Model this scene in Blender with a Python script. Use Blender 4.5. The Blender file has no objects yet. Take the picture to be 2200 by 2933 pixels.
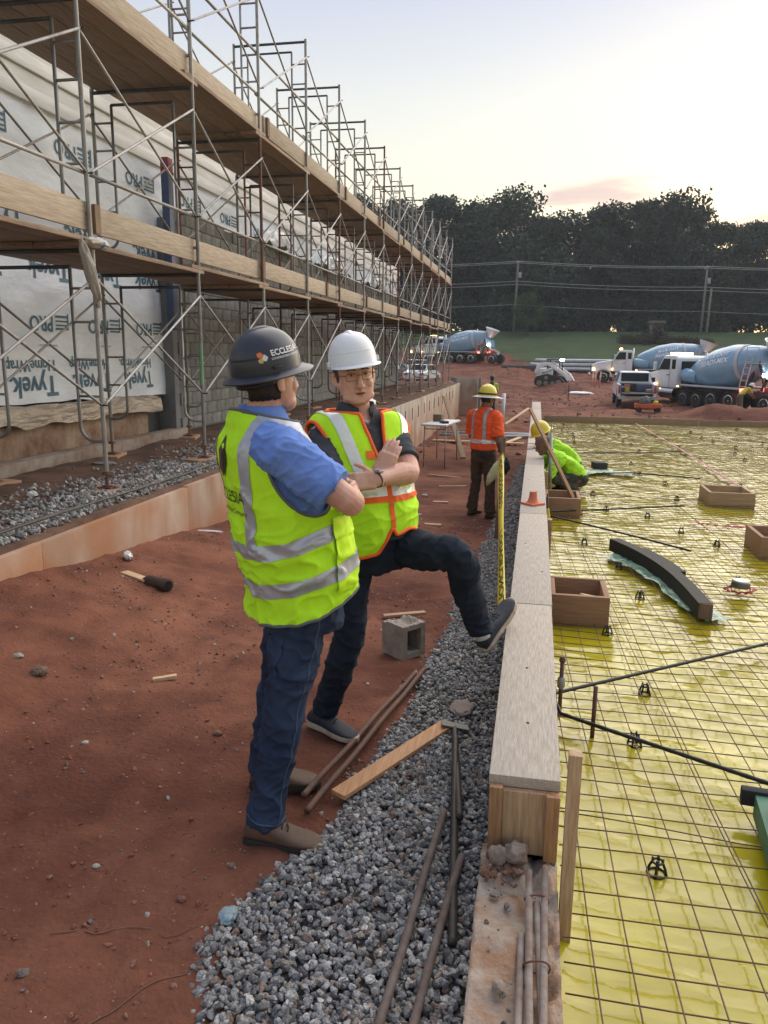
import bpy, bmesh, math, random
import numpy as np
from mathutils import Vector, Matrix, noise as mnoise
from mathutils.bvhtree import BVHTree

SC = bpy.context.scene
COL = SC.collection
random.seed(7)
RNG = np.random.default_rng(7)
R = math.radians
V = Vector

# ---------------------------------------------------------------- camera
cam_d = bpy.data.cameras.new('camera')
cam = bpy.data.objects.new('camera', cam_d)
COL.objects.link(cam)
SC.camera = cam
YAW, PITCH, ROLL = R(10.984), R(11.787), R(0.6)
_fw = V((-math.sin(YAW) * math.cos(PITCH), math.cos(YAW) * math.cos(PITCH), -math.sin(PITCH)))
_r0 = V((math.cos(YAW), math.sin(YAW), 0))
_u0 = _r0.cross(_fw)
_r = _r0 * math.cos(ROLL) + _u0 * math.sin(ROLL)
_u = _u0 * math.cos(ROLL) - _r0 * math.sin(ROLL)
cam.matrix_world = Matrix(((_r.x, _u.x, -_fw.x, 0), (_r.y, _u.y, -_fw.y, 0), (_r.z, _u.z, -_fw.z, 1.8), (0, 0, 0, 1)))
cam_d.sensor_fit = 'VERTICAL'
cam_d.sensor_height = 24.0
cam_d.lens = 24.0 * 2200 / 2933
cam_d.clip_start = 0.05
cam_d.clip_end = 3000

# ---------------------------------------------------------------- world
SUN_AZ, SUN_EL = R(28), R(42)         # azimuth from +Y towards +X
world = bpy.data.worlds.new('World')
SC.world = world
world.use_nodes = True
wn, wl = world.node_tree.nodes, world.node_tree.links
wn.clear()
w_out = wn.new('ShaderNodeOutputWorld')
w_bg = wn.new('ShaderNodeBackground')
w_sky = wn.new('ShaderNodeTexSky')
w_sky.sky_type = 'NISHITA'
w_sky.sun_disc = False
w_sky.sun_elevation = R(6)
w_sky.sun_rotation = SUN_AZ
w_sky.air_density = 1.0
w_sky.dust_density = 2.0
w_sky.ozone_density = 1.5
w_tc = wn.new('ShaderNodeTexCoord')
w_sep = wn.new('ShaderNodeSeparateXYZ')
wl.new(w_tc.outputs['Generated'], w_sep.inputs[0])
w_ramp = wn.new('ShaderNodeValToRGB')     # twilight gradient by height above the horizon, the same all round
cr = w_ramp.color_ramp
cr.elements[0].position = 0.0
cr.elements[0].color = (2.75, 2.5, 1.65, 1)
cr.elements[1].position = 1.0
cr.elements[1].color = (1.3, 1.5, 2.1, 1)
for p_, c_ in ((0.16, (2.75, 2.5, 1.85, 1)), (0.28, (2.3, 2.25, 2.1, 1)), (0.42, (1.48, 1.58, 2.12, 1)), (0.6, (1.3, 1.45, 2.05, 1))):
    e_ = cr.elements.new(p_)
    e_.color = c_
wl.new(w_sep.outputs['Z'], w_ramp.inputs[0])
w_mix = wn.new('ShaderNodeMixRGB')
w_mix.inputs[0].default_value = 0.8
wl.new(w_sky.outputs[0], w_mix.inputs[1])
wl.new(w_ramp.outputs[0], w_mix.inputs[2])
# thin rose-grey cloud streaks low over the trees
w_map = wn.new('ShaderNodeMapping')
w_map.inputs['Scale'].default_value = (3.2, 3.2, 26)
wl.new(w_tc.outputs['Generated'], w_map.inputs[0])
w_no = wn.new('ShaderNodeTexNoise')
w_no.inputs['Scale'].default_value = 2.3
w_no.inputs['Detail'].default_value = 5
wl.new(w_map.outputs[0], w_no.inputs[0])


def wmath(op, a, b=None, c=None):
    n = wn.new('ShaderNodeMath')
    n.operation = op
    for i, x in enumerate((a, b, c)):
        if x is None:
            continue
        if isinstance(x, (int, float)):
            n.inputs[i].default_value = x
        else:
            wl.new(x, n.inputs[i])
    return n.outputs[0]


az = wmath('ARCTAN2', w_sep.outputs['X'], w_sep.outputs['Y'])
mask = None
for a0, wa, z0, wz in ((R(3.3), R(5.2), 0.181, 0.016), (R(15.5), R(3.4), 0.150, 0.012), (R(-40), R(9), 0.2, 0.02), (R(70), R(12), 0.17, 0.02)):
    dx = wmath('DIVIDE', wmath('SUBTRACT', az, a0), wa)
    dz = wmath('DIVIDE', wmath('SUBTRACT', wmath('SUBTRACT', w_sep.outputs['Z'], z0), wmath('MULTIPLY', dx, wz * 0.55)), wz)
    m = wmath('SUBTRACT', 1.0, wmath('ADD', wmath('MULTIPLY', dx, dx), wmath('MULTIPLY', dz, dz)))
    m = wmath('MAXIMUM', m, -1.0)
    mask = m if mask is None else wmath('MAXIMUM', mask, m)
cl = wmath('ADD', wmath('MULTIPLY', mask, 0.75), wmath('MULTIPLY', wmath('SUBTRACT', w_no.outputs[0], 0.5), 3.4))
cl = wmath('MULTIPLY', wmath('MINIMUM', wmath('MAXIMUM', cl, 0.0), 1.0), 0.62)
w_cl = wn.new('ShaderNodeMixRGB')
w_cl.inputs[2].default_value = (1.75, 1.15, 1.3, 1)
wl.new(cl, w_cl.inputs[0])
wl.new(w_mix.outputs[0], w_cl.inputs[1])
wl.new(w_cl.outputs[0], w_bg.inputs[0])
w_bg.inputs[1].default_value = 0.15
wl.new(w_bg.outputs[0], w_out.inputs[0])

# ---------------------------------------------------------------- sun (very soft, raised above the sky's sun as added skylight fill)
sun_d = bpy.data.lights.new('sun', 'SUN')
sun_d.energy = 1.5
sun_d.angle = R(85)
sun_d.color = (1.0, 0.9, 0.76)
sun = bpy.data.objects.new('sun', sun_d)
COL.objects.link(sun)
sun_dir = V((math.sin(SUN_AZ) * math.cos(SUN_EL), math.cos(SUN_AZ) * math.cos(SUN_EL), math.sin(SUN_EL)))
sun.rotation_euler = (-sun_dir).to_track_quat('-Z', 'Y').to_euler()
sun.location = (6, 10, 12)
SC.view_settings.view_transform = 'Standard'
SC.view_settings.look = 'None'
SC.view_settings.gamma = 1
SC.view_settings.exposure = 1.4
SC.view_settings.use_curve_mapping = False
SC.cycles.max_bounces = 6
SC.cycles.use_denoising = True

# ---------------------------------------------------------------- helpers
MATS = {}


def mat(name, col, rough=0.7, metal=0.0, var=0.0, scale=6.0, col2=None, bump=0.0, bscale=None, stretch=(1, 1, 1),
        spec=0.5, rnd=0.0, coat=0.0, emit=None, estr=0.0, alpha=None, detail=5, thr=(0.35, 0.65), sheen=0.0, trans=0.0, bdist=0.01):
    """plain procedural material: two colours mixed by noise, optional bump and a per-object brightness shift"""
    if name in MATS:
        return MATS[name]
    m = bpy.data.materials.new(name)
    m.use_nodes = True
    n, l = m.node_tree.nodes, m.node_tree.links
    b = n['Principled BSDF']
    b.inputs['Roughness'].default_value = rough
    b.inputs['Metallic'].default_value = metal
    b.inputs['Specular IOR Level'].default_value = spec
    b.inputs['Coat Weight'].default_value = coat
    b.inputs['Sheen Weight'].default_value = sheen
    if trans:
        b.inputs['Transmission Weight'].default_value = trans
    if alpha is not None:
        b.inputs['Alpha'].default_value = alpha
    c4 = (*col, 1)
    b.inputs['Base Color'].default_value = c4
    if emit:
        b.inputs['Emission Color'].default_value = (*emit, 1)
        b.inputs['Emission Strength'].default_value = estr
    need = var or col2 or bump
    if need:
        tc = n.new('ShaderNodeTexCoord')
        mp = n.new('ShaderNodeMapping')
        mp.inputs['Scale'].default_value = stretch
        l.new(tc.outputs['Object'], mp.inputs[0])
        no = n.new('ShaderNodeTexNoise')
        no.inputs['Scale'].default_value = scale
        no.inputs['Detail'].default_value = detail
        no.inputs['Roughness'].default_value = 0.65
        l.new(mp.outputs[0], no.inputs[0])
        if col2 is None:
            col2 = tuple(max(0, c * (1 - var)) for c in col)
        rp = n.new('ShaderNodeValToRGB')
        rp.color_ramp.elements[0].position = thr[0]
        rp.color_ramp.elements[1].position = thr[1]
        rp.color_ramp.elements[0].color = (*col2, 1)
        rp.color_ramp.elements[1].color = c4
        l.new(no.outputs[0], rp.inputs[0])
        last = rp.outputs[0]
        if bump:
            nb = n.new('ShaderNodeTexNoise')
            nb.inputs['Scale'].default_value = bscale or scale * 4
            nb.inputs['Detail'].default_value = 6
            l.new(mp.outputs[0], nb.inputs[0])
            bu = n.new('ShaderNodeBump')
            bu.inputs['Strength'].default_value = bump
            bu.inputs['Distance'].default_value = bdist
            l.new(nb.outputs[0], bu.inputs['Height'])
            l.new(bu.outputs[0], b.inputs['Normal'])
    else:
        rgb = n.new('ShaderNodeRGB')
        rgb.outputs[0].default_value = c4
        last = rgb.outputs[0]
    if rnd:
        oi = n.new('ShaderNodeObjectInfo')
        mr = n.new('ShaderNodeMapRange')
        mr.inputs['To Min'].default_value = 1 - rnd
        mr.inputs['To Max'].default_value = 1 + rnd
        l.new(oi.outputs['Random'], mr.inputs[0])
        hs = n.new('ShaderNodeHueSaturation')
        l.new(mr.outputs[0], hs.inputs['Value'])
        l.new(last, hs.inputs['Color'])
        last = hs.outputs[0]
    l.new(last, b.inputs['Base Color'])
    MATS[name] = m
    return m


def props(o, label=None, cat=None, group=None, kind=None):
    if label:
        o['label'] = label
    if cat:
        o['category'] = cat
    if group:
        o['group'] = group
    if kind:
        o['kind'] = kind
    return o


BASE = {}


def thing(name, label, cat, base=(0, 0, 0), group=None):
    o = bpy.data.objects.new(name, None)
    o.empty_display_size = 0.1
    COL.objects.link(o)
    o.location = base
    BASE[o.name] = V(base)
    return props(o, label, cat, group)


class MB:
    """collects shapes given in world coordinates and links them as one mesh object"""

    def __init__(s):
        s.v, s.f = [], []

    def add(s, vs, fs):
        k = len(s.v)
        s.v += [tuple(x) for x in vs]
        s.f += [tuple(i + k for i in f) for f in fs]
        return s

    def box(s, c, d, rot=None, bev=0.0):
        hx, hy, hz = d[0] / 2, d[1] / 2, d[2] / 2
        M = rot if rot is not None else Matrix.Identity(3)
        c = V(c)
        if bev <= 0:
            vs = [c + M @ V((x * hx, y * hy, z * hz)) for x in (-1, 1) for y in (-1, 1) for z in (-1, 1)]
            s.add(vs, [(0, 1, 3, 2), (4, 6, 7, 5), (0, 4, 5, 1), (2, 3, 7, 6), (0, 2, 6, 4), (1, 5, 7, 3)])
        else:
            bm = bmesh.new()
            bmesh.ops.create_cube(bm, size=1)
            for v in bm.verts:
                v.co = V((v.co.x * d[0], v.co.y * d[1], v.co.z * d[2]))
            bmesh.ops.bevel(bm, geom=bm.edges[:], offset=bev, segments=2, affect='EDGES', profile=0.6)
            bm.verts.index_update()
            s.add([c + M @ v.co for v in bm.verts], [[v.index for v in f.verts] for f in bm.faces])
            bm.free()
        return s

    def bar(s, a, b, w, h, up=(0, 0, 1), bev=0.0):
        """box from a to b, w wide sideways, h along up"""
        a, b = V(a), V(b)
        y = (b - a)
        L = y.length
        y.normalize()
        u = V(up)
        x = y.cross(u)
        if x.length < 1e-4:
            x = y.cross(V((1, 0, 0)))
        x.normalize()
        z = x.cross(y)
        M = Matrix((x, y, z)).transposed()
        return s.box((a + b) / 2, (w, L, h), M, bev)

    def tube(s, pts, r, n=8, caps=True, flat=None):
        """swept tube along points; r a number or list; flat=(k, axis) squeezes"""
        pts = [V(p) for p in pts]
        m = len(pts)
        rs = r if hasattr(r, '__len__') else [r] * m
        k0 = len(s.v)
        t0 = (pts[1] - pts[0]).normalized()
        ref = V((0, 0, 1)) if abs(t0.z) < 0.9 else V((1, 0, 0))
        x = t0.cross(ref).normalized()
        for i in range(m):
            t = (pts[min(i + 1, m - 1)] - pts[max(i - 1, 0)])
            if t.length < 1e-9:
                t = t0
            t = t.normalized()
            x = (x - t * x.dot(t))
            if x.length < 1e-6:
                x = t.orthogonal()
            x.normalize()
            y = t.cross(x)
            for j in range(n):
                a = 2 * math.pi * j / n
                s.v.append(tuple(pts[i] + (x * math.cos(a) + y * math.sin(a)) * rs[i]))
        for i in range(m - 1):
            for j in range(n):
                j2 = (j + 1) % n
                a = k0 + i * n
                s.f.append((a + j, a + j2, a + n + j2, a + n + j))
        if caps:
            s.f.append(tuple(k0 + j for j in reversed(range(n))))
            s.f.append(tuple(k0 + (m - 1) * n + j for j in range(n)))
        return s

    def rings(s, rings, caps=True):
        """loft of rings (equal number of points each)"""
        k0 = len(s.v)
        n = len(rings[0])
        for rg in rings:
            s.v += [tuple(p) for p in rg]
        for i in range(len(rings) - 1):
            for j in range(n):
                j2 = (j + 1) % n
                a = k0 + i * n
                s.f.append((a + j, a + j2, a + n + j2, a + n + j))
        if caps:
            s.f.append(tuple(k0 + j for j in reversed(range(n))))
            s.f.append(tuple(k0 + (len(rings) - 1) * n + j for j in range(n)))
        return s

    def lathe(s, prof, origin=(0, 0, 0), axis=(0, 0, 1), n=24, caps=True):
        """prof: list of (radius, height along axis)"""
        ax = V(axis).normalized()
        x = ax.orthogonal().normalized()
        y = ax.cross(x)
        o = V(origin)
        rg = [[o + ax * h + (x * math.cos(2 * math.pi * j / n) + y * math.sin(2 * math.pi * j / n)) * max(r, 1e-4) for j in range(n)] for r, h in prof]
        return s.rings(rg, caps)

    def prism(s, poly, a, b):
        """poly in a plane: list of 3D points, extruded by vector b - a"""
        d = V(b) - V(a)
        n = len(poly)
        k0 = len(s.v)
        s.v += [tuple(p) for p in poly] + [tuple(V(p) + d) for p in poly]
        s.f.append(tuple(k0 + i for i in reversed(range(n))))
        s.f.append(tuple(k0 + n + i for i in range(n)))
        for i in range(n):
            j = (i + 1) % n
            s.f.append((k0 + i, k0 + j, k0 + n + j, k0 + n + i))
        return s

    def ell(s, c, r, rot=None, nu=14, nv=9):
        M = rot if rot is not None else Matrix.Identity(3)
        c = V(c)
        rg = []
        for i in range(1, nv):
            ph = math.pi * i / nv
            rg.append([c + M @ V((r[0] * math.sin(ph) * math.cos(2 * math.pi * j / nu), r[1] * math.sin(ph) * math.sin(2 * math.pi * j / nu), -r[2] * math.cos(ph))) for j in range(nu)])
        return s.rings(rg)

    def build(s, name, material, parent=None, smooth=False, fix=False):
        me = bpy.data.meshes.new(name)
        if parent is not None:
            base = BASE[parent.name]
        else:
            a = np.array(s.v)
            base = V(((a[:, 0].min() + a[:, 0].max()) / 2, (a[:, 1].min() + a[:, 1].max()) / 2, a[:, 2].min()))
        bx, by, bz = base
        me.from_pydata([(x - bx, y - by, z - bz) for x, y, z in s.v], [], s.f)
        if fix:
            bm = bmesh.new()
            bm.from_mesh(me)
            bmesh.ops.recalc_face_normals(bm, faces=bm.faces)
            bm.to_mesh(me)
            bm.free()
        me.materials.append(material)
        if smooth:
            me.shade_smooth()
            if smooth != 'all':
                try:
                    me.set_sharp_from_angle(angle=R(40))
                except Exception:
                    pass
        o = bpy.data.objects.new(name, me)
        COL.objects.link(o)
        BASE[o.name] = base
        if parent is not None:
            o.parent = parent
        else:
            o.location = base
        return o


def mesh_obj(name, verts, faces, material, parent=None, base=None, smooth=True):
    """numpy verts (N,3), faces (M,k) -> object"""
    me = bpy.data.meshes.new(name)
    verts = np.asarray(verts, dtype=np.float32)
    b = BASE[parent.name] if parent is not None else V(base or (0, 0, 0))
    vv = verts - np.array(b, dtype=np.float32)
    faces = np.asarray(faces, dtype=np.int32)
    k = faces.shape[1]
    me.vertices.add(len(vv))
    me.vertices.foreach_set('co', vv.ravel())
    me.loops.add(faces.size)
    me.loops.foreach_set('vertex_index', faces.ravel())
    me.polygons.add(len(faces))
    me.polygons.foreach_set('loop_start', np.arange(0, faces.size, k, dtype=np.int32))
    me.polygons.foreach_set('use_smooth', np.full(len(faces), bool(smooth)))
    me.update(calc_edges=True)
    me.materials.append(material)
    o = bpy.data.objects.new(name, me)
    COL.objects.link(o)
    BASE[o.name] = b
    if parent is not None:
        o.parent = parent
    else:
        o.location = b
    return o


def copy_tree(o, loc=None, rotz=None, label=None, group=None, parent=None, scale=None):
    c = o.copy()
    COL.objects.link(c)
    BASE[c.name] = V(loc) if loc is not None else BASE.get(o.name, V((0, 0, 0)))
    if parent is not None:
        c.parent = parent
    if loc is not None:
        c.location = loc
    if rotz is not None:
        c.rotation_euler = (0, 0, rotz)
    if scale is not None:
        c.scale = scale
    if label:
        c['label'] = label
    if group:
        c['group'] = group
    for ch in list(o.children):
        copy_tree(ch, parent=c)
    return c


def fbm(x, y, seed=0, octs=4, lac=2.0, gain=0.5):
    """numpy value noise in about -1..1"""
    out = np.zeros_like(x, dtype=float)
    amp, tot = 1.0, 0.0
    for o in range(octs):
        xi, yi = np.floor(x), np.floor(y)
        xf, yf = x - xi, y - yi
        u, v = xf * xf * (3 - 2 * xf), yf * yf * (3 - 2 * yf)

        def h(a, b):
            q = np.sin(a * 127.1 + b * 311.7 + (seed + o) * 74.7) * 43758.5453
            return q - np.floor(q)
        n = (h(xi, yi) * (1 - u) + h(xi + 1, yi) * u) * (1 - v) + (h(xi, yi + 1) * (1 - u) + h(xi + 1, yi + 1) * u) * v
        out += amp * (n * 2 - 1)
        tot += amp
        amp *= gain
        x, y = x * lac + 17.3, y * lac + 5.1
    return out / tot


def grid_faces(nx, ny):
    i = np.arange((nx - 1) * (ny - 1))
    r, c = i // (nx - 1), i % (nx - 1)
    a = r * nx + c
    return np.stack([a, a + 1, a + nx + 1, a + nx], 1)


ORD = ['first', 'second', 'third', 'fourth', 'fifth', 'sixth', 'seventh', 'eighth', 'ninth', 'tenth', 'eleventh', 'twelfth', 'thirteenth', 'fourteenth', 'fifteenth', 'sixteenth', 'seventeenth', 'eighteenth', 'nineteenth', 'twentieth']


def wood(name, c1, c2, axis='Y', scale=5.0, rough=0.75, bump=0.25, rnd=0.12):
    st = {'X': (1, 14, 14), 'Y': (14, 1, 14), 'Z': (14, 14, 1)}[axis]
    return mat(name, c1, rough, col2=c2, scale=scale, stretch=st, bump=bump, bscale=scale * 3, rnd=rnd, bdist=0.004)


def text_mesh(body, size, font_bold=False, extrude=0.0):
    """text as a plain list of verts and faces in the XY plane, centred"""
    cu = bpy.data.curves.new('txt', 'FONT')
    cu.body = body
    cu.size = size
    cu.align_x = 'CENTER'
    cu.align_y = 'CENTER'
    cu.resolution_u = 3
    if font_bold:
        cu.offset = size * 0.022
    ob = bpy.data.objects.new('txt', cu)
    COL.objects.link(ob)
    dg = bpy.context.evaluated_depsgraph_get()
    me = bpy.data.meshes.new_from_object(ob.evaluated_get(dg))
    vs = [v.co.copy() for v in me.vertices]
    fs = [tuple(p.vertices) for p in me.polygons]
    bpy.data.objects.remove(ob)
    bpy.data.curves.remove(cu)
    bpy.data.meshes.remove(me)
    return vs, fs

# ================================================================ SETTING
clay = mat('clay', (0.225, 0.096, 0.060), 0.95, col2=(0.12, 0.049, 0.033), scale=2.2, bump=0.9, bscale=45, detail=9, thr=(0.3, 0.72), spec=0.15, bdist=0.012)


def lane(Y):
    return np.interp(Y, [0, 3.4, 4.4, 8, 10.7, 18, 24, 47, 60, 74, 84, 95, 110, 135, 400], [0.0, 0.0, -0.05, -0.28, -0.45, -0.9, -1.0, -1.1, -0.75, -0.7, 0.0, 2.3, 4.6, 5.0, 6.0])


def gz(X, Y):
    """height of the bare ground"""
    X = np.asarray(X, float)
    Y = np.asarray(Y, float)
    z = lane(Y)
    bank = np.clip((-X - 2.2) / 1.3, 0, 1) * np.interp(Y, [0, 4.5, 8.5, 12, 18], [0.3, 0.29, 0.13, 0.08, 0.0])
    z = z + bank * (X > -3.8)
    # rise towards the left mixer
    z = z + np.interp(Y, [55, 82, 100], [0, 0.7, 0]) * np.clip((-X + 2) / 8, 0, 1)
    # level bed under the slab
    slab = np.clip((X + 0.02) / 0.06, 0, 1) * (Y < 20.75) * (X < 11.5)
    z = z * (1 - slab) + 0.0 * slab
    near = np.clip((28 - Y) / 10, 0, 1)
    am = np.interp(Y, [0, 10, 20, 50, 80, 110], [0.022, 0.035, 0.10, 0.16, 0.12, 0.2])
    z = z + fbm(X * 1.3, Y * 1.3, 3, 5) * am * (1 - slab) + (fbm(X * 7, Y * 7, 8, 4) * 0.020 - 0.016 * np.clip(0.12 - np.abs(fbm(X * 2.3, Y * 2.3, 88, 3)), 0, 1) / 0.12 * np.clip(fbm(X * 0.9, Y * 0.9, 89, 2) + 0.35, 0, 1)) * (Y < 14) * (1 - slab)
    return z


def lines(*segs):
    out = []
    for a, b, st in segs:
        out += list(np.arange(a, b - 1e-6, st))
    out.append(segs[-1][1])
    return np.array(out)


gx = lines((-260, -60, 20), (-60, -12, 3), (-12, -3.7, 0.4), (-3.7, -0.1, 0.036), (-0.1, 0.2, 0.05), (0.2, 12, 0.35), (12, 60, 2), (60, 280, 20))
gy = lines((-12, 0.2, 1.0), (0.2, 6.5, 0.036), (6.5, 14, 0.08), (14, 32, 0.2), (32, 64, 0.6), (64, 140, 2.5), (140, 420, 28))
GX, GY = np.meshgrid(gx, gy)
GZ = gz(GX, GY)
# a few dumped heaps and wheel ruts beyond the slab
for hx, hy, hr, hh in ((7.9, 36.5, 1.7, 0.8), (9.9, 36.0, 1.4, 0.55), (1.2, 30, 2.4, 0.4), (-1.6, 29, 1.8, 0.35), (4.0, 33, 2.5, 0.3), (2.2, 58.5, 2.2, 0.45), (-2.2, 75, 3.5, 0.9), (12.5, 30, 2.5, 0.5), (0.6, 24, 1.0, 0.25), (3.0, 26.5, 1.4, 0.2)):
    GZ += hh * np.exp(-(((GX - hx) / hr) ** 2 + ((GY - hy) / hr) ** 2) * 1.6) * (1 + 0.35 * fbm(GX * 3, GY * 3, 11, 3))
GZ += -0.09 * np.abs(fbm(GX * 0.35 + GY * 0.05, GY * 0.9, 21, 4)) * ((GY > 20.8) & (GY < 60))
prn = random.Random(4)
for i in range(70):      # boot prints
    px_, py_ = prn.uniform(-3.2, -0.75), 1.5 + 7.5 * prn.random() ** 1.3
    if px_ > -1.2 and 2.2 < py_ < 3.6:
        continue
    an_ = prn.gauss(1.4, 0.5)
    ca_, sa_ = math.cos(an_), math.sin(an_)
    du, dv = (GX - px_) * ca_ + (GY - py_) * sa_, -(GX - px_) * sa_ + (GY - py_) * ca_
    rr_ = (du / 0.14) ** 2 + (dv / 0.05) ** 2
    GZ += np.where(rr_ < 6, -0.017 * np.exp(-rr_ ** 2 * 0.8) + 0.007 * np.exp(-((rr_ - 1.8) / 0.7) ** 2), 0)
for x0_, w0_ in ((-2.55, 0.11), (-1.55, 0.10)):      # an old wheel track
    cx_ = x0_ + 0.12 * np.sin(GY * 0.45) + 0.02 * fbm(GY * 1.5, GY * 0, 66, 2)
    d_ = (GX - cx_) / w0_
    GZ += (-0.016 * np.exp(-d_ ** 4) + 0.009 * np.exp(-((np.abs(d_) - 1.35) / 0.35) ** 2) + 0.005 * np.exp(-d_ ** 4) * np.sin(GY * 70 + GX * 25)) * (GY < 16) * np.clip(0.7 + 0.8 * fbm(GX * 0.7, GY * 0.7, 67, 2), 0, 1)
ground = mesh_obj('ground', np.stack([GX, GY, GZ], -1).reshape(-1, 3), grid_faces(len(gx), len(gy)), clay)
props(ground, 'red clay ground of the building site', kind='structure')
GB = BVHTree.FromPolygons([tuple(v) for v in np.stack([GX, GY, GZ], -1).reshape(-1, 3)], [tuple(f) for f in grid_faces(len(gx), len(gy))])


def on_ground(x, y):
    h = GB.ray_cast(V((x, y, 30)), V((0, 0, -1)))
    return h[0].z if h[0] is not None else 0.0


# clay colour: add darker damp patches and pale dust
nt = clay.node_tree
n, l = nt.nodes, nt.links
pb = n['Principled BSDF']
src = pb.inputs['Base Color'].links[0].from_socket
tc = n.new('ShaderNodeTexCoord')
n1 = n.new('ShaderNodeTexNoise')
n1.inputs['Scale'].default_value = 0.55
n1.inputs['Detail'].default_value = 6
l.new(tc.outputs['Object'], n1.inputs[0])
rp = n.new('ShaderNodeValToRGB')
rp.color_ramp.elements[0].position = 0.38
rp.color_ramp.elements[0].color = (0.62, 0.55, 0.55, 1)
rp.color_ramp.elements[1].position = 0.62
rp.color_ramp.elements[1].color = (1.12, 1.1, 1.05, 1)
l.new(n1.outputs[0], rp.inputs[0])
mx = n.new('ShaderNodeMixRGB')
mx.blend_type = 'MULTIPLY'
mx.inputs[0].default_value = 1
l.new(src, mx.inputs[1])
l.new(rp.outputs[0], mx.inputs[2])
n2 = n.new('ShaderNodeTexNoise')
n2.inputs['Scale'].default_value = 60
n2.inputs['Detail'].default_value = 3
l.new(tc.outputs['Object'], n2.inputs[0])
rp2 = n.new('ShaderNodeValToRGB')
rp2.color_ramp.elements[0].position = 0.66
rp2.color_ramp.elements[0].color = (0, 0, 0, 1)
rp2.color_ramp.elements[1].position = 0.74
rp2.color_ramp.elements[1].color = (0.5, 0.5, 0.5, 1)
l.new(n2.outputs[0], rp2.inputs[0])
mx2 = n.new('ShaderNodeMixRGB')
mx2.inputs[2].default_value = (0.32, 0.16, 0.11, 1)
l.new(rp2.outputs[0], mx2.inputs[0])
l.new(mx.outputs[0], mx2.inputs[1])
l.new(mx2.outputs[0], pb.inputs['Base Color'])

# grass bank behind the site
grass_m = mat('grass', (0.070, 0.098, 0.046), 0.95, col2=(0.050, 0.074, 0.036), scale=0.35, bump=0.6, bscale=9, spec=0.1, bdist=0.05)
hx_ = lines((-200, -30, 10), (-30, 60, 2.5), (60, 230, 10))
hy_ = lines((78, 116, 1.5), (116, 250, 12))
HX, HY = np.meshgrid(hx_, hy_)
front = np.interp(HX, [-60, -6, -3, 8, 20, 60], [93, 92, 86, 86.5, 85, 84]) + fbm(HX * 0.3, HY * 0 + 1, 5, 3) * 1.2
HY2 = np.maximum(HY, front)
HZ = gz(HX, HY2) + 0.12 + fbm(HX * 0.2, HY2 * 0.2, 9, 3) * 0.15
HZ = np.where(HY < front - 0.1, HZ - 0.3, HZ)
grass = mesh_obj('grass_bank', np.stack([HX, HY2, HZ], -1).reshape(-1, 3), grid_faces(len(hx_), len(hy_)), grass_m)
props(grass, 'mown green grass bank behind the site', kind='structure')

# terrace behind the low concrete wall, carrying the scaffold
terr_m = mat('terrace_soil', (0.14, 0.085, 0.06), 0.95, col2=(0.075, 0.045, 0.035), scale=3, bump=0.8, bscale=40, spec=0.15)
tx = lines((-14, -6.2, 0.6), (-6.2, -3.5, 0.06))
ty = lines((-6, 3.5, 0.5), (3.5, 14, 0.07), (14, 36, 0.25))
TX, TY = np.meshgrid(tx, ty)
TZ = 0.46 + fbm(TX * 1.5, TY * 1.5, 31, 4) * 0.05 + fbm(TX * 8, TY * 8, 33, 2) * 0.012 - np.clip(TX + 3.72, 0, 1) * 0.22
trench = np.exp(-((TX + 5.95) / 0.28) ** 2) * (TY < 11.6)
TZ = TZ - 0.3 * trench
TZ[:, -1] = -1.2
terrace = mesh_obj('terrace_ground', np.stack([TX, TY, TZ], -1).reshape(-1, 3), grid_faces(len(tx), len(ty)), terr_m)
props(terrace, 'brown soil terrace under the scaffold', kind='structure')
TB = BVHTree.FromPolygons([tuple(v) for v in np.stack([TX, TY, TZ], -1).reshape(-1, 3)], [tuple(f) for f in grid_faces(len(tx), len(ty))])


def on_terrace(x, y):
    h = TB.ray_cast(V((x, y, 30)), V((0, 0, -1)))
    return h[0].z if h[0] is not None else 0.45


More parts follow.
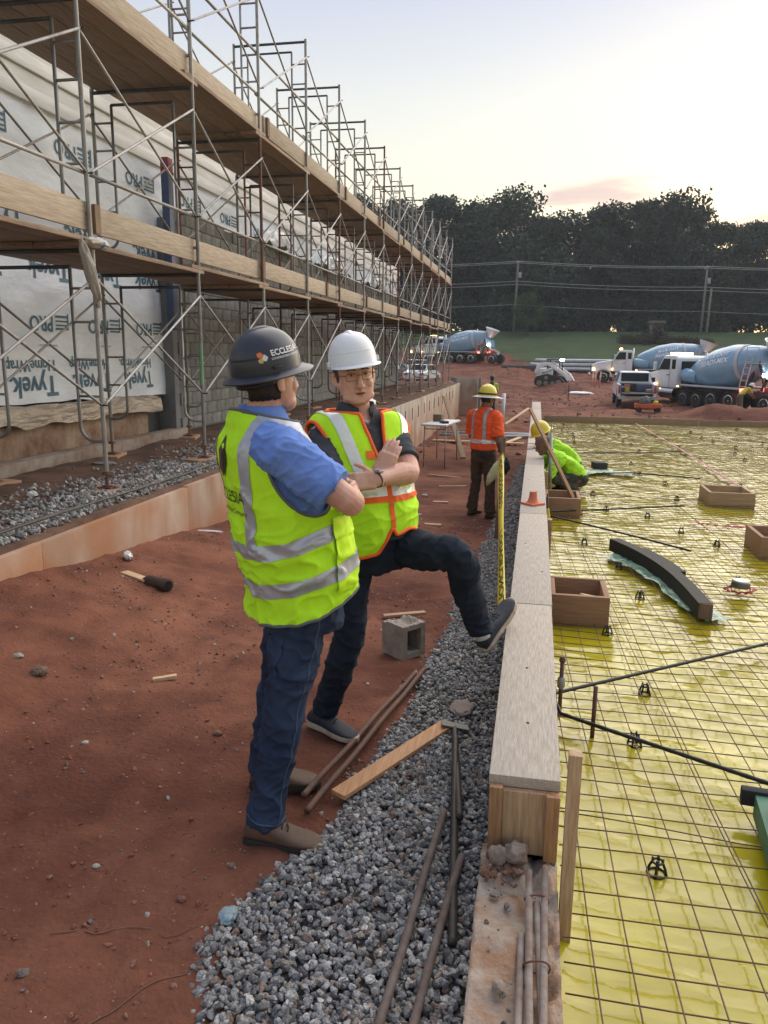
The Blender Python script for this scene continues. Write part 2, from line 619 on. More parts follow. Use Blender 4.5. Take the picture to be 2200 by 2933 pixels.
# ---- concrete stem wall along the lane, cast in panels, stained red by the clay
def concrete_wall_mat():
    m = bpy.data.materials.new('stained_concrete')
    m.use_nodes = True
    n, l = m.node_tree.nodes, m.node_tree.links
    b = n['Principled BSDF']
    b.inputs['Roughness'].default_value = 0.85
    b.inputs['Specular IOR Level'].default_value = 0.25
    tc = n.new('ShaderNodeTexCoord')
    mp = n.new('ShaderNodeMapping')
    mp.inputs['Scale'].default_value = (1, 2.0, 0.55)
    l.new(tc.outputs['Object'], mp.inputs[0])
    no = n.new('ShaderNodeTexNoise')
    no.inputs['Scale'].default_value = 1.6
    no.inputs['Detail'].default_value = 6
    l.new(mp.outputs[0], no.inputs[0])
    rp = n.new('ShaderNodeValToRGB')
    e = rp.color_ramp.elements
    e[0].position, e[0].color = 0.3, (0.27, 0.19, 0.135, 1)
    e[1].position, e[1].color = 0.70, (0.52, 0.49, 0.44, 1)
    k = e.new(0.5)
    k.color = (0.42, 0.36, 0.29, 1)
    l.new(no.outputs[0], rp.inputs[0])
    # clay splashed on the lower part: strongest near the camera end
    sp = n.new('ShaderNodeSeparateXYZ')
    l.new(tc.outputs['Object'], sp.inputs[0])
    mr = n.new('ShaderNodeMapRange')
    mr.inputs['From Min'].default_value = 5.0
    mr.inputs['From Max'].default_value = 14.0
    mr.inputs['To Min'].default_value = 1.05
    mr.inputs['To Max'].default_value = 0.12
    l.new(sp.outputs['Y'], mr.inputs[0])
    n3 = n.new('ShaderNodeTexNoise')
    n3.inputs['Scale'].default_value = 1.4
    n3.inputs['Detail'].default_value = 7
    l.new(tc.outputs['Object'], n3.inputs[0])
    ml = n.new('ShaderNodeMath')
    ml.operation = 'MULTIPLY'
    l.new(mr.outputs[0], ml.inputs[0])
    a2 = n.new('ShaderNodeMath')
    a2.operation = 'MULTIPLY_ADD'
    a2.inputs[1].default_value = 2.6
    a2.inputs[2].default_value = -0.55
    l.new(n3.outputs[0], a2.inputs[0])
    l.new(a2.outputs[0], ml.inputs[1])
    mx = n.new('ShaderNodeMixRGB')
    mx.inputs[2].default_value = (0.36, 0.18, 0.10, 1)
    mz = n.new('ShaderNodeMapRange')      # clay splashed up from the lane
    mz.inputs['From Min'].default_value = 0.25
    mz.inputs['From Max'].default_value = -0.7
    mz.inputs['To Min'].default_value = 0.0
    mz.inputs['To Max'].default_value = 0.75
    l.new(sp.outputs['Z'], mz.inputs[0])
    ad = n.new('ShaderNodeMath')
    ad.operation = 'ADD'
    ad.use_clamp = True
    mm_ = n.new('ShaderNodeMath')
    mm_.operation = 'MULTIPLY'
    l.new(mz.outputs[0], mm_.inputs[0])
    l.new(a2.outputs[0], mm_.inputs[1])
    l.new(ml.outputs[0], ad.inputs[0])
    l.new(mm_.outputs[0], ad.inputs[1])
    l.new(ad.outputs[0], mx.inputs[0])
    l.new(rp.outputs[0], mx.inputs[1])
    l.new(mx.outputs[0], b.inputs['Base Color'])
    nb = n.new('ShaderNodeTexNoise')
    nb.inputs['Scale'].default_value = 30
    nb.inputs['Detail'].default_value = 5
    l.new(tc.outputs['Object'], nb.inputs[0])
    bu = n.new('ShaderNodeBump')
    bu.inputs['Strength'].default_value = 0.25
    bu.inputs['Distance'].default_value = 0.01
    l.new(nb.outputs[0], bu.inputs['Height'])
    l.new(bu.outputs[0], b.inputs['Normal'])
    return m


conc_m = concrete_wall_mat()
stem = thing('concrete_stem_wall', 'long low cast concrete wall stained with red clay beside the lane', 'wall', (0, 0, 0))
edges = [0.0]
while edges[-1] < 35.4:
    edges.append(edges[-1] + random.choice((2.44, 2.44, 1.83)))
for i in range(len(edges) - 1):
    y0, y1 = edges[i], edges[i + 1]
    if y1 < 3.2:
        continue
    off = random.uniform(-0.0015, 0.0015)
    zt = 0.405 + random.uniform(-0.006, 0.006)
    MB().box((-3.6 + off, (y0 + y1) / 2, (zt - 1.4) / 2), (0.2, y1 - y0 - 0.002, zt + 1.4), bev=0.002).build('panel', conc_m, stem, smooth=True)
slot_m = mat('rusty_strap', (0.12, 0.07, 0.05), 0.8)
for i, y in enumerate(np.arange(12.2, 34, 1.22)):
    z0 = 0.1 if y > 14 else 0.15
    MB().box((-3.492, y + 0.2, z0 - 0.06), (0.012, 0.05, 0.34)).build('form_strap', slot_m, stem)
MB().box((-3.18, 36.6, -0.35), (1.0, 0.2, 1.9)).build('return_wall', conc_m, stem)
cw = MB().box((-3.4, 38.3, -0.45), (1.5, 0.22, 2.1), bev=0.01).build('concrete_end_wall', mat('grey_concrete', (0.21, 0.21, 0.20), 0.9, var=0.35, scale=3), smooth=True)
props(cw, 'short grey concrete wall standing beyond the end of the stained wall', 'wall')

# ---- gravel
ico_v, ico_f = None, None
_bm = bmesh.new()
bmesh.ops.create_icosphere(_bm, subdivisions=1, radius=1)
ICO1 = (np.array([v.co for v in _bm.verts]), np.array([[v.index for v in f.verts] for f in _bm.faces]))
_bm.free()
_bm = bmesh.new()
bmesh.ops.create_icosphere(_bm, subdivisions=2, radius=1)
ICO2 = (np.array([v.co for v in _bm.verts]), np.array([[v.index for v in f.verts] for f in _bm.faces]))
_bm.free()


def stones(pos, size, ico, seed=1, flat=0.65):
    rg = np.random.default_rng(seed)
    bv, bf = ico
    N, K = len(pos), len(bv)
    # angular stones: each vertex pushed in or out, then anisotropic scale and rotation
    nvar = 24
    var = np.zeros((nvar, K, 3))
    for i in range(nvar):
        p = bv * (1 + rg.uniform(-0.2, 0.2, (K, 1)))
        for _ in range(7):     # chop with planes for crisp facets
            d = rg.normal(size=3)
            d /= np.linalg.norm(d)
            c = rg.uniform(0.55, 0.85)
            s = p @ d
            p = p - np.clip(s - c, 0, None)[:, None] * d
        var[i] = p
    idx = rg.integers(0, nvar, N)
    P = var[idx]
    P = P * np.stack([rg.uniform(0.8, 1.25, N), rg.uniform(0.7, 1.0, N), rg.uniform(flat * 0.8, flat * 1.25, N)], 1)[:, None, :]
    q = rg.normal(size=(N, 4))
    q[:, 1:3] *= 0.45
    q /= np.linalg.norm(q, axis=1)[:, None]
    w, x, y, z = q.T
    M = np.stack([1 - 2 * (y * y + z * z), 2 * (x * y - z * w), 2 * (x * z + y * w), 2 * (x * y + z * w), 1 - 2 * (x * x + z * z), 2 * (y * z - x * w), 2 * (x * z - y * w), 2 * (y * z + x * w), 1 - 2 * (x * x + y * y)], 1).reshape(N, 3, 3)
    P = np.einsum('nij,nkj->nki', M, P) * size[:, None, None] + pos[:, None, :]
    F = (bf[None] + (np.arange(N) * K)[:, None, None])
    return P.reshape(-1, 3), F.reshape(-1, 3), np.repeat(rg.random(N), len(bf))


def stone_mat(name, cols, rough=0.8):
    m = bpy.data.materials.new(name)
    m.use_nodes = True
    n, l = m.node_tree.nodes, m.node_tree.links
    b = n['Principled BSDF']
    b.inputs['Roughness'].default_value = rough
    b.inputs['Specular IOR Level'].default_value = 0.35
    at = n.new('ShaderNodeAttribute')
    at.attribute_name = 'rnd'
    rp = n.new('ShaderNodeValToRGB')
    e = rp.color_ramp.elements
    rp.color_ramp.interpolation = 'CONSTANT'
    e[0].color = (*cols[0], 1)
    e[1].position = 1 / len(cols)
    e[1].color = (*cols[1], 1)
    for i in range(2, len(cols)):
        k = e.new(i / len(cols))
        k.color = (*cols[i], 1)
    l.new(at.outputs['Fac'], rp.inputs[0])
    tc = n.new('ShaderNodeTexCoord')
    no = n.new('ShaderNodeTexNoise')
    no.inputs['Scale'].default_value = 160
    no.inputs['Detail'].default_value = 4
    l.new(tc.outputs['Object'], no.inputs[0])
    r2 = n.new('ShaderNodeValToRGB')
    r2.color_ramp.elements[0].position = 0.35
    r2.color_ramp.elements[0].color = (0.55, 0.55, 0.55, 1)
    r2.color_ramp.elements[1].position = 0.66
    r2.color_ramp.elements[1].color = (1.35, 1.35, 1.35, 1)
    l.new(no.outputs[0], r2.inputs[0])
    mx = n.new('ShaderNodeMixRGB')
    mx.blend_type = 'MULTIPLY'
    mx.inputs[0].default_value = 1
    l.new(rp.outputs[0], mx.inputs[1])
    l.new(r2.outputs[0], mx.inputs[2])
    l.new(mx.outputs[0], b.inputs['Base Color'])
    bu = n.new('ShaderNodeBump')
    bu.inputs['Strength'].default_value = 0.5
    bu.inputs['Distance'].default_value = 0.003
    l.new(no.outputs[0], bu.inputs['Height'])
    l.new(bu.outputs[0], b.inputs['Normal'])
    return m


def stone_obj(name, pos, size, ico, m, seed, label, kind='stuff', smooth=False):
    Vv, Ff, rr = stones(pos, size, ico, seed)
    o = mesh_obj(name, Vv, Ff, m, smooth=smooth)
    at = o.data.attributes.new('rnd', 'FLOAT', 'FACE')
    at.data.foreach_set('value', rr.astype(np.float32))
    return props(o, label, kind=kind)


grav_m = stone_mat('gravel', [(0.16, 0.156, 0.15), (0.25, 0.245, 0.235), (0.34, 0.333, 0.32), (0.19, 0.186, 0.18), (0.44, 0.43, 0.405), (0.10, 0.10, 0.098), (0.29, 0.25, 0.21), (0.23, 0.228, 0.228), (0.30, 0.295, 0.285), (0.21, 0.15, 0.12), (0.14, 0.142, 0.145), (0.24, 0.242, 0.245)])
ED_Y = np.array([0.7, 1.62, 1.92, 2.25, 2.52, 3.1, 3.9, 5.1, 6.8, 8.2, 10.5, 14, 20])
ED_X = np.array([-0.95, -0.90, -0.94, -0.86, -0.71, -0.66, -0.56, -0.55, -0.58, -0.5, -0.46, -0.4, -0.35])


def gravel_edge(y):
    return np.interp(y, ED_Y, ED_X) + 0.05 * fbm(y * 4, y * 0 + 2.2, 4, 3)


def gravel_field(n, y0, y1, lo, hi, seed, layers=1.0, spill=0.06):
    rg = np.random.default_rng(seed)
    y = rg.uniform(y0, y1, n)
    e = gravel_edge(y)
    x = e + (-0.09 - e) * rg.random(n)
    x = x - np.abs(rg.normal(0, spill, n)) * (rg.random(n) < 0.14)
    s = rg.uniform(lo, hi, n) * rg.uniform(0.8, 1.2, n)
    depth = np.clip((x - e) / 0.12, -0.4, 1)
    z = lane(y) - 0.012 + 0.045 * depth + rg.uniform(-0.012, 0.016, n) + fbm(x * 3, y * 3, 14, 3) * 0.03
    return np.stack([x, y, z], 1), s


p1, s1 = gravel_field(13500, 0.5, 3.3, 0.0085, 0.0175, 2)
stone_obj('gravel', p1, s1, ICO2, grav_m, 5, 'grey crushed stone gravel along the foot of the timber form')
p2, s2 = gravel_field(13000, 3.2, 8.6, 0.010, 0.0185, 3)
p3, s3 = gravel_field(5000, 8.4, 19, 0.018, 0.032, 4)
stone_obj('gravel', np.vstack([p2, p3]), np.hstack([s2, s3]), ICO1, grav_m, 6, 'grey gravel strip running on beside the timber form')
# bed beneath the loose stones so no clay shows through
bx_, by_ = np.linspace(0, 1, 24), np.linspace(0.2, 19.5, 260)
BXg, BYg = np.meshgrid(bx_, by_)
BE = gravel_edge(BYg) + 0.02
BXX = BE + (-0.085 - BE) * BXg
BZ = lane(BYg) - 0.012 + 0.045 * np.clip((BXX - BE) / 0.12, -0.4, 1) + fbm(BXX * 3, BYg * 3, 14, 3) * 0.03 - 0.012
BZ[:, 0] -= 0.05
bed = mesh_obj('gravel_bed', np.stack([BXX, BYg, BZ], -1).reshape(-1, 3), grid_faces(24, 260), mat('gravel_fines', (0.105, 0.085, 0.075), 0.95, var=0.5, scale=90, bump=0.8, bscale=120))
props(bed, 'packed grey fines under the gravel', kind='structure')

# gravel on the terrace edge
rg = np.random.default_rng(12)
N = 9000
yy = rg.uniform(3.6, 15, N)
xx = -3.62 - np.abs(rg.normal(0, 0.42, N))
zz = np.array([0.46 - max(0, min(1, x + 3.72)) * 0.22 for x in xx]) + fbm(xx * 1.5, yy * 1.5, 31, 4) * 0.05 + rg.uniform(-0.005, 0.02, N)
stone_obj('gravel', np.stack([xx, yy, zz], 1), rg.uniform(0.014, 0.032, N), ICO1, grav_m, 8, 'loose grey gravel on the terrace behind the concrete wall')
# pebbles strewn over the clay
peb_m = stone_mat('pebbles', [(0.20, 0.10, 0.07), (0.24, 0.09, 0.055), (0.26, 0.11, 0.07), (0.21, 0.08, 0.05), (0.28, 0.12, 0.075), (0.18, 0.07, 0.045), (0.30, 0.24, 0.2), (0.16, 0.07, 0.045), (0.24, 0.13, 0.09), (0.36, 0.33, 0.3), (0.14, 0.13, 0.12), (0.22, 0.09, 0.055), (0.19, 0.085, 0.055)])
N = 9000
yy = 0.7 + 9.5 * rg.random(N) ** 1.6
xx = rg.uniform(-3.45, -0.5, N)
keep = fbm(xx * 1.4, yy * 1.4, 41, 3) + rg.uniform(-0.5, 0.5, N) > 0.0
xx, yy = xx[keep], yy[keep]
zz = np.array([on_ground(a, b) for a, b in zip(xx, yy)]) + 0.001
ss = 0.0028 + 0.013 * rg.random(len(xx)) ** 4.5 + 0.0008 * yy
stone_obj('pebbles', np.stack([xx, yy, zz], 1), ss, ICO1, peb_m, 9, 'small pebbles and clods strewn over the red clay')
N = 1500
yy = rg.uniform(21, 60, N)
xx = rg.uniform(-4, 14, N)
zz = np.array([on_ground(a, b) for a, b in zip(xx, yy)])
stone_obj('clods', np.stack([xx, yy, zz], 1), 0.03 + 0.13 * rg.random(N) ** 4, ICO1, stone_mat('clods', [(0.20, 0.08, 0.05), (0.14, 0.055, 0.035), (0.24, 0.11, 0.075), (0.17, 0.065, 0.04)]), 10, 'clods of red clay on the rutted ground beyond the slab')

# ================================================================ SLAB BED: vapour barrier, wire mesh
def sheet_mat():
    m = bpy.data.materials.new('yellow_plastic')
    m.use_nodes = True
    n, l = m.node_tree.nodes, m.node_tree.links
    b = n['Principled BSDF']
    b.inputs['Roughness'].default_value = 0.15
    b.inputs['Specular IOR Level'].default_value = 0.45
    b.inputs['IOR'].default_value = 1.55
    b.inputs['Coat Weight'].default_value = 0.0
    b.inputs['Coat Roughness'].default_value = 0.1
    tc = n.new('ShaderNodeTexCoord')
    no = n.new('ShaderNodeTexNoise')
    no.inputs['Scale'].default_value = 1.3
    no.inputs['Detail'].default_value = 8
    l.new(tc.outputs['Object'], no.inputs[0])
    rp = n.new('ShaderNodeValToRGB')
    rp.color_ramp.elements[0].position = 0.3
    rp.color_ramp.elements[0].color = (0.30, 0.24, 0.008, 1)
    rp.color_ramp.elements[1].position = 0.68
    rp.color_ramp.elements[1].color = (0.44, 0.38, 0.013, 1)
    l.new(no.outputs[0], rp.inputs[0])
    # brown mud smears, denser away from the form
    n2 = n.new('ShaderNodeTexNoise')
    n2.inputs['Scale'].default_value = 2.7
    n2.inputs['Detail'].default_value = 10
    n2.inputs['Roughness'].default_value = 0.7
    l.new(tc.outputs['Object'], n2.inputs[0])
    r2 = n.new('ShaderNodeValToRGB')
    r2.color_ramp.elements[0].position = 0.60
    r2.color_ramp.elements[0].color = (0, 0, 0, 1)
    r2.color_ramp.elements[1].position = 0.80
    r2.color_ramp.elements[1].color = (0.8, 0.8, 0.8, 1)
    l.new(n2.outputs[0], r2.inputs[0])
    mx = n.new('ShaderNodeMixRGB')
    mx.inputs[2].default_value = (0.26, 0.15, 0.05, 1)
    l.new(r2.outputs[0], mx.inputs[0])
    l.new(rp.outputs[0], mx.inputs[1])
    l.new(mx.outputs[0], b.inputs['Base Color'])
    # crumpled film
    vo = n.new('ShaderNodeTexVoronoi')
    vo.feature = 'F1'
    vo.distance = 'EUCLIDEAN'
    vo.inputs['Scale'].default_value = 7.5
    dn = n.new('ShaderNodeTexNoise')
    dn.inputs['Scale'].default_value = 5
    mxv = n.new('ShaderNodeMixRGB')
    mxv.inputs[0].default_value = 0.12
    l.new(tc.outputs['Object'], dn.inputs[0])
    l.new(tc.outputs['Object'], mxv.inputs[1])
    l.new(dn.outputs[1], mxv.inputs[2])
    mpv = n.new('ShaderNodeMapping')
    mpv.inputs['Scale'].default_value = (0.8, 1.7, 1)
    mpv.inputs['Rotation'].default_value = (0, 0, 0.35)
    l.new(mxv.outputs[0], mpv.inputs[0])
    l.new(mpv.outputs[0], vo.inputs[0])
    bu = n.new('ShaderNodeBump')
    bu.inputs['Strength'].default_value = 0.22
    bu.inputs['Distance'].default_value = 0.03
    l.new(vo.outputs[0], bu.inputs['Height'])
    n4 = n.new('ShaderNodeTexNoise')
    n4.inputs['Scale'].default_value = 24
    n4.inputs['Detail'].default_value = 3
    l.new(mpv.outputs[0], n4.inputs[0])
    bu2 = n.new('ShaderNodeBump')
    bu2.inputs['Strength'].default_value = 0.10
    bu2.inputs['Distance'].default_value = 0.012
    l.new(n4.outputs[0], bu2.inputs['Height'])
    l.new(bu.outputs[0], bu2.inputs['Normal'])
    l.new(bu2.outputs[0], b.inputs['Normal'])
    return m


SH = 0.05
sx = lines((0.145, 2.6, 0.022), (2.6, 11, 0.12))
sy = lines((-0.2, 7.0, 0.027), (7.0, 12, 0.05), (12, 20.5, 0.1))
SX, SY = np.meshgrid(sx, sy)


def ridge(x, y, seed, o=3):
    return 1 - np.abs(fbm(x, y, seed, o)) * 2


def sheet_z(X, Y):
    wob = 0.25 * fbm(X * 1.2, Y * 1.2, 50, 2)
    amp = np.interp(Y, [0, 2.6, 3.4, 8, 20], [0.25, 0.3, 0.75, 0.9, 1.2])
    z = 0.011 * ridge(X * 2.2 + wob, Y * 3.4 + X * 0.8, 51) + 0.006 * ridge(X * 5 - Y * 2.2, Y * 6 + wob * 3, 52, 2) + 0.004 * fbm(X * 16, Y * 16, 53, 2)
    z = z + 0.010 * np.exp(-((X - 0.50 - 0.06 * np.sin(Y * 1.7)) / 0.05) ** 2) * (Y < 5)
    return SH + (z - 0.008) * amp + 0.015 * np.exp(-((X - 0.145) / 0.04) ** 2) + 0.008 * fbm(X * 0.8, Y * 0.8, 54, 2)


sheet = mesh_obj('vapour_barrier', np.stack([SX, SY, sheet_z(SX, SY)], -1).reshape(-1, 3), grid_faces(len(sx), len(sy)), sheet_mat())
props(sheet, 'shiny yellow plastic vapour barrier sheet spread over the slab bed', 'plastic sheet')

mesh_t = thing('wire_mesh', 'rusty welded wire mesh laid over the yellow plastic sheet', 'wire mesh', (0, 0, 0))
wire_m = mat('rusty_wire', (0.15, 0.09, 0.05), 0.7, 0.2, var=0.4, scale=14)
SP = 0.111
WZ = SH + 0.034


def wire_z(x, y):
    return WZ + 0.012 * float(fbm(np.array([x * 1.1]), np.array([y * 1.1]), 61, 2)[0]) + 0.006 * math.sin(x * 7.1 + y * 4.3)


def wire(pts_xy, r=0.0025):
    a = np.array(pts_xy)
    z = WZ + 0.014 * fbm(a[:, 0] * 1.1, a[:, 1] * 1.1, 61, 2) + 0.004 * np.sin(a[:, 0] * 7.1 + a[:, 1] * 4.3)
    MB().tube([(x, y, q) for (x, y), q in zip(pts_xy, z)], r, 5).build('wire', wire_m, mesh_t, smooth='all')


k = 0
x = 0.2
while x < 9.9:
    jit = random.uniform(-0.006, 0.006)
    n_ = 60
    slope = -0.045
    wire([(x + jit + slope * (y - 3) + 0.006 * math.sin(y * 2.1 + x * 5), y) for y in np.linspace(0.1, 20.3, n_) if x + slope * (y - 3) > 0.16])
    x += SP
y = 0.19
while y < 20.3:
    jit = random.uniform(-0.006, 0.006)
    wire([(xx_, y + jit + 0.008 * math.sin(xx_ * 3 + y * 4)) for xx_ in np.linspace(0.16, 9.9, 34)])
    y += SP
for yl in (2.66, 6.1, 9.8, 14.2):     # doubled wires where two mats lap
    wire([(xx_, yl + 0.05 - 0.09 * (xx_ - 0.2) + 0.006 * math.sin(xx_ * 3)) for xx_ in np.linspace(0.16, 3.2, 20)])
for xl in (0.73, 2.05, 3.6):
    wire([(xl - 0.06 * (yy_ - 3), yy_) for yy_ in np.linspace(1.3, 12, 50) if xl - 0.06 * (yy_ - 3) > 0.17])

# ================================================================ TIMBER FORM AND CONCRETE CURB
form_wood = wood('weathered_form_wood', (0.50, 0.44, 0.37), (0.34, 0.285, 0.235), 'Y', 11, rnd=0.1, bump=0.6)
side_wood = wood('form_side_wood', (0.20, 0.165, 0.13), (0.12, 0.095, 0.075), 'Y', 6)
fresh_wood = wood('fresh_pine', (0.47, 0.325, 0.19), (0.31, 0.19, 0.10), 'Z', 7, bump=0.3)
pale_wood = wood('pale_pine', (0.56, 0.41, 0.25), (0.40, 0.26, 0.14), 'Y', 6, bump=0.3)
pale_wood_x = wood('pale_pine_x', (0.56, 0.41, 0.25), (0.40, 0.26, 0.14), 'X', 6, bump=0.3)
old_wood = wood('old_stake_wood', (0.22, 0.14, 0.085), (0.13, 0.08, 0.05), 'Z', 6)
FL, FR, FT = -0.083, 0.138, 0.5
form = thing('timber_form', 'long grey timber form running away beside the yellow sheet', 'formwork', (0.03, 2.23, 0.24))
segs = [(2.23, 3.96), (3.97, 6.35), (6.36, 9.3), (9.31, 12.3), (12.31, 15.4), (15.41, 18.6), (18.61, 21.6)]
for i, (a, b) in enumerate(segs):
    dx = random.uniform(-0.004, 0.004)
    MB().box(((FL + FR) / 2 + dx, (a + b) / 2, FT - 0.019), (FR - FL, b - a, 0.038), bev=0.004).build('cap_plank', form_wood, form, smooth=True)
for a, b in ((2.23, 5.1), (5.11, 9.6), (9.61, 14.2), (14.21, 18.1), (18.11, 21.6)):
    MB().box((FL + 0.022, (a + b) / 2, 0.16), (0.036, b - a, 0.598), bev=0.003).build('side_board', side_wood, form, smooth=True)
    MB().box((FR - 0.022, (a + b) / 2, 0.2), (0.036, b - a, 0.518), bev=0.003).build('side_board', side_wood, form, smooth=True)
MB().box((0.0275, 2.226, 0.352), (0.135, 0.03, 0.214), bev=0.003).build('end_block', fresh_wood, form, smooth=True)
MB().box((FL + 0.022, 2.214, 0.36), (0.042, 0.03, 0.225), bev=0.003).build('end_trim', wood('honey_pine', (0.36, 0.205, 0.095), (0.22, 0.115, 0.055), 'Z', 7), form, smooth=True)
MB().box((FR - 0.024, 2.212, 0.35), (0.042, 0.036, 0.225), bev=0.003).build('end_trim', MATS['honey_pine'], form, smooth=True)
# splintered lip under the cap
sp = MB()
for i in range(26):
    x0 = FL + 0.01 + (FR - FL - 0.02) * i / 25
    L = random.uniform(0.004, 0.026)
    sp.add([(x0 - 0.005, 2.228, 0.462), (x0 + 0.006, 2.228, 0.462), (x0 + random.uniform(-0.004, 0.004), 2.222 - L * 0.5, 0.458 - L * 0.35), (x0, 2.228, 0.452)], [(0, 1, 2), (0, 2, 3), (1, 3, 2), (0, 3, 1)])
sp.build('splintered_edge', mat('split_wood', (0.44, 0.23, 0.14), 0.8, var=0.4, scale=40), form)
# nails and dirt specks on the cap
for (x, y) in ((0.09, 4.6), (-0.02, 5.3), (0.02, 3.1), (0.06, 7.4), (-0.03, 8.1), (0.1, 8.4), (0.03, 2.6)):
    MB().lathe([(0.0062, 0), (0.0062, 0.002), (0.003, 0.0035)], (x, y, FT), n=8).build('nail_head', mat('nail', (0.06, 0.05, 0.045), 0.5, 0.7), form)
# spilled mortar smears
for yq, wq in ((10.9, 0.12), (11.35, 0.07)):
    q = MB()
    for _ in range(5):
        q.ell((random.uniform(FL + 0.03, FR - 0.03), yq + random.uniform(-0.12, 0.12), FT + 0.002), (random.uniform(0.04, 0.07), random.uniform(0.02, 0.05), 0.006), nu=9, nv=5)
    q.build('mortar_smear', mat('mortar', (0.13, 0.135, 0.14), 0.95, var=0.4, scale=30), form, smooth='all')

# far cross board closing the slab bed, and its stakes
fb_m = wood('far_board_wood', (0.34, 0.23, 0.12), (0.23, 0.15, 0.08), 'X', 5)
fb = thing('cross_board', 'long weathered board closing the far end of the yellow sheet', 'board', (2, 20.8, -0.5))
for a, b, zt in ((0.16, 4.1, 0.2), (4.12, 8.0, 0.18), (8.02, 12.2, 0.2)):
    MB().box(((a + b) / 2, 20.78, zt - 0.42), (b - a, 0.04, 0.84), bev=0.004).build('board', fb_m, fb, smooth=True)
for xs_ in (1.1, 2.9, 4.6, 6.2, 7.9, 9.6):
    MB().box((xs_, 20.86, -0.1), (0.05, 0.04, 0.78)).build('stake', old_wood, fb)
kerb = MB().box((9.2, 20.35, 0.1), (3.0, 0.5, 0.16), bev=0.02).build('dark_step', mat('dark_soil', (0.05, 0.045, 0.04), 0.95, var=0.3))
props(kerb, 'dark foam strip lying at the far right corner of the yellow sheet', 'foam strip')

# ---- concrete curb in the foreground, lower than the form
curb_m = mat('rough_curb_concrete', (0.36, 0.31, 0.26), 0.92, col2=(0.27, 0.16, 0.10), scale=6, bump=0.9, bscale=55, thr=(0.38, 0.6), spec=0.2)
cyl = lines((-0.6, 0.9, 0.1), (0.9, 2.26, 0.012))
cxl = np.linspace(-0.098, 0.14, 24)
CXg, CYg = np.meshgrid(cxl, cyl)
CZg = 0.225 + 0.016 * fbm(CXg * 16, CYg * 16, 71, 4) + 0.02 * np.clip(fbm(CXg * 6, CYg * 5, 72, 3), -0.3, 1)
right = np.clip((CXg - 0.02) / 0.05, 0, 1)
CZg = CZg - right * (0.035 + 0.03 * fbm(CXg * 30, CYg * 22, 73, 3)) + 0.05 * np.exp(-((CYg - 2.15) / 0.07) ** 2) * np.clip(0.6 + fbm(CXg * 20, CYg * 20, 75, 2), 0, 1)
CXj = CXg + (np.arange(24) == 0) * 0.006 * fbm(CXg * 1, CYg * 14, 74, 3)
top = np.stack([CXj, CYg, CZg], -1)
L_ = top[:, :1].copy()
L_[..., 2] = -0.25
R_ = top[:, -1:].copy()
R_[..., 2] = -0.25
full = np.concatenate([L_, top, R_], 1)
curb = mesh_obj('concrete_curb', full.reshape(-1, 3), grid_faces(26, len(cyl)), curb_m)
props(curb, 'rough broken concrete curb in front of the timber form', 'curb')
rub = np.random.default_rng(77)
N = 70
px, py = rub.uniform(-0.08, 0.12, N), rub.uniform(1.1, 2.2, N)
pz = 0.232 - np.clip((px - 0.02) / 0.05, 0, 1) * 0.03
stone_obj('rubble', np.stack([px, py, pz], 1), 0.003 + 0.011 * rub.random(N) ** 2, ICO2, stone_mat('rubble', [(0.18, 0.15, 0.13), (0.33, 0.31, 0.29), (0.23, 0.13, 0.09), (0.13, 0.12, 0.115)]), 15, 'crumbs of stone and mud lying on the concrete curb')
N = 30
px, py = rub.uniform(-0.085, 0.03, N), rub.uniform(2.05, 2.19, N)
stone_obj('mud_clods', np.stack([px, py, np.full(N, 0.25)], 1), rub.uniform(0.006, 0.02, N), ICO2, stone_mat('mud', [(0.17, 0.08, 0.055), (0.12, 0.06, 0.045), (0.22, 0.14, 0.1)]), 16, 'clods of red mud against the end of the timber form')

# ================================================================ BUILDING BEHIND THE SCAFFOLD
bld = thing('building', 'unfinished block building wrapped in white house wrap behind the scaffold', 'building', (-6, 18, 0.4))
wrap_m = mat('white_house_wrap', (0.82, 0.89, 0.97), 0.55, col2=(0.68, 0.76, 0.86), scale=1.6, bump=0.6, bscale=4.5, stretch=(1, 0.6, 1.6), spec=0.35, bdist=0.03)
wy = np.arange(2.0, 33.01, 0.09)
wz = np.concatenate([np.arange(1.16, 4.75, 0.07), [4.8]])
WY, WZg = np.meshgrid(wy, wz)
low = np.clip((1.75 - WZg) / 0.5, 0, 1) * (WY < 11.8)


def wrap_x(Yq, Zq):
    return -5.9 + 0.016 * ridge(Yq * 0.9, Zq * 2.6, 81, 3) + 0.009 * fbm(Yq * 4, Zq * 7, 82, 3) + 0.04 * np.clip((1.75 - Zq) / 0.5, 0, 1) * np.abs(fbm(Yq * 1.7, Zq * 0.4, 83, 2))


WXg = wrap_x(WY, WZg)
WZ2 = WZg + (WZg < 1.2) * (0.05 * fbm(WY * 0.9, WY * 0, 84, 3) - 0.012 * (WY - 6))
wrap = mesh_obj('house_wrap', np.stack([WXg, WY, WZ2], -1).reshape(-1, 3), grid_faces(len(wy), len(wz)), wrap_m, bld)
BASE[wrap.name] = BASE[bld.name]
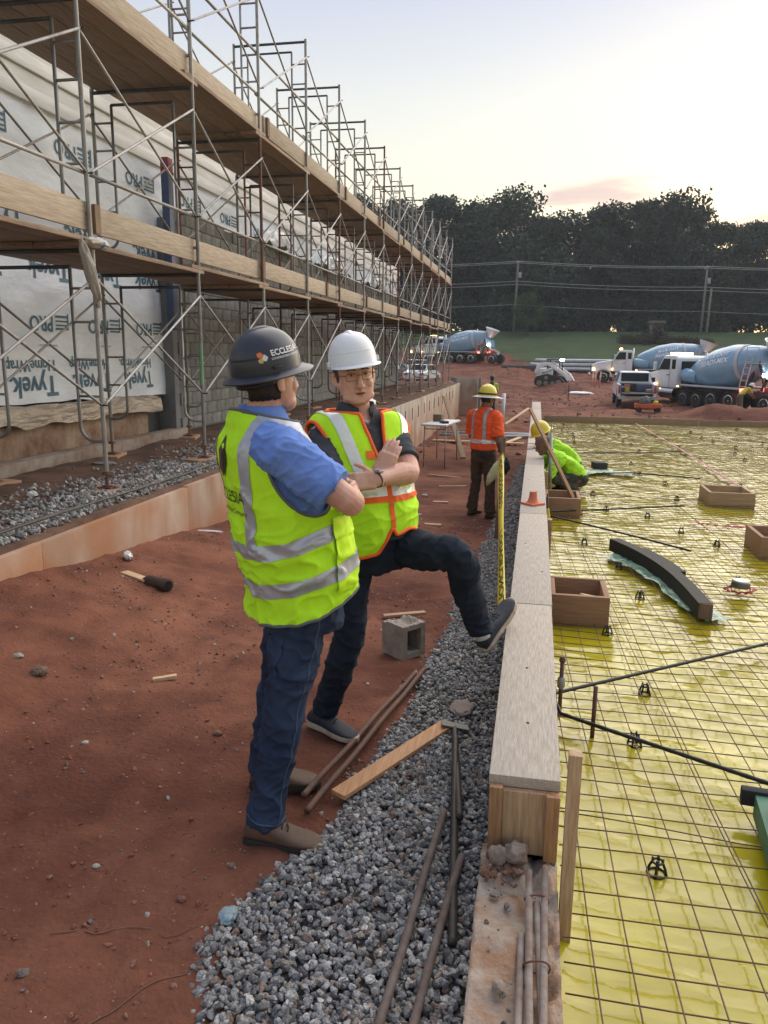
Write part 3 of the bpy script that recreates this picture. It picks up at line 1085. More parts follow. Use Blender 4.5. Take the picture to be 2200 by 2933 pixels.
# band of lapped sheathing tape and foam at the head of the wall
band_m = mat('cream_head_band', (0.74, 0.74, 0.71), 0.6, var=0.22, scale=2.5, stretch=(1, 0.4, 3), bump=0.4, bscale=6)
for i, (z0, z1, dx) in enumerate(((4.55, 4.72, 0.05), (4.72, 4.9, 0.02), (4.9, 5.06, 0.06), (5.06, 5.4, 0.03))):
    MB().box((-5.93 + dx, 17.5, (z0 + z1) / 2), (0.08, 31, z1 - z0 - 0.004), bev=0.012).build('head_trim', band_m, bld, smooth=True)
core_m = mat('dark_core', (0.06, 0.06, 0.06), 0.9)
MB().box((-6.3, 17.5, 2.9), (0.6, 30.8, 4.9)).build('inner_wall', core_m, bld)
ink = mat('blue_ink', (0.06, 0.16, 0.24), 0.6, var=0.2, scale=20)
TXT = {}


def wrap_text(body, size, y, z, bold=True):
    key = (body, size)
    if key not in TXT:
        TXT[key] = text_mesh(body, size, bold)
    vs, fs = TXT[key]
    b = MB()
    yy = np.array([y - v.x for v in vs])
    zz = np.array([z - v.y for v in vs])
    xx = wrap_x(yy, zz) + 0.007
    b.add(list(zip(xx, yy, zz)), fs)
    b.build('printed_text', ink, wrap)


def wrap_logo(y, z, s):
    b = MB()
    for (u0, u1, v0, v1) in ((0, 0.5, 0.0, 0.06), (0, 0.5, 0.12, 0.16), (0.0, 0.5, 0.22, 0.26), (0.5, 0.56, -0.05, 0.35), (0, 0.5, 0.3, 0.35)):
        q = [(y + u * s, z - v * s) for u, v in ((u0, v0), (u1, v0), (u1, v1), (u0, v1))]
        yy, zz = np.array([a for a, _ in q]), np.array([c for _, c in q])
        xx = wrap_x(yy, zz) + 0.007
        b.add(list(zip(xx, yy, zz)), [(0, 1, 2, 3)])
    b.build('printed_logo', ink, wrap)


for j, yq in enumerate((7.45, 8.75, 10.0, 11.25)):
    wrap_text('Tyvek.', 0.34, yq, 2.72 + 0.03 * j)
    wrap_text('PRO', 0.25, yq - 0.2, 2.10)
    wrap_logo(yq + 0.08, 2.2, 0.5)
    wrap_text('Tyvek.', 0.34, yq - 0.45, 1.36)
    wrap_text('HomeWrap.', 0.19, yq - 0.5, 1.60)
    wrap_text('www.construction', 0.05, yq - 0.1, 1.83, False)
for j, yq in enumerate((7.6, 9.3, 11.0, 12.7, 14.4, 16.1, 17.8)):
    wrap_text('PRO', 0.25, yq, 4.22)
    wrap_logo(yq + 0.28, 4.32, 0.55)
    wrap_text('HomeWrap.', 0.19, yq - 0.5, 3.52)
    wrap_text('Tyvek.', 0.34, yq + 0.3, 3.2)

# ---- concrete block walling
blk_m = mat('concrete_block', (0.25, 0.255, 0.245), 0.92, var=0.3, scale=9, bump=0.5, bscale=60, rnd=0.14, spec=0.2)
mort_m = mat('joint_mortar', (0.17, 0.17, 0.165), 0.95, var=0.3, scale=20, bump=0.4)
bw = MB().box((-5.76, 21.95, 2.2), (0.1, 20.3, 3.45)).build('block_wall', mort_m, bld)
BASE[bw.name] = BASE[bld.name]
proto = None
z0b, hb, lb = 0.5, 0.203, 0.406
count, far = 0, MB()
rows = 17
top_of = lambda y: 3.95
cols = [(c, r) for c in range(0, 51) for r in range(rows)]
for c, r in cols:
    y = 11.8 + (c + 0.5) * lb + (lb / 2 if r % 2 else 0)
    z = z0b + (r + 0.5) * hb
    if y + lb / 2 > 32.2:
        continue
    if r == rows - 1 and c % 7 == 5:
        continue
    if count < 300:
        if proto is None:
            proto = MB().box((-5.75, 0, 0), (0.136, lb - 0.011, hb - 0.011), bev=0.004)
            o = MB()
            o.v = [(x_, y_ + y, z_ + z) for x_, y_, z_ in proto.v]
            o.f = proto.f
            first = o.build('block', blk_m, bw, smooth=True)
            fy, fz = y, z
        else:
            cp = first.copy()
            COL.objects.link(cp)
            cp.parent = bw
            cp.location = (random.uniform(-0.002, 0.002), y - fy, z - fz)
        count += 1
    else:
        far.box((-5.75, y, z), (0.134, lb - 0.012, hb - 0.012))
props(far.build('far_blocks', blk_m, bw), kind='stuff')
MB().box((-5.86, 11.72, 2.15), (0.30, 0.16, 3.3), bev=0.006).build('corner_pier', mat('pier_concrete', (0.22, 0.23, 0.25), 0.9, var=0.2, scale=5), bld, smooth=True)
MB().box((-5.70, 7.0, 0.30), (0.22, 9.6, 0.5), bev=0.01).build('footing', mat('footing_concrete', (0.30, 0.27, 0.24), 0.92, col2=(0.20, 0.13, 0.09), scale=4, bump=0.4), bld, smooth=True)
MB().box((-6.02, 6.6, 0.66), (0.2, 9.0, 0.5), bev=0.01).build('brick_ledge', mat('ledge_concrete', (0.33, 0.25, 0.18), 0.92, col2=(0.17, 0.085, 0.055), scale=3, bump=0.4), bld, smooth=True)

# crumpled clear plastic hanging out below the house wrap
pm = mat('dusty_plastic', (0.36, 0.31, 0.25), 0.35, col2=(0.22, 0.165, 0.12), scale=3, bump=0.8, bscale=10, stretch=(1, 0.5, 2), spec=0.6, bdist=0.03)
py_ = np.arange(4.0, 11.4, 0.05)
pt = np.linspace(0, 1, 14)
PY, PT = np.meshgrid(py_, pt)
PX = -5.88 + 0.10 * PT + 0.03 * fbm(PY * 1.6, PT * 3, 91, 3) + 0.01 * np.sin(PT * 3.14)
PZ = 1.17 - 0.24 * PT ** 1.3 + 0.07 * fbm(PY * 1.1, PT * 2, 92, 3) - 0.012 * (PY - 6) + 0.03 * ridge(PY * 3, PT * 4, 93, 2)
o = mesh_obj('plastic_skirt', np.stack([PX, PY, PZ], -1).reshape(-1, 3), grid_faces(len(py_), len(pt)), pm)
props(o, 'dusty crumpled plastic sheet hanging below the house wrap', 'plastic sheet')
# white plastic heaped on the block wall
hm = mat('white_plastic_film', (0.7, 0.72, 0.74), 0.3, var=0.2, scale=5, bump=0.7, bscale=9, spec=0.6, bdist=0.03)
for yq, ln, label in ((16.8, 1.9, 'nearest white plastic heap draped over the top of the block wall'), (21.5, 2.4, 'middle white plastic heap draped over the top of the block wall'), (27.0, 2.8, 'farthest white plastic heap draped over the top of the block wall')):
    a = np.linspace(-1, 1, 40)
    c = np.linspace(-1, 1, 22)
    A, Cc = np.meshgrid(a, c)
    hh = 0.28 * (1 - A ** 2) * (1 - 0.5 * Cc ** 2) + 0.12 * ridge(A * 3, Cc * 3, int(yq), 3) - 0.35 * np.clip(np.abs(Cc) - 0.45, 0, 1)
    o = mesh_obj('plastic_film', np.stack([-5.72 + 0.3 * Cc, yq + ln / 2 * A, 3.97 + hh], -1).reshape(-1, 3), grid_faces(40, 22), hm, base=(-5.72, yq, 3.9))
    props(o, label, 'plastic film', 'plastic film on the block wall')
sc_ = thing('steel_column', 'blue steel column with a red primed top beside the house wrap', 'column', (-5.62, 11.5, 2.8))
MB().box((-5.62, 11.5, 3.25), (0.12, 0.16, 2.3), bev=0.004).build('shaft', mat('blue_steel', (0.07, 0.10, 0.19), 0.5, 0.2, var=0.3, scale=5), sc_, smooth=True)
MB().box((-5.618, 11.5, 4.5), (0.124, 0.164, 0.22), bev=0.004).build('primed_top', mat('red_primer', (0.22, 0.035, 0.05), 0.6), sc_, smooth=True)
lb_ = MB().bar((-5.42, 4.2, 3.42), (-5.42, 11.4, 3.42), 0.04, 0.14, bev=0.004).build('ledger_board', wood('ledger_wood', (0.36, 0.2, 0.09), (0.24, 0.12, 0.05), 'Y', 5), smooth=True)
props(lb_, 'brown ledger board running along the upper house wrap to the steel column', 'board')

# ================================================================ SCAFFOLD
steel = mat('scaffold_steel', (0.24, 0.245, 0.24), 0.5, 0.5, col2=(0.20, 0.15, 0.115), scale=5, thr=(0.3, 0.5), rnd=0.25)
rust = mat('rusty_scaffold_steel', (0.20, 0.10, 0.075), 0.65, 0.4, col2=(0.11, 0.055, 0.045), scale=6, rnd=0.2)
galv = mat('galvanised_brace', (0.33, 0.33, 0.325), 0.55, 0.35, col2=(0.18, 0.16, 0.14), scale=6, thr=(0.3, 0.5), rnd=0.2)
dark_steel = mat('dark_scaffold_steel', (0.09, 0.095, 0.105), 0.5, 0.6, var=0.4, scale=6, rnd=0.2)
FW, FH, OX, BAY, Y0 = 1.25, 2.05, -4.0, 2.26, 6.62
TIER = [0.64, 2.68, 4.74]
TN = ['bottom', 'middle', 'top']


def make_frame(m, jack):
    t = thing('scaffold_trestle', 'x', 'scaffold frame', (0, 0, 0), 'scaffold frames along the building')
    r = 0.0215
    for nm, x in (('outer_leg', 0.0), ('inner_leg', -FW)):
        MB().tube([(x, 0, 0), (x, 0, FH + 0.02)], r, 10).build(nm, m, t, smooth=True)
        s = -1 if x == 0 else 1
        xl = x + s * 0.24
        pts = [(x, 0, 0.30)] + [(x + s * (0.24 - 0.14 + 0.14 * math.sin(a)), 0, 0.30 + 0.14 - 0.14 * math.cos(a)) for a in np.linspace(0, math.pi / 2, 6)] + [(xl, 0, FH - 0.16)]
        MB().tube(pts, 0.017, 8).build('ladder_rail', m, t, smooth='all')
        for zr in (0.72, 1.06, 1.40, 1.70):
            MB().tube([(x, 0, zr), (xl, 0, zr)], 0.013, 6).build('rung', m, t, smooth='all')
        if jack:
            MB().tube([(x, 0, -0.14), (x, 0, 0.02)], 0.015, 8).lathe([(0.05, -0.13), (0.05, -0.125)], (x, 0, 0), n=10).box((x, 0, -0.142), (0.14, 0.14, 0.012)).lathe([(0.045, -0.02), (0.045, 0.012)], (x, 0, 0), n=8).build('base_jack', rust, t, smooth=True)
    MB().tube([(0, 0, FH - 0.02), (-FW, 0, FH - 0.02)], 0.021, 8).build('top_bar', dark_steel, t, smooth='all')
    MB().tube([(-0.24, 0, FH - 0.16), (-FW + 0.24, 0, FH - 0.16)], 0.017, 8).build('brace_bar', dark_steel, t, smooth='all')
    return t


fr = {(0, 0): make_frame(steel, True), (1, 0): make_frame(steel, False), (0, 1): make_frame(rust, True), (1, 1): make_frame(rust, False)}
used = set()
for k in range(-1, 14):
    for ti in range(3):
        if ti == 2 and k < 0:
            continue
        rusty = 1 if (k, ti) in ((2, 1), (4, 1), (4, 0), (7, 1), (6, 2), (10, 1), (9, 0)) else 0
        key = (0 if ti == 0 else 1, rusty)
        pos = (OX, Y0 + BAY * k + random.uniform(-0.03, 0.03), TIER[ti])
        lab = f'{"rusty" if rusty else "grey steel"} scaffold frame, {TN[ti]} tier, {ORD[k + 1]} from the camera'
        if key in used:
            cpf = copy_tree(fr[key], pos, R(random.uniform(-0.7, 0.7)), lab)
            if (k, ti) == (1, 0):
                marked = cpf
        else:
            used.add(key)
            fr[key].location = pos
            fr[key]['label'] = lab
MB().tube([(OX, Y0 + BAY, 1.38), (OX, Y0 + BAY, 1.86)], 0.0228, 10).build('paint_mark', mat('green_paint', (0.06, 0.26, 0.10), 0.6, col2=(0.2, 0.3, 0.2), scale=9), marked)


def make_brace(z0, z1, m=galv):
    t = thing('cross_brace', 'x', 'cross brace', (0, 0, 0), 'scaffold cross braces')
    for a, b, dx in ((z0, z1, 0.012), (z1, z0, -0.012)):
        p, q = V((dx, -0.0, a)), V((dx, BAY, b))
        MB().tube([p, p.lerp(q, 0.03), p.lerp(q, 0.97), q], [0.008, 0.0135, 0.0135, 0.008], 7).build('brace_bar', m, t, smooth='all')
    MB().tube([(-0.02, BAY / 2, (z0 + z1) / 2), (0.02, BAY / 2, (z0 + z1) / 2)], 0.012, 6).build('pivot', m, t)
    for yq in (0.0, BAY):
        for zq in (z0, z1):
            MB().tube([(-0.03, yq, zq), (0.05, yq, zq)], 0.007, 6).build('lock_stud', dark_steel, t)
    return t


brs = {'outer': make_brace(0.64, 1.80), 'inner': make_brace(0.64, 1.80, steel)}
ub = set()
for k in range(-1, 13):
    for ti in range(3):
        if ti == 2 and k < 0:
            continue
        for side, x in (('outer', OX + 0.02), ('inner', OX - FW - 0.02)):
            pos = (x, Y0 + BAY * k, TIER[ti])
            lab = f'crossed steel braces on the {side} side, {TN[ti]} tier, {ORD[k + 1]} bay from the camera'
            if side in ub:
                copy_tree(brs[side], pos, None, lab)
            else:
                ub.add(side)
                brs[side].location = pos
                brs[side]['label'] = lab
# guard rails on the middle tier
gr = MB().tube([(0, -0.08, 0), (0, BAY + 0.08, 0)], 0.0175, 8).build('guard_rail', galv, smooth='all')
for k in range(-1, 13):
    o = gr if k == -1 else copy_tree(gr)
    o.location = (OX - 0.03, Y0 + BAY * (k + 0.5), TIER[1] + 0.62 + random.uniform(-0.02, 0.02))
    props(o, f'horizontal pipe guard rail on the middle tier, {ORD[k + 1]} bay from the camera', 'guard rail', 'guard rails on the middle tier')

for k in range(0, 13):
    for j, zq in enumerate((0.55, 1.08)):
        o = copy_tree(gr)
        o.location = (OX - 0.03, Y0 + BAY * (k + 0.5), TIER[2] + zq + random.uniform(-0.03, 0.03))
        props(o, f'{"lower" if j == 0 else "upper"} pipe guard rail on the top tier, {ORD[k]} bay from the camera', 'guard rail', 'guard rails on the top tier')

# decks of loose planks
plank_m = wood('scaffold_plank', (0.34, 0.245, 0.165), (0.19, 0.125, 0.085), 'Y', 4, rnd=0.22, bump=0.3)
toe_m = wood('toe_board_wood', (0.43, 0.36, 0.275), (0.28, 0.22, 0.155), 'Y', 3.5, rnd=0.15, bump=0.3)


def make_deck():
    t = thing('scaffold_deck', 'x', 'scaffold deck', (0, 0, 0), 'plank decks of the scaffold')
    for i in range(5):
        y0, y1 = -0.12 - random.uniform(0, 0.12), BAY + 0.1 + random.uniform(0, 0.14)
        MB().box((0.035 - 0.125 - i * 0.248, (y0 + y1) / 2, 0.022 + random.uniform(-0.002, 0.003)), (0.238, y1 - y0, 0.042), bev=0.004).build('plank', plank_m, t, smooth=True)
    return t


decks = [make_deck(), make_deck()]
ud = set()
for lev, zt in ((0, TIER[1] + 0.006), (1, TIER[2] + 0.006)):
    for k in range(-2 if lev == 0 else -1, 13):
        dk = decks[k % 2]
        pos = (OX - 0.01, Y0 + BAY * k, zt + (0.045 if k % 2 else 0.0))
        lab = f'{"lower" if lev == 0 else "upper"} plank deck of the scaffold, {ORD[k + 2]} bay from the camera'
        if k % 2 in ud:
            copy_tree(dk, pos, None, lab)
        else:
            ud.add(k % 2)
            dk.location = pos
            dk['label'] = lab
for lev, zt, off in ((0, TIER[1] + 0.15, 0.045), (1, TIER[2] + 0.10, 0.045)):
    yq, k = 2.2, 0
    while yq < 36:
        L = random.choice((4.6, 4.9, 3.7))
        y1 = min(yq + L, 36.2)
        zz0 = zt + random.uniform(-0.01, 0.012)
        o = MB().bar((OX - off - 0.022 * (k % 2), yq, zz0 + 0.125), (OX - off - 0.022 * (k % 2), y1, zz0 + 0.125 + random.uniform(-0.01, 0.01)), 0.036, 0.245, bev=0.004).build('toe_board', toe_m, smooth=True)
        props(o, f'{"lower" if lev == 0 else "upper"} toe board on edge beside the deck, {ORD[k]} from the camera', 'toe board', 'toe boards of the scaffold')
        # cleats
        if k:
            c = MB().bar((OX - off + 0.035, yq + 0.12, zz0 + 0.0), (OX - off + 0.035, yq + 0.12, zz0 + 0.25), 0.09, 0.03, up=(1, 0, 0)).build('cleat', old_wood)
            props(c, f'dark wooden cleat on the {"lower" if lev == 0 else "upper"} toe boards, {ORD[k - 1]} from the camera', 'cleat', 'cleats on the toe boards')
        yq = y1 - 0.16
        k += 1
# sole boards under the jacks
sb_m = wood('sole_board_wood', (0.40, 0.25, 0.14), (0.26, 0.15, 0.09), 'Y', 5)
for k in range(0, 14):
    for side, x in (('outer', OX), ('inner', OX - FW)):
        yq = Y0 + BAY * k
        zt = TIER[0] - 0.15
        zb = zt - 0.045
        rot = Matrix.Rotation(random.uniform(-0.35, 0.35), 3, 'Z')
        o = MB().box((x + random.uniform(-0.02, 0.02), yq, (zt + zb) / 2), (0.24, 0.5, 0.042), rot, bev=0.004).build('sole_board', sb_m, smooth=True)
        props(o, f'wooden sole board under the {side} scaffold leg, {ORD[k]} from the camera', 'sole board', 'sole boards under the scaffold')
# loose bars lying along the terrace edge
bar_m = mat('dull_rebar', (0.10, 0.085, 0.075), 0.6, 0.5, var=0.4, scale=12)
for i, (x0, x1, ya, yb, z) in enumerate(((-3.72, -3.60, 3.8, 12.0, 0.50), (-3.78, -3.66, 4.6, 13.5, 0.50), (-3.66, -3.63, 9.5, 20.0, 0.49))):
    pts = [(x0 + (x1 - x0) * t + 0.02 * math.sin(t * 7 + i), ya + (yb - ya) * t, z - 0.015 * i + 0.012 * math.sin(t * 9 + i)) for t in np.linspace(0, 1, 14)]
    o = MB().tube(pts, 0.009, 7).build('rebar', bar_m, smooth='all')
    props(o, ('long dull bar on the terrace gravel nearest the wall edge', 'long dull bar lying behind the nearer one on the terrace gravel', 'far dull bar lying along the concrete wall top')[i], 'rebar', 'bars along the terrace edge')
# cement sack caught on the first post
def crumple(name, c, d, m, label, cat, seed, rot=None, n=18):
    bm = bmesh.new()
    bmesh.ops.create_icosphere(bm, subdivisions=4, radius=1)
    rr = rot if rot is not None else Matrix.Identity(3)
    b = MB()
    vs = []
    for v in bm.verts:
        p = v.co.copy()
        k = 1 + 0.28 * mnoise.noise(p * 2.1 + V((seed, 0, 0))) + 0.16 * abs(mnoise.noise(p * 5.2 + V((0, seed, 0))))
        p = V((p.x * d[0] * k, p.y * d[1] * k, p.z * d[2] * k))
        vs.append(V(c) + rr @ p)
    b.add(vs, [[v.index for v in f.verts] for f in bm.faces])
    bm.free()
    o = b.build(name, m, smooth='all')
    return props(o, label, cat)


crumple('torn_sack', (OX + 0.05, Y0 - 0.12, 2.46), (0.05, 0.055, 0.27), mat('sack_paper', (0.42, 0.38, 0.33), 0.85, var=0.35, scale=6), 'torn dirty cement sack caught on the first scaffold post below the deck', 'sack', 3, Matrix.Rotation(0.42, 3, 'X'))
crumple('torn_sack', (OX + 0.06, Y0 + 0.0, 2.73), (0.06, 0.17, 0.045), mat('sack_blue', (0.45, 0.42, 0.38), 0.8, col2=(0.06, 0.16, 0.32), scale=5, thr=(0.42, 0.45)), 'blue and white torn sack wrapped over the deck edge at the first post', 'sack', 8)

# ================================================================ TREES AND BACKDROP
def leaf_mat(name, c1, c2):
    m = bpy.data.materials.new(name)
    m.use_nodes = True
    n, l = m.node_tree.nodes, m.node_tree.links
    b = n['Principled BSDF']
    b.inputs['Roughness'].default_value = 0.75
    b.inputs['Specular IOR Level'].default_value = 0.2
    at = n.new('ShaderNodeAttribute')
    at.attribute_name = 'rnd'
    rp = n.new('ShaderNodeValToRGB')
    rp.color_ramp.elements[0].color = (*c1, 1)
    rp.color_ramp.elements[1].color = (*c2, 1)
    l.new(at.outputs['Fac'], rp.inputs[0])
    oi = n.new('ShaderNodeObjectInfo')
    mr = n.new('ShaderNodeMapRange')
    mr.inputs['To Min'].default_value = 0.75
    mr.inputs['To Max'].default_value = 1.25
    l.new(oi.outputs['Random'], mr.inputs[0])
    hs = n.new('ShaderNodeHueSaturation')
    l.new(mr.outputs[0], hs.inputs['Value'])
    l.new(rp.outputs[0], hs.inputs['Color'])
    l.new(hs.outputs[0], b.inputs['Base Color'])
    return m


bark = mat('bark', (0.07, 0.055, 0.042), 0.95, var=0.4, scale=6, bump=0.5)
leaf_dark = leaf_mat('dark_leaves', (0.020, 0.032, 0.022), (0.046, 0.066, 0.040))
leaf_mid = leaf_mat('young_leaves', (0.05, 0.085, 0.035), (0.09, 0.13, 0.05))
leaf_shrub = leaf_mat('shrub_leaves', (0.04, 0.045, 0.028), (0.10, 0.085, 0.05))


def leaves(lobes, n, size, seed, sprig=0.15):
    """leaf-sized quads through the volume of a set of lobes (cx,cy,cz,rx,ry,rz)"""
    rg = np.random.default_rng(seed)
    L = np.array(lobes)
    w = L[:, 3] * L[:, 4] + L[:, 5] * L[:, 3]
    idx = rg.choice(len(L), n, p=w / w.sum())
    d = rg.normal(size=(n, 3))
    d /= np.linalg.norm(d, axis=1)[:, None]
    rr = (rg.random(n) ** 0.45)[:, None] * (1 + (rg.random(n) < sprig)[:, None] * rg.uniform(0.0, 0.35, (n, 1)))
    c = L[idx, :3] + d * rr * L[idx, 3:]
    a = rg.normal(size=(n, 3))
    a /= np.linalg.norm(a, axis=1)[:, None]
    b = np.cross(a, rg.normal(size=(n, 3)))
    b /= np.linalg.norm(b, axis=1)[:, None] + 1e-9
    s = size * rg.uniform(0.55, 1.35, n)[:, None]
    p = np.stack([c - a * s, c - b * s * 0.6, c + a * s, c + b * s * 0.6], 1)
    return p.reshape(-1, 3), np.arange(n * 4).reshape(-1, 4), np.clip(rg.random(n) * 0.7 + 0.3 * (d[:, 2] * 0.5 + 0.5), 0, 1)  # random tone plus painted light from above: lobe tops coloured lighter


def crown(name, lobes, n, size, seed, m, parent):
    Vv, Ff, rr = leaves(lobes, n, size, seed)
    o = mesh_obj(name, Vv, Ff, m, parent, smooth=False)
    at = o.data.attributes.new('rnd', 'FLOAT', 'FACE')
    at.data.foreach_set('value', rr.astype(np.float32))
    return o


def make_tree(seed, H, rad, low, n, size, m, name='tree', cat='tree', nl=46, spread=1.0):
    rg = random.Random(seed)
    t = thing(name, 'x', cat, (0, 0, 0))
    tb = MB()
    top = V((rg.uniform(-0.6, 0.6), rg.uniform(-0.6, 0.6), H * 0.86))
    pts = [V((0, 0, -0.4))] + [V((top.x * q + rg.uniform(-0.15, 0.15), top.y * q + rg.uniform(-0.15, 0.15), H * 0.86 * q)) for q in (0.15, 0.35, 0.55, 0.75, 1.0)]
    r0 = H * 0.022
    tb.tube(pts, [r0 * 1.35, r0, r0 * 0.85, r0 * 0.62, r0 * 0.38, r0 * 0.1], 9)
    lobes = []
    for i in range(nl):
        q = rg.random()
        z = H * (low + (1 - low) * q)
        prof = math.sin(math.pi * min(1, 0.16 + 0.80 * q)) ** 0.7
        a = rg.uniform(0, 6.283)
        rr = rad * prof * math.sqrt(rg.random()) * spread
        s = rad * rg.uniform(0.2, 0.42)
        lobes.append((math.cos(a) * rr, math.sin(a) * rr, min(z, H - s * 0.7), s * 1.15, s * 1.15, s * 0.85))
    for i in range(9):
        lb = lobes[i * 4 % len(lobes)]
        p0 = pts[2].lerp(pts[4], rg.random())
        p1 = V(lb[:3])
        tb.tube([p0, p0.lerp(p1, 0.5) + V((0, 0, 0.4)), p1], [r0 * 0.34, r0 * 0.2, r0 * 0.06], 6)
    tb.build('trunk', bark, t, smooth='all')
    crown('crown', lobes, n, size, seed, m, t)
    return t


protos = [make_tree(11, 19, 6.2, 0.10, 22000, 0.23, leaf_dark), make_tree(12, 20, 5.2, 0.16, 21000, 0.22, leaf_dark, spread=1.1), make_tree(13, 17.5, 7.0, 0.08, 23000, 0.24, leaf_dark), make_tree(14, 18, 5.6, 0.2, 16000, 0.22, leaf_dark, nl=34, spread=1.15)]
HS = [19, 20, 17.5, 18]
# (x, y, top z, variant, label)
spots = [(-33, 120, 24, 0), (-27, 117, 25, 1), (-21.5, 119, 24.5, 2), (-15.5, 118, 25.0, 0), (-10.2, 121, 24.3, 1), (-5.0, 118, 25.6, 2), (-0.2, 122, 22.5, 0), (4.6, 119, 22.4, 2), (9.4, 118, 23.2, 3), (13.6, 121, 24.0, 0), (17.2, 118, 24.6, 2), (21.5, 122, 23.4, 1), (25.2, 119, 20.6, 3), (29.8, 121, 20.9, 0), (33.8, 118, 21.4, 3), (38.5, 121, 22.5, 2), (44, 118, 22.8, 0),
         (-24, 129, 23, 2), (-12, 130, 24, 0), (-2, 131, 22, 2), (8, 130, 22.5, 0), (19, 131, 22, 2), (28, 131, 18.5, 0), (-38, 128, 24, 1)]
tl = ['tall dark tree at the left end of the wood behind the scaffold', 'tall dark tree second from the left end behind the scaffold', 'dark tree rising right behind the scaffold top frames', 'dark tree at the left of the open sky, next to the scaffold end', 'slim dark tree just right of the scaffold end', 'tallest dark tree with ragged top above the left utility pole',
      'dark tree sloping down right of the tallest one', 'low dark tree in the dip of the tree line', 'thin tree with sky gaps right of the dip', 'dark tree on the left flank of the broad dome', 'broad dome-topped dark tree left of the right utility poles', 'dark tree on the right flank of the broad dome', 'gappy tree standing behind the right utility poles', 'dark tree right of the utility poles', 'gappy tree letting pink sky through near the right edge', 'dark tree cut by the right edge of the picture', 'dark tree beyond the right edge of the wood',
      'back-row tree behind the scaffold end', 'back-row tree left of the tallest dark tree', 'back-row tree behind the slope of the tree line', 'back-row tree filling the dip', 'back-row tree behind the broad dome', 'back-row low tree behind the utility poles', 'back-row tree farthest left behind the scaffold']
done = set()
for i, (x, y, zt, v) in enumerate(spots):
    zb = float(lane(np.array(y)))
    s = (zt - zb) / HS[v] * 0.94
    sc = (s * random.uniform(0.95, 1.15), s * random.uniform(0.95, 1.15), s)
    if v in done:
        o = copy_tree(protos[v], (x, y, zb), random.uniform(0, 6.28), tl[i], scale=sc)
    else:
        done.add(v)
        o = protos[v]
        o.location = (x, y, zb)
        o.scale = sc
        o['label'] = tl[i]
    o['group'] = 'trees of the wood behind the site'
# undergrowth that closes the wood at the ground
und = []
rg = random.Random(5)
for i in range(220):
    x = rg.uniform(-45, 50)
    if 30.2 < x < 31.6:
        continue
    und.append((x, rg.uniform(113.5, 126), 4.7 + rg.uniform(0.3, 4.5), rg.uniform(1.5, 3), rg.uniform(1.2, 2.4), rg.uniform(1.2, 2.6)))
un = crown('undergrowth', und, 42000, 0.26, 77, leaf_dark, None)
props(un, 'dark undergrowth along the foot of the wood', kind='stuff')
yt = make_tree(21, 5.4, 1.9, 0.28, 2600, 0.13, leaf_mid, 'young_tree', 'tree', 30)
yt.location = (-1.5, 105.5, 4.05)
yt['label'] = 'small pale young tree on the grass bank beside the left utility pole'
# ivy-clad stone pillar with low shrubs on the bank
pil = thing('stone_pillar', 'stone pillar overgrown with ivy standing on the grass bank', 'pillar', (13.9, 100, 3.2))
MB().box((13.9, 100, 4.4), (1.5, 1.5, 2.6), bev=0.1).build('shaft', mat('pillar_stone', (0.17, 0.15, 0.14), 0.9, var=0.4, scale=2, bump=0.6), pil, smooth=True)
MB().box((13.9, 100, 5.62), (1.9, 1.9, 0.28), bev=0.06).build('cap', MATS['pillar_stone'], pil, smooth=True)
crown('ivy', [(13.9 + dx, 99.3 + dy, 3.4 + dz, 0.75, 0.5, 0.6) for dx, dy, dz in ((-.6, 0, .3), (.6, 0, .5), (0, -.1, 1.0), (.2, 0, 1.7), (-.9, .5, .8), (.9, .5, .2), (-.3, 0, 0))], 1500, 0.12, 31, leaf_dark, pil)
for i, (dx, rr, hh) in enumerate(((-3.4, 1.6, 1.1), (-1.6, 1.4, 1.2), (1.9, 1.5, 1.0), (3.6, 1.6, 0.9), (5.2, 1.2, 0.7))):
    zb = float(lane(np.array(99.0)))
    s = thing('shrub', ('leftmost low shrub beside the ivy pillar', 'low shrub at the left foot of the ivy pillar', 'low shrub at the right foot of the ivy pillar', 'second low shrub right of the ivy pillar', 'farthest right low shrub beside the ivy pillar')[i], 'shrub', (13.9 + dx, 99, zb), 'low shrubs round the pillar')
    crown('foliage', [(13.9 + dx + random.uniform(-rr, rr) * 0.6, 99 + random.uniform(-0.8, 0.8), zb + hh * 0.55, rr * 0.5, 0.8, hh * 0.6) for _ in range(7)], 1100, 0.11, 40 + i, leaf_shrub, s)
    MB().tube([(13.9 + dx, 99, zb - 0.2), (13.9 + dx, 99, zb + hh * 0.5)], 0.06, 6).build('stem', bark, s)

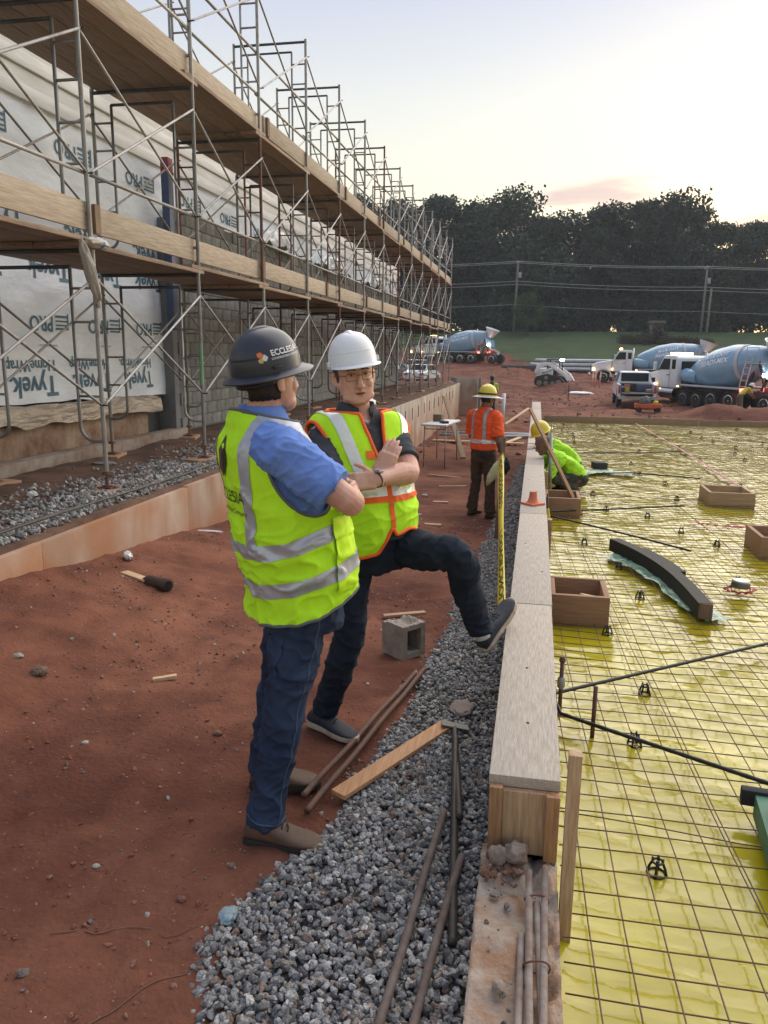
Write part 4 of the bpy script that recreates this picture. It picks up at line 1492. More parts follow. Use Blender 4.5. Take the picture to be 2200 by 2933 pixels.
# ---- utility poles and wires
pole_m = mat('utility_pole_wood', (0.19, 0.17, 0.15), 0.9, var=0.3, scale=4)
PA, PB, PC = V((-3.4, 108, 4.4)), V((20.5, 108, 4.2)), V((21.1, 107.4, 4.2))
for P, h, lean, lab in ((PA, 9.4, 0.25, 'grey wooden utility pole at the left of the grass bank'), (PB, 8.7, 0.12, 'taller of the two utility poles at the right of the bank'), (PC, 5.9, 0.12, 'shorter pole leaning beside the right utility pole')):
    t = thing('utility_pole', lab, 'utility pole', P, 'utility poles on the bank')
    MB().tube([P - V((0, 0, 0.4)), P + V((lean, 0, h))], [0.17, 0.12], 10).build('shaft', pole_m, t, smooth='all')
    if h > 8:
        MB().bar(P + V((lean - 0.1, -1.0, h - 0.35)), P + V((lean - 0.1, 1.0, h - 0.35)), 0.1, 0.12).build('crossarm', pole_m, t)
        for yq in (-0.9, 0.0, 0.9):
            MB().lathe([(0.05, 0), (0.07, 0.08), (0.03, 0.18)], P + V((lean - 0.1, yq, h - 0.29)), n=8).build('insulator', mat('porcelain', (0.4, 0.42, 0.44), 0.3), t, smooth='all')
        MB().lathe([(0.16, 0), (0.2, 0.05), (0.2, 0.65), (0.16, 0.7)], P + V((lean + 0.3, -0.2, h - 2.2)), n=12).build('transformer', mat('transformer_grey', (0.3, 0.32, 0.33), 0.5), t, smooth=True)
wm = mat('cable', (0.34, 0.35, 0.37), 0.5, 0.2)
for i, (dz, dy, lab) in enumerate(((-0.15, -0.9, 'topmost front cable strung between the utility poles'), (-0.15, 0.9, 'topmost rear cable strung between the utility poles'), (-2.6, -0.1, 'upper cable of the middle pair between the utility poles'), (-3.0, 0.1, 'lower cable of the middle pair between the utility poles'), (-5.6, 0.0, 'lowest thin cable strung between the utility poles'))):
    pts = []
    for a, b in ((PA + V((-24, 0, 9.0)), PA + V((0.2, 0, 9.4))), (PA + V((0.2, 0, 9.4)), PB + V((0.1, 0, 8.7))), (PB + V((0.1, 0, 8.7)), PB + V((26, 0, 8.2)))):
        for q in np.linspace(0, 1, 12):
            p = a.lerp(b, q)
            pts.append(p + V((0, dy, dz - 1.6 * q * (1 - q) * 0.6)))
    o = MB().tube(pts, 0.028 if i < 4 else 0.022, 5).build('power_cable', wm, smooth='all')
    props(o, lab, 'cable', 'cables between the poles')

# ---- stacked steel pipes in front of the bank
pipe_m = mat('galvanised_pipe', (0.42, 0.44, 0.47), 0.4, 0.5, var=0.25, scale=3)
k = 0
for row, (z, cnt, xo) in enumerate(((0.30, 5, 0.0), (0.72, 4, 0.3), (1.14, 3, 0.8))):
    for j in range(cnt):
        y = 82.5 + j * 0.55 + row * 0.27
        x0 = -0.6 + xo + random.uniform(-0.5, 0.9)
        zb = float(gz(np.array([3.0]), np.array([82.5]))[0])
        o = MB().lathe([(0.17, 0), (0.2, 0.001), (0.2, 9.4), (0.17, 9.401), (0.17, 0.002)], (x0, y, zb + z), (1, 0.03, 0), 10, False).build('steel_pipe', pipe_m, smooth=True)
        props(o, f'long galvanised pipe in the stack before the bank, {("bottom", "middle", "top")[row]} layer, {ORD[j]} from the front', 'pipe', 'stacked galvanised pipes')
        k += 1
for j in range(3):
    o = MB().box((-1.9 + j * 0.2, 80.8 + j * 0.5, float(gz(np.array([-1.5]), np.array([81.0]))[0]) + 0.35 + 0.01 * j), (3.4, 0.3, 0.3), bev=0.02).build('dark_beam', dark_steel, smooth=True)
    props(o, f'dark steel beam lying left of the pipe stack, {ORD[j]} from the front', 'beam', 'dark beams by the pipes')

# ================================================================ VEHICLES
white_p = mat('white_truck_paint', (0.70, 0.72, 0.74), 0.3, coat=0.4, var=0.12, scale=1.5)
blue_p = mat('pale_blue_drum', (0.21, 0.36, 0.50), 0.35, coat=0.3, col2=(0.17, 0.29, 0.41), scale=1.2)
blk_p = mat('black_chassis', (0.025, 0.026, 0.028), 0.6, var=0.4, scale=4)
tyre_m = mat('tyre_rubber', (0.028, 0.027, 0.026), 0.85, var=0.3, scale=8)
chrome = mat('chrome', (0.62, 0.63, 0.64), 0.2, 1.0)
glass = mat('dark_glass', (0.014, 0.020, 0.023), 0.3, spec=0.15)
grey_p = mat('grey_fender', (0.42, 0.43, 0.45), 0.5)
amber = mat('amber_lamp', (0.9, 0.4, 0.08), 0.4, emit=(1.0, 0.50, 0.12), estr=7)
redl = mat('red_lamp', (0.7, 0.04, 0.03), 0.4, emit=(1.0, 0.07, 0.04), estr=6)
whitel = mat('white_lamp', (0.9, 0.9, 0.85), 0.4, emit=(1.0, 0.95, 0.85), estr=16)
redoff = mat('red_lens', (0.30, 0.02, 0.02), 0.25)


def wheel(parent, x, y, r, w, rim=chrome, name='wheel'):
    s = 1 if y > 0 else -1
    wh = MB().lathe([(r * 0.55, -w / 2), (r * 0.9, -w / 2), (r * 0.985, -w * 0.38), (r, -w * 0.2), (r, w * 0.2), (r * 0.985, w * 0.38), (r * 0.9, w / 2), (r * 0.55, w / 2)], (x, y, r), (0, s, 0), 28).build(name, tyre_m, parent, smooth=True)
    MB().lathe([(r * 0.60, w * 0.40), (r * 0.60, w * 0.51), (r * 0.54, w * 0.52), (r * 0.46, w * 0.30), (r * 0.26, w * 0.28), (r * 0.24, w * 0.44), (r * 0.12, w * 0.5)], (x, y, r), (0, s, 0), 20).build('rim', rim, wh, smooth=True)
    hb = MB()
    for q in range(8):
        a = q * math.pi / 4
        hb.ell((x + r * 0.36 * math.cos(a), y + s * w * 0.31, r + r * 0.36 * math.sin(a)), (0.02, 0.02, 0.02), nu=6, nv=4)
    hb.build('lug_nuts', mat('lug_steel', (0.3, 0.3, 0.3), 0.4, 0.8), wh)
    return wh


AX0, AX1 = V((0.95, 0, 1.78)), V((-4.25, 0, 2.72))
DR = [(0.0, 0.30), (0.02, 0.62), (0.10, 0.80), (0.34, 1.15), (0.40, 1.18), (0.60, 1.18), (0.64, 1.15), (0.9, 0.84), (1.0, 0.66), (1.02, 0.5)]


def drum_point(t, phi, off=0.0):
    ax = (AX1 - AX0)
    d = ax.normalized()
    side = V((0, 1, 0))
    up = side.cross(d)
    if up.z < 0:
        up = -up
    r = float(np.interp(t, [a for a, _ in DR], [b for _, b in DR])) + off
    return AX0 + ax * t + (side * math.cos(phi) + up * math.sin(phi)) * r


def make_mixer(label, chute_up=True, beacon=True):
    t = thing('mixer_truck', label, 'mixer truck', (0, 0, 0), 'concrete mixer trucks')
    for s in (-1, 1):
        MB().box((-0.4, s * 0.42, 0.92), (8.9, 0.1, 0.28)).build('frame_rail', blk_p, t)
    MB().box((-0.9, 0, 0.85), (6.0, 0.7, 0.2)).build('axle_beam', blk_p, t)
    cabp = [(1.35, 1.0), (1.35, 2.72), (1.5, 2.86), (2.5, 2.88), (3.02, 2.05), (3.06, 1.0)]
    cb = MB().prism([V((x, -1.12, z)) for x, z in cabp], (0, 0, 0), (0, 2.24, 0)).build('cab', white_p, t, fix=True)
    md = cb.modifiers.new('b', 'BEVEL')
    md.width = 0.06
    md.segments = 2
    hp = [(3.06, 0.95), (3.06, 2.0), (4.35, 1.78), (4.78, 1.58), (4.86, 0.95)]
    hd = MB().prism([V((x, -0.92, z)) for x, z in hp], (0, 0, 0), (0, 1.84, 0)).build('hood', white_p, t, fix=True)
    md = hd.modifiers.new('b', 'BEVEL')
    md.width = 0.09
    md.segments = 2
    # glazing with real reveals
    MB().bar((2.56, 0, 2.80), (3.03, 0, 2.10), 1.9, 0.03, up=(1, 0, 0.6)).build('windscreen', glass, t)
    for s in (-1, 1):
        MB().prism([V((1.95, s * 1.125, 2.05)), V((2.9, s * 1.125, 2.05)), V((2.5, s * 1.125, 2.68)), V((1.95, s * 1.125, 2.68))], (0, 0, 0), (0, s * 0.02, 0)).build('side_window', glass, t, fix=True)
        MB().box((1.62, s * 1.128, 2.37), (0.3, 0.02, 0.55)).build('quarter_window', glass, t)
        MB().box((1.92, s * 1.135, 1.62), (0.03, 0.03, 1.2)).build('door_edge', grey_p, t)
        MB().box((2.05, s * 1.15, 1.75), (0.14, 0.05, 0.05)).build('door_handle', blk_p, t)
        mi = MB().bar((2.85, s * 1.1, 2.0), (2.85, s * 1.42, 2.1), 0.04, 0.04).build('mirror', blk_p, t)
        MB().box((2.85, s * 1.45, 2.25), (0.08, 0.2, 0.5), bev=0.02).build('mirror_head', white_p, mi, smooth=True)
        # wheel arch
        arc = [(3.75 + 0.74 * math.cos(a), 0.55 + 0.74 * math.sin(a)) for a in np.linspace(0.0, math.pi, 13)]
        arc2 = [(3.75 + 0.62 * math.cos(a), 0.55 + 0.62 * math.sin(a)) for a in np.linspace(math.pi, 0.0, 13)]
        MB().prism([V((x, s * 0.78, z)) for x, z in arc + arc2], (0, 0, 0), (0, s * 0.42, 0)).build('front_wing', white_p, t, fix=True)
        MB().box((4.62, s * 0.86, 1.18), (0.16, 0.26, 0.2), bev=0.03).build('headlamp', amber if s > 0 else whitel, t, smooth=True)
        MB().box((3.05, s * 1.18, 1.2), (0.12, 0.05, 0.09)).build('marker_lamp', amber, t)
        MB().lathe([(0.02, 0), (0.34, 0.01), (0.34, 1.25), (0.02, 1.26)], (1.5, s * 0.85, 0.72), (1, 0, 0), 20).build('fuel_tank', chrome, t, smooth=True)
        MB().box((2.15, s * 1.0, 0.62), (1.1, 0.3, 0.06)).build('step', grey_p, t)
        # long mudguard over the rear wheels
        MB().box((-1.35, s * 1.12, 1.22), (4.9, 0.5, 0.09), bev=0.02).build('mudguard', grey_p, t, smooth=True)
        MB().box((1.0, s * 1.25, 1.16), (0.12, 0.05, 0.10)).build('side_lamp', amber, t)
        MB().box((-3.85, s * 1.2, 1.16), (0.08, 0.3, 0.16)).build('tail_lamp', redl, t)
        MB().box((-5.1, s * 0.9, 1.25), (0.07, 0.26, 0.18)).build('brake_lamp', redl, t)
    MB().box((4.95, 0, 0.72), (0.16, 2.3, 0.36), bev=0.04).build('bumper', chrome, t, smooth=True)
    MB().box((4.87, 0, 1.28), (0.06, 1.1, 0.5)).build('grille', blk_p, t)
    MB().box((1.34, 0, 2.3), (0.03, 1.6, 0.5)).build('rear_window', glass, t)
    if beacon:
        MB().box((2.35, 0, 2.97), (0.2, 1.5, 0.13), bev=0.03).build('light_bar', amber, t, smooth=True)
    MB().tube([(1.25, -0.85, 1.0), (1.25, -0.85, 3.05)], 0.07, 10).build('exhaust', chrome, t, smooth='all')
    # blue water tank behind the cab
    MB().lathe([(0.05, -0.62), (0.36, -0.6), (0.4, -0.5), (0.4, 0.5), (0.36, 0.6), (0.05, 0.62)], (0.62, 0.62, 1.72), (1, 0, 0.1), 20).build('water_tank', blue_p, t, smooth=True)
    MB().box((1.0, 0, 1.35), (0.5, 1.6, 0.7)).build('drum_drive', blk_p, t)
    MB().box((0.9, -0.6, 1.8), (0.35, 0.5, 0.6), bev=0.05).build('pump_box', grey_p, t, smooth=True)
    # drum
    ax = AX1 - AX0
    rg = []
    for q, _ in DR:
        rg.append([drum_point(q, 2 * math.pi * j / 40) for j in range(40)])
    dr = MB().rings(rg).build('drum', blue_p, t, smooth=True)
    BASE[dr.name] = V((0, 0, 0))
    MB().rings([[drum_point(q, 2 * math.pi * j / 40, 0.03) for j in range(40)] for q in (0.735, 0.775)], False).build('drum_ring', grey_p, dr, smooth=True)
    for body, size, ph, tt in (('BLUE DOT', 0.36, 0.60, 0.50), ('READI-MIX', 0.42, 0.27, 0.48)):
        for s in (1, -1):
            vs, fs = text_mesh(body, size, True)
            b = MB()
            L = ax.length
            b.add([drum_point(tt + (v.x + v.y * 0.25) / L if s > 0 else tt - (v.x + v.y * 0.25) / L, (ph + v.y / 1.25) if s > 0 else math.pi - (ph + v.y / 1.25), 0.02) for v in vs], fs)
            b.build('drum_lettering', mat('white_lettering', (0.75, 0.78, 0.82), 0.4), dr)
    # rear pedestal, hopper and chutes
    for s in (-1, 1):
        MB().bar((-3.4, s * 0.5, 1.0), (-4.1, s * 0.62, 2.7), 0.12, 0.12).build('pedestal_leg', blk_p, t)
        MB().bar((-4.7, s * 0.5, 1.0), (-4.2, s * 0.62, 2.7), 0.1, 0.1).build('pedestal_leg', blk_p, t)
    if chute_up:
        MB().lathe([(0.28, 0), (0.75, 0.85), (0.80, 0.9), (0.76, 0.9), (0.24, 0.02)], (-4.55, 0, 2.75), (-0.35, 0, 1), 18, False).build('charge_hopper', white_p, t, smooth=True)
    MB().prism([V((-4.35, -0.4, 2.5)), V((-4.35, 0.4, 2.5)), V((-4.5, 0.35, 1.75)), V((-4.5, -0.35, 1.75))], (0, 0, 0), (-0.5, 0, -0.05)).build('discharge_hopper', blue_p, t, fix=True)
    chu = []
    for q in np.linspace(0, 1, 6):
        c = V((-4.7 - 1.0 * q, 0.1 * q, 1.75 - 0.6 * q))
        chu.append([c + V((0.12 * math.sin(a), 0.34 * math.cos(a), -0.25 * math.sin(a))) for a in np.linspace(0, math.pi, 8)] + [c + V((0.10 * math.sin(a), 0.31 * math.cos(a), -0.22 * math.sin(a))) for a in np.linspace(math.pi, 0, 8)])
    MB().rings(chu).build('chute', grey_p, t, smooth='all')
    ld = MB()
    for s in (0.0, 0.42):
        ld.tube([(-3.55 - s, 1.18, 1.2), (-3.75 - s, 1.0, 3.1)], 0.025, 6)
    for q in np.linspace(0.08, 0.92, 6):
        ld.tube([(-3.55 - 0.2 * q, 1.18 - 0.18 * q, 1.2 + 1.9 * q), (-3.97 - 0.2 * q, 1.18 - 0.18 * q, 1.2 + 1.9 * q)], 0.018, 6)
    ld.build('ladder', grey_p, t)
    pf = MB().box((-4.1, 0.75, 2.55), (0.9, 0.6, 0.04)).build('platform', grey_p, t)
    rl = MB()
    for x in (-4.5, -3.7):
        rl.tube([(x, 1.03, 2.57), (x, 1.03, 3.35)], 0.018, 6)
    rl.tube([(-4.5, 1.03, 3.35), (-3.7, 1.03, 3.35)], 0.018, 6).tube([(-4.5, 1.03, 2.95), (-3.7, 1.03, 2.95)], 0.018, 6)
    rl.build('handrail', grey_p, t)
    MB().box((-4.6, 0.6, 1.95), (0.15, 0.14, 0.14), bev=0.03).build('work_lamp', whitel, t, smooth=True)
    for s in (-1, 1):
        MB().bar((-4.2, s * 0.5, 1.1), (-5.4, s * 0.5, 0.8), 0.12, 0.14).build('tag_axle_arm', blk_p, t)
    MB().box((-5.2, 0, 1.25), (0.12, 2.2, 0.26), bev=0.03).build('rear_bar', mat('red_bar', (0.35, 0.04, 0.03), 0.5), t, smooth=True)
    for x, r in ((3.75, 0.54), (0.55, 0.48), (-0.5, 0.48), (-1.65, 0.54), (-2.95, 0.54), (-5.35, 0.52)):
        for s in (-1, 1):
            wheel(t, x, s * (1.0 if x > 3 else 0.98), r, 0.32 if x > 3 else 0.5, chrome)
    return t


mix1 = make_mixer('nearest pale blue and white mixer truck at the right edge behind the pickup')
mix1.location = (9.6, 47.2, -1.12)
mix1.rotation_euler = (0, R(-0.3), math.atan2(0.86, -0.51))
mix2 = copy_tree(mix1, (9.6, 72.5, float(lane(np.array(72.0))) + 0.0), R(176), 'white and pale blue mixer truck in the middle, facing left before the pipes')
mix3 = copy_tree(mix1, (-9.3, 86, 0.66), R(158), 'distant mixer truck with red tail lamps at the end of the scaffold')

# ---- pickup truck seen from behind, tailgate down
pk = thing('pickup_truck', 'white pickup truck seen from behind with its tailgate down', 'pickup truck', (0, 0, 0))
MB().box((0, 0, 0.62), (5.2, 0.9, 0.2)).build('chassis', blk_p, pk)
for s in (-1, 1):
    bd = MB()
    prof = [(-2.75, 0.62), (-2.75, 1.28), (-0.75, 1.30), (-0.75, 0.62), (-1.12, 0.62)] + [(-1.62 + 0.5 * math.cos(a), 0.55 + 0.5 * math.sin(a)) for a in np.linspace(0.14, math.pi - 0.14, 9)] + [(-2.12, 0.62)]
    bd.prism([V((x, s * 0.86, z)) for x, z in prof], (0, 0, 0), (0, s * 0.14, 0))
    bd.build('bed_side', white_p, pk, fix=True)
MB().box((-1.75, 0, 0.80), (2.0, 1.72, 0.06)).build('bed_floor', blk_p, pk)
MB().box((-0.78, 0, 1.04), (0.06, 1.72, 0.5)).build('bed_front', blk_p, pk)
cabp = [(-0.72, 0.6), (-0.72, 1.36), (-0.55, 1.9), (-0.4, 1.96), (0.95, 1.96), (1.65, 1.36), (2.75, 1.22), (2.85, 0.6)]
cb = MB().prism([V((x, -0.99 + (0.0), z)) for x, z in cabp], (0, 0, 0), (0, 1.98, 0))
cb.v = [(x, y * (1 - 0.22 * max(0, (z - 1.3)) / 0.66), z) for x, y, z in cb.v]
cb = cb.build('cab', white_p, pk, fix=True)
md = cb.modifiers.new('b', 'BEVEL')
md.width = 0.05
md.segments = 2
MB().bar((-0.735, 0, 1.40), (-0.585, 0, 1.86), 1.5, 0.02, up=(-1, 0, 0.2)).build('rear_window', glass, pk)
for s in (-1, 1):
    MB().prism([V((-0.45, s * 0.985, 1.4)), V((1.45, s * 0.985, 1.4)), V((0.9, s * 0.82, 1.86)), V((-0.4, s * 0.82, 1.86))], (0, 0, 0), (0, s * 0.012, 0)).build('side_window', glass, pk, fix=True)
    MB().box((-2.76, s * 0.93, 1.02), (0.05, 0.12, 0.42), bev=0.015).build('tail_lamp', redoff, pk, smooth=True)
    mi = MB().bar((1.3, s * 0.97, 1.36), (1.3, s * 1.2, 1.4), 0.05, 0.05).build('mirror', blk_p, pk)
    MB().box((1.3, s * 1.22, 1.45), (0.1, 0.18, 0.26), bev=0.02).build('mirror_head', blk_p, mi, smooth=True)
MB().box((-3.02, 0, 0.80), (0.52, 1.6, 0.07), bev=0.01).build('tailgate', blk_p, pk, smooth=True)
MB().box((-2.86, 0, 0.58), (0.2, 1.95, 0.18), bev=0.03).build('rear_bumper', grey_p, pk, smooth=True)
for x in (-1.62, 2.0):
    for s in (-1, 1):
        wheel(pk, x, s * 0.86, 0.40, 0.27, grey_p)
pk.location = (5.5, 46.9, -1.1)
pk.rotation_euler = (0, 0, R(88))
load = [('red_jerrycan', (4.95, 44.9, -0.27), (0.24, 0.3, 0.42), (0.35, 0.05, 0.03), 'red and yellow fuel can standing in the pickup bed', 'fuel can'), ('blue_crate', (4.8, 45.3, -0.27), (0.3, 0.5, 0.3), (0.04, 0.09, 0.25), 'blue crate in the pickup bed behind the fuel can', 'crate'), ('tool_chest', (5.9, 45.6, -0.27), (0.8, 0.5, 0.45), (0.06, 0.07, 0.12), 'dark blue tool chest at the right of the pickup bed', 'tool chest'), ('cable_coil', (6.1, 44.7, -0.27), (0.34, 0.3, 0.2), (0.3, 0.2, 0.16), 'pale coiled bundle on the pickup bed', 'bundle')]
for nm, p, d, c, lab, cat in load:
    m = mat(nm, c, 0.5, var=0.2, scale=6)
    if nm == 'red_jerrycan':
        t = thing(nm, lab, cat, p)
        MB().box((p[0], p[1], p[2] + 0.17), (0.24, 0.3, 0.34), bev=0.04).build('body', mat('yellow_can', (0.45, 0.27, 0.03), 0.5), t, smooth=True)
        MB().box((p[0], p[1], p[2] + 0.37), (0.3, 0.32, 0.1), bev=0.03).build('lid', m, t, smooth=True)
        MB().tube([(p[0] - 0.1, p[1], p[2] + 0.42), (p[0] - 0.06, p[1], p[2] + 0.5), (p[0] + 0.06, p[1], p[2] + 0.5), (p[0] + 0.1, p[1], p[2] + 0.42)], 0.015, 6).build('handle', m, t)
    else:
        o = MB().box((p[0], p[1], p[2] + d[2] / 2), d, bev=0.04).build(nm, m, smooth=True)
        props(o, lab, cat)

# ---- tracked skid-steer loader
sk = thing('track_loader', 'white tracked loader with work lamps and a rusty bucket on the clay', 'loader', (0, 0, 0))
for s in (-1, 1):
    prof = [(-1.2, 0.45), (-1.05, 0.75), (-0.3, 0.95), (0.7, 0.72), (1.05, 0.4), (0.95, 0.08), (0.7, 0.0), (-0.8, 0.0), (-1.15, 0.15)]
    tr = MB().prism([V((x, s * 0.55, z)) for x, z in prof], (0, 0, 0), (0, s * 0.4, 0)).build('track', mat('track_rubber', (0.035, 0.033, 0.03), 0.9, var=0.5, scale=9, bump=0.6), sk, fix=True)
    for x, z, r in ((-0.8, 0.28, 0.2), (-0.3, 0.25, 0.18), (0.2, 0.25, 0.18), (0.65, 0.32, 0.22), (-0.3, 0.68, 0.15)):
        MB().lathe([(r, 0.0), (r, 0.03), (r * 0.5, 0.05)], (x, s * 0.95, z), (0, s, 0), 12).build('track_roller', mat('roller', (0.18, 0.15, 0.12), 0.7), tr, smooth=True)
    arm = [V((-1.15, s * 0.62, 1.0)), V((-0.95, s * 0.66, 1.62)), V((-0.2, s * 0.68, 1.70)), V((1.05, s * 0.68, 0.9)), V((1.35, s * 0.62, 0.45))]
    for a, b in zip(arm[:-1], arm[1:]):
        MB().bar(a, b + (b - a).normalized() * 0.08, 0.14, 0.26, bev=0.02).build('lift_arm', white_p, sk, smooth=True)
    MB().tube([(-0.7, s * 0.62, 1.0), (0.2, s * 0.62, 1.35)], 0.05, 8).build('hydraulic_ram', chrome, sk, smooth='all')
    MB().box((0.62, s * 0.42, 1.98), (0.1, 0.26, 0.14), bev=0.03).build('work_lamp', whitel, sk, smooth=True)
MB().box((-0.55, 0, 0.95), (1.2, 1.0, 0.8), bev=0.08).build('engine_body', white_p, sk, smooth=True)
cg = MB()
for x in (-0.35, 0.6):
    for s in (-1, 1):
        cg.bar((x, s * 0.45, 0.9), (x - (0.08 if x > 0 else 0), s * 0.45, 2.0), 0.08, 0.08)
cg.box((0.1, 0, 2.0), (1.1, 1.0, 0.08))
cg.build('cab_cage', blk_p, sk)
MB().box((-0.36, 0, 1.5), (0.03, 0.8, 0.8)).build('cab_glass', glass, sk)
MB().box((0.05, 0, 1.05), (0.5, 0.5, 0.5), bev=0.05).build('seat', blk_p, sk, smooth=True)
bk = [(1.3, 0.5), (1.25, 0.05), (2.0, 0.0), (2.0, 0.04), (1.33, 0.10), (1.38, 0.5)]
MB().prism([V((x, -0.95, z)) for x, z in bk], (0, 0, 0), (0, 1.9, 0)).build('bucket', mat('rusty_bucket', (0.30, 0.17, 0.09), 0.6, 0.3, var=0.4, scale=4), sk, fix=True)
sk.location = (1.2, 60, on_ground(1.2, 60) - 0.05)
sk.rotation_euler = (0, 0, R(-14))

# ---- parked cars half hidden behind the scaffold
def make_car(label, col, loc, rz, name='parked_car'):
    t = thing(name, label, 'car', (0, 0, 0), 'cars parked behind the scaffold')
    m = mat(f'car_paint_{col[0]:.2f}_{col[2]:.2f}', col, 0.3, coat=0.5)
    pr = [(-2.2, 0.35), (-2.25, 0.85), (-1.5, 1.0), (-1.0, 1.45), (0.5, 1.48), (1.15, 1.0), (2.1, 0.85), (2.2, 0.35)]
    b = MB().prism([V((x, -0.88, z)) for x, z in pr], (0, 0, 0), (0, 1.76, 0))
    b.v = [(x, y * (1 - 0.2 * max(0, z - 0.95) / 0.5), z) for x, y, z in b.v]
    o = b.build('body', m, t, fix=True)
    md = o.modifiers.new('b', 'BEVEL')
    md.width = 0.07
    md.segments = 2
    for s in (-1, 1):
        MB().prism([V((-1.3, s * 0.872, 1.02)), V((0.95, s * 0.872, 1.02)), V((0.45, s * 0.735, 1.4)), V((-0.95, s * 0.735, 1.4))], (0, 0, 0), (0, s * 0.012, 0)).build('side_window', glass, t, fix=True)
        MB().box((-2.22, s * 0.65, 0.72), (0.06, 0.3, 0.14)).build('tail_lamp', redoff, t)
        MB().box((2.14, s * 0.62, 0.68), (0.06, 0.3, 0.14)).build('headlamp', chrome, t)
        for x in (-1.35, 1.35):
            wheel(t, x, s * 0.80, 0.33, 0.22, grey_p)
    MB().bar((0.55, 0, 1.44), (1.12, 0, 1.04), 1.35, 0.02, up=(1, 0, 1)).build('windscreen', glass, t)
    MB().bar((-1.05, 0, 1.42), (-1.46, 0, 1.04), 1.35, 0.02, up=(-1, 0, 1)).build('rear_window', glass, t)
    t.location = loc
    t.rotation_euler = (0, 0, rz)
    return t


for x, y, rz, c, lab in ((-9.0, 62, 1.4, (0.6, 0.62, 0.64), 'white parked car nearest behind the far end of the scaffold'), (-11.8, 64, 1.5, (0.10, 0.12, 0.16), 'dark parked car behind the far end of the scaffold'), (-10.6, 70, 1.45, (0.4, 0.42, 0.44), 'silver parked car farthest behind the scaffold')):
    make_car(lab, c, (x, y, on_ground(x, y) - 0.02), rz)

# ================================================================ PEOPLE
skin_m = mat('skin', (0.60, 0.36, 0.275), 0.5, col2=(0.50, 0.25, 0.19), scale=16, bump=0.2, bscale=160, spec=0.4, bdist=0.002)
skin_m.node_tree.nodes['Principled BSDF'].inputs['Subsurface Weight'].default_value = 0.12
skin_m.node_tree.nodes['Principled BSDF'].inputs['Subsurface Radius'].default_value = (0.02, 0.008, 0.005)
skin_dark = mat('tan_skin', (0.20, 0.10, 0.065), 0.5, var=0.2, scale=14)


def remesh(mb, voxel, smooth=3, fac=0.5):
    me = bpy.data.meshes.new('tmp')
    me.from_pydata(mb.v, [], mb.f)
    ob = bpy.data.objects.new('tmp', me)
    COL.objects.link(ob)
    m = ob.modifiers.new('r', 'REMESH')
    m.mode = 'VOXEL'
    m.voxel_size = voxel
    if smooth:
        s = ob.modifiers.new('s', 'SMOOTH')
        s.factor = fac
        s.iterations = smooth
    dg = bpy.context.evaluated_depsgraph_get()
    ev = bpy.data.meshes.new_from_object(ob.evaluated_get(dg))
    nv, nf = len(ev.vertices), len(ev.polygons)
    co = np.empty(nv * 3, np.float32)
    ev.vertices.foreach_get('co', co)
    fs = np.array([tuple(p.vertices) for p in ev.polygons], dtype=np.int32)
    bpy.data.objects.remove(ob)
    bpy.data.meshes.remove(me)
    bpy.data.meshes.remove(ev)
    return co.reshape(-1, 3), fs


def vnormals(v, f):
    a, b, c, d = v[f[:, 0]], v[f[:, 1]], v[f[:, 2]], v[f[:, 3]]
    n = np.cross(c - a, d - b)
    out = np.zeros_like(v)
    for k in range(4):
        np.add.at(out, f[:, k], n)
    return out / (np.linalg.norm(out, axis=1)[:, None] + 1e-9)


def wrinkle(v, f, amp, freq, seed=0):
    n = vnormals(v, f)
    fx, fy, fz = freq
    d = np.empty(len(v))
    for i, p in enumerate(v):
        x, y, z = p[0] * fx + seed, p[1] * fy, p[2] * fz
        w = 0.6 * mnoise.noise(V((x * 0.5, y * 0.5, z * 0.5 + 7)))
        a = 1 - abs(mnoise.noise(V((x + w, y - w, z + w + 0.5 * (x - y)))))
        b = 1 - abs(mnoise.noise(V((x * 1.9 + 3, y * 1.9 + w, z * 2.1 - 0.7 * x))))
        d[i] = 0.75 * a ** 4 + 0.4 * b ** 5 - 0.12
    if hasattr(amp, '__call__'):
        amp = amp(v)
    return v + n * ((d - 0.22) * amp)[:, None]


def limb(mb, pts, n=16, ref=None, sub=4):
    """pts: (P, ra, rb) - smooth tapered limb with elliptical sections; ra lies along ref"""
    P = [V(p[0]) for p in pts]
    A = [p[1] for p in pts]
    Bq = [p[2] if len(p) > 2 else p[1] for p in pts]
    m = len(P)
    out = []
    # Catmull-Rom
    for i in range(m - 1):
        p0, p1, p2, p3 = P[max(i - 1, 0)], P[i], P[i + 1], P[min(i + 2, m - 1)]
        for k in range(sub):
            t = k / sub
            q = 0.5 * ((2 * p1) + (-p0 + p2) * t + (2 * p0 - 5 * p1 + 4 * p2 - p3) * t * t + (-p0 + 3 * p1 - 3 * p2 + p3) * t ** 3)
            s = t * t * (3 - 2 * t)
            out.append((q, A[i] + (A[i + 1] - A[i]) * s, Bq[i] + (Bq[i + 1] - Bq[i]) * s))
    out.append((P[-1], A[-1], Bq[-1]))
    rg = []
    x = None
    for i, (q, a, b) in enumerate(out):
        t = (out[min(i + 1, len(out) - 1)][0] - out[max(i - 1, 0)][0]).normalized()
        r = V(ref) if ref is not None else (x if x is not None else t.orthogonal())
        x = (r - t * r.dot(t))
        x = x.normalized() if x.length > 1e-5 else t.orthogonal().normalized()
        y = t.cross(x)
        rg.append([q + x * (a * math.cos(2 * math.pi * j / n)) + y * (b * math.sin(2 * math.pi * j / n)) for j in range(n)])
    mb.rings(rg)
    return mb


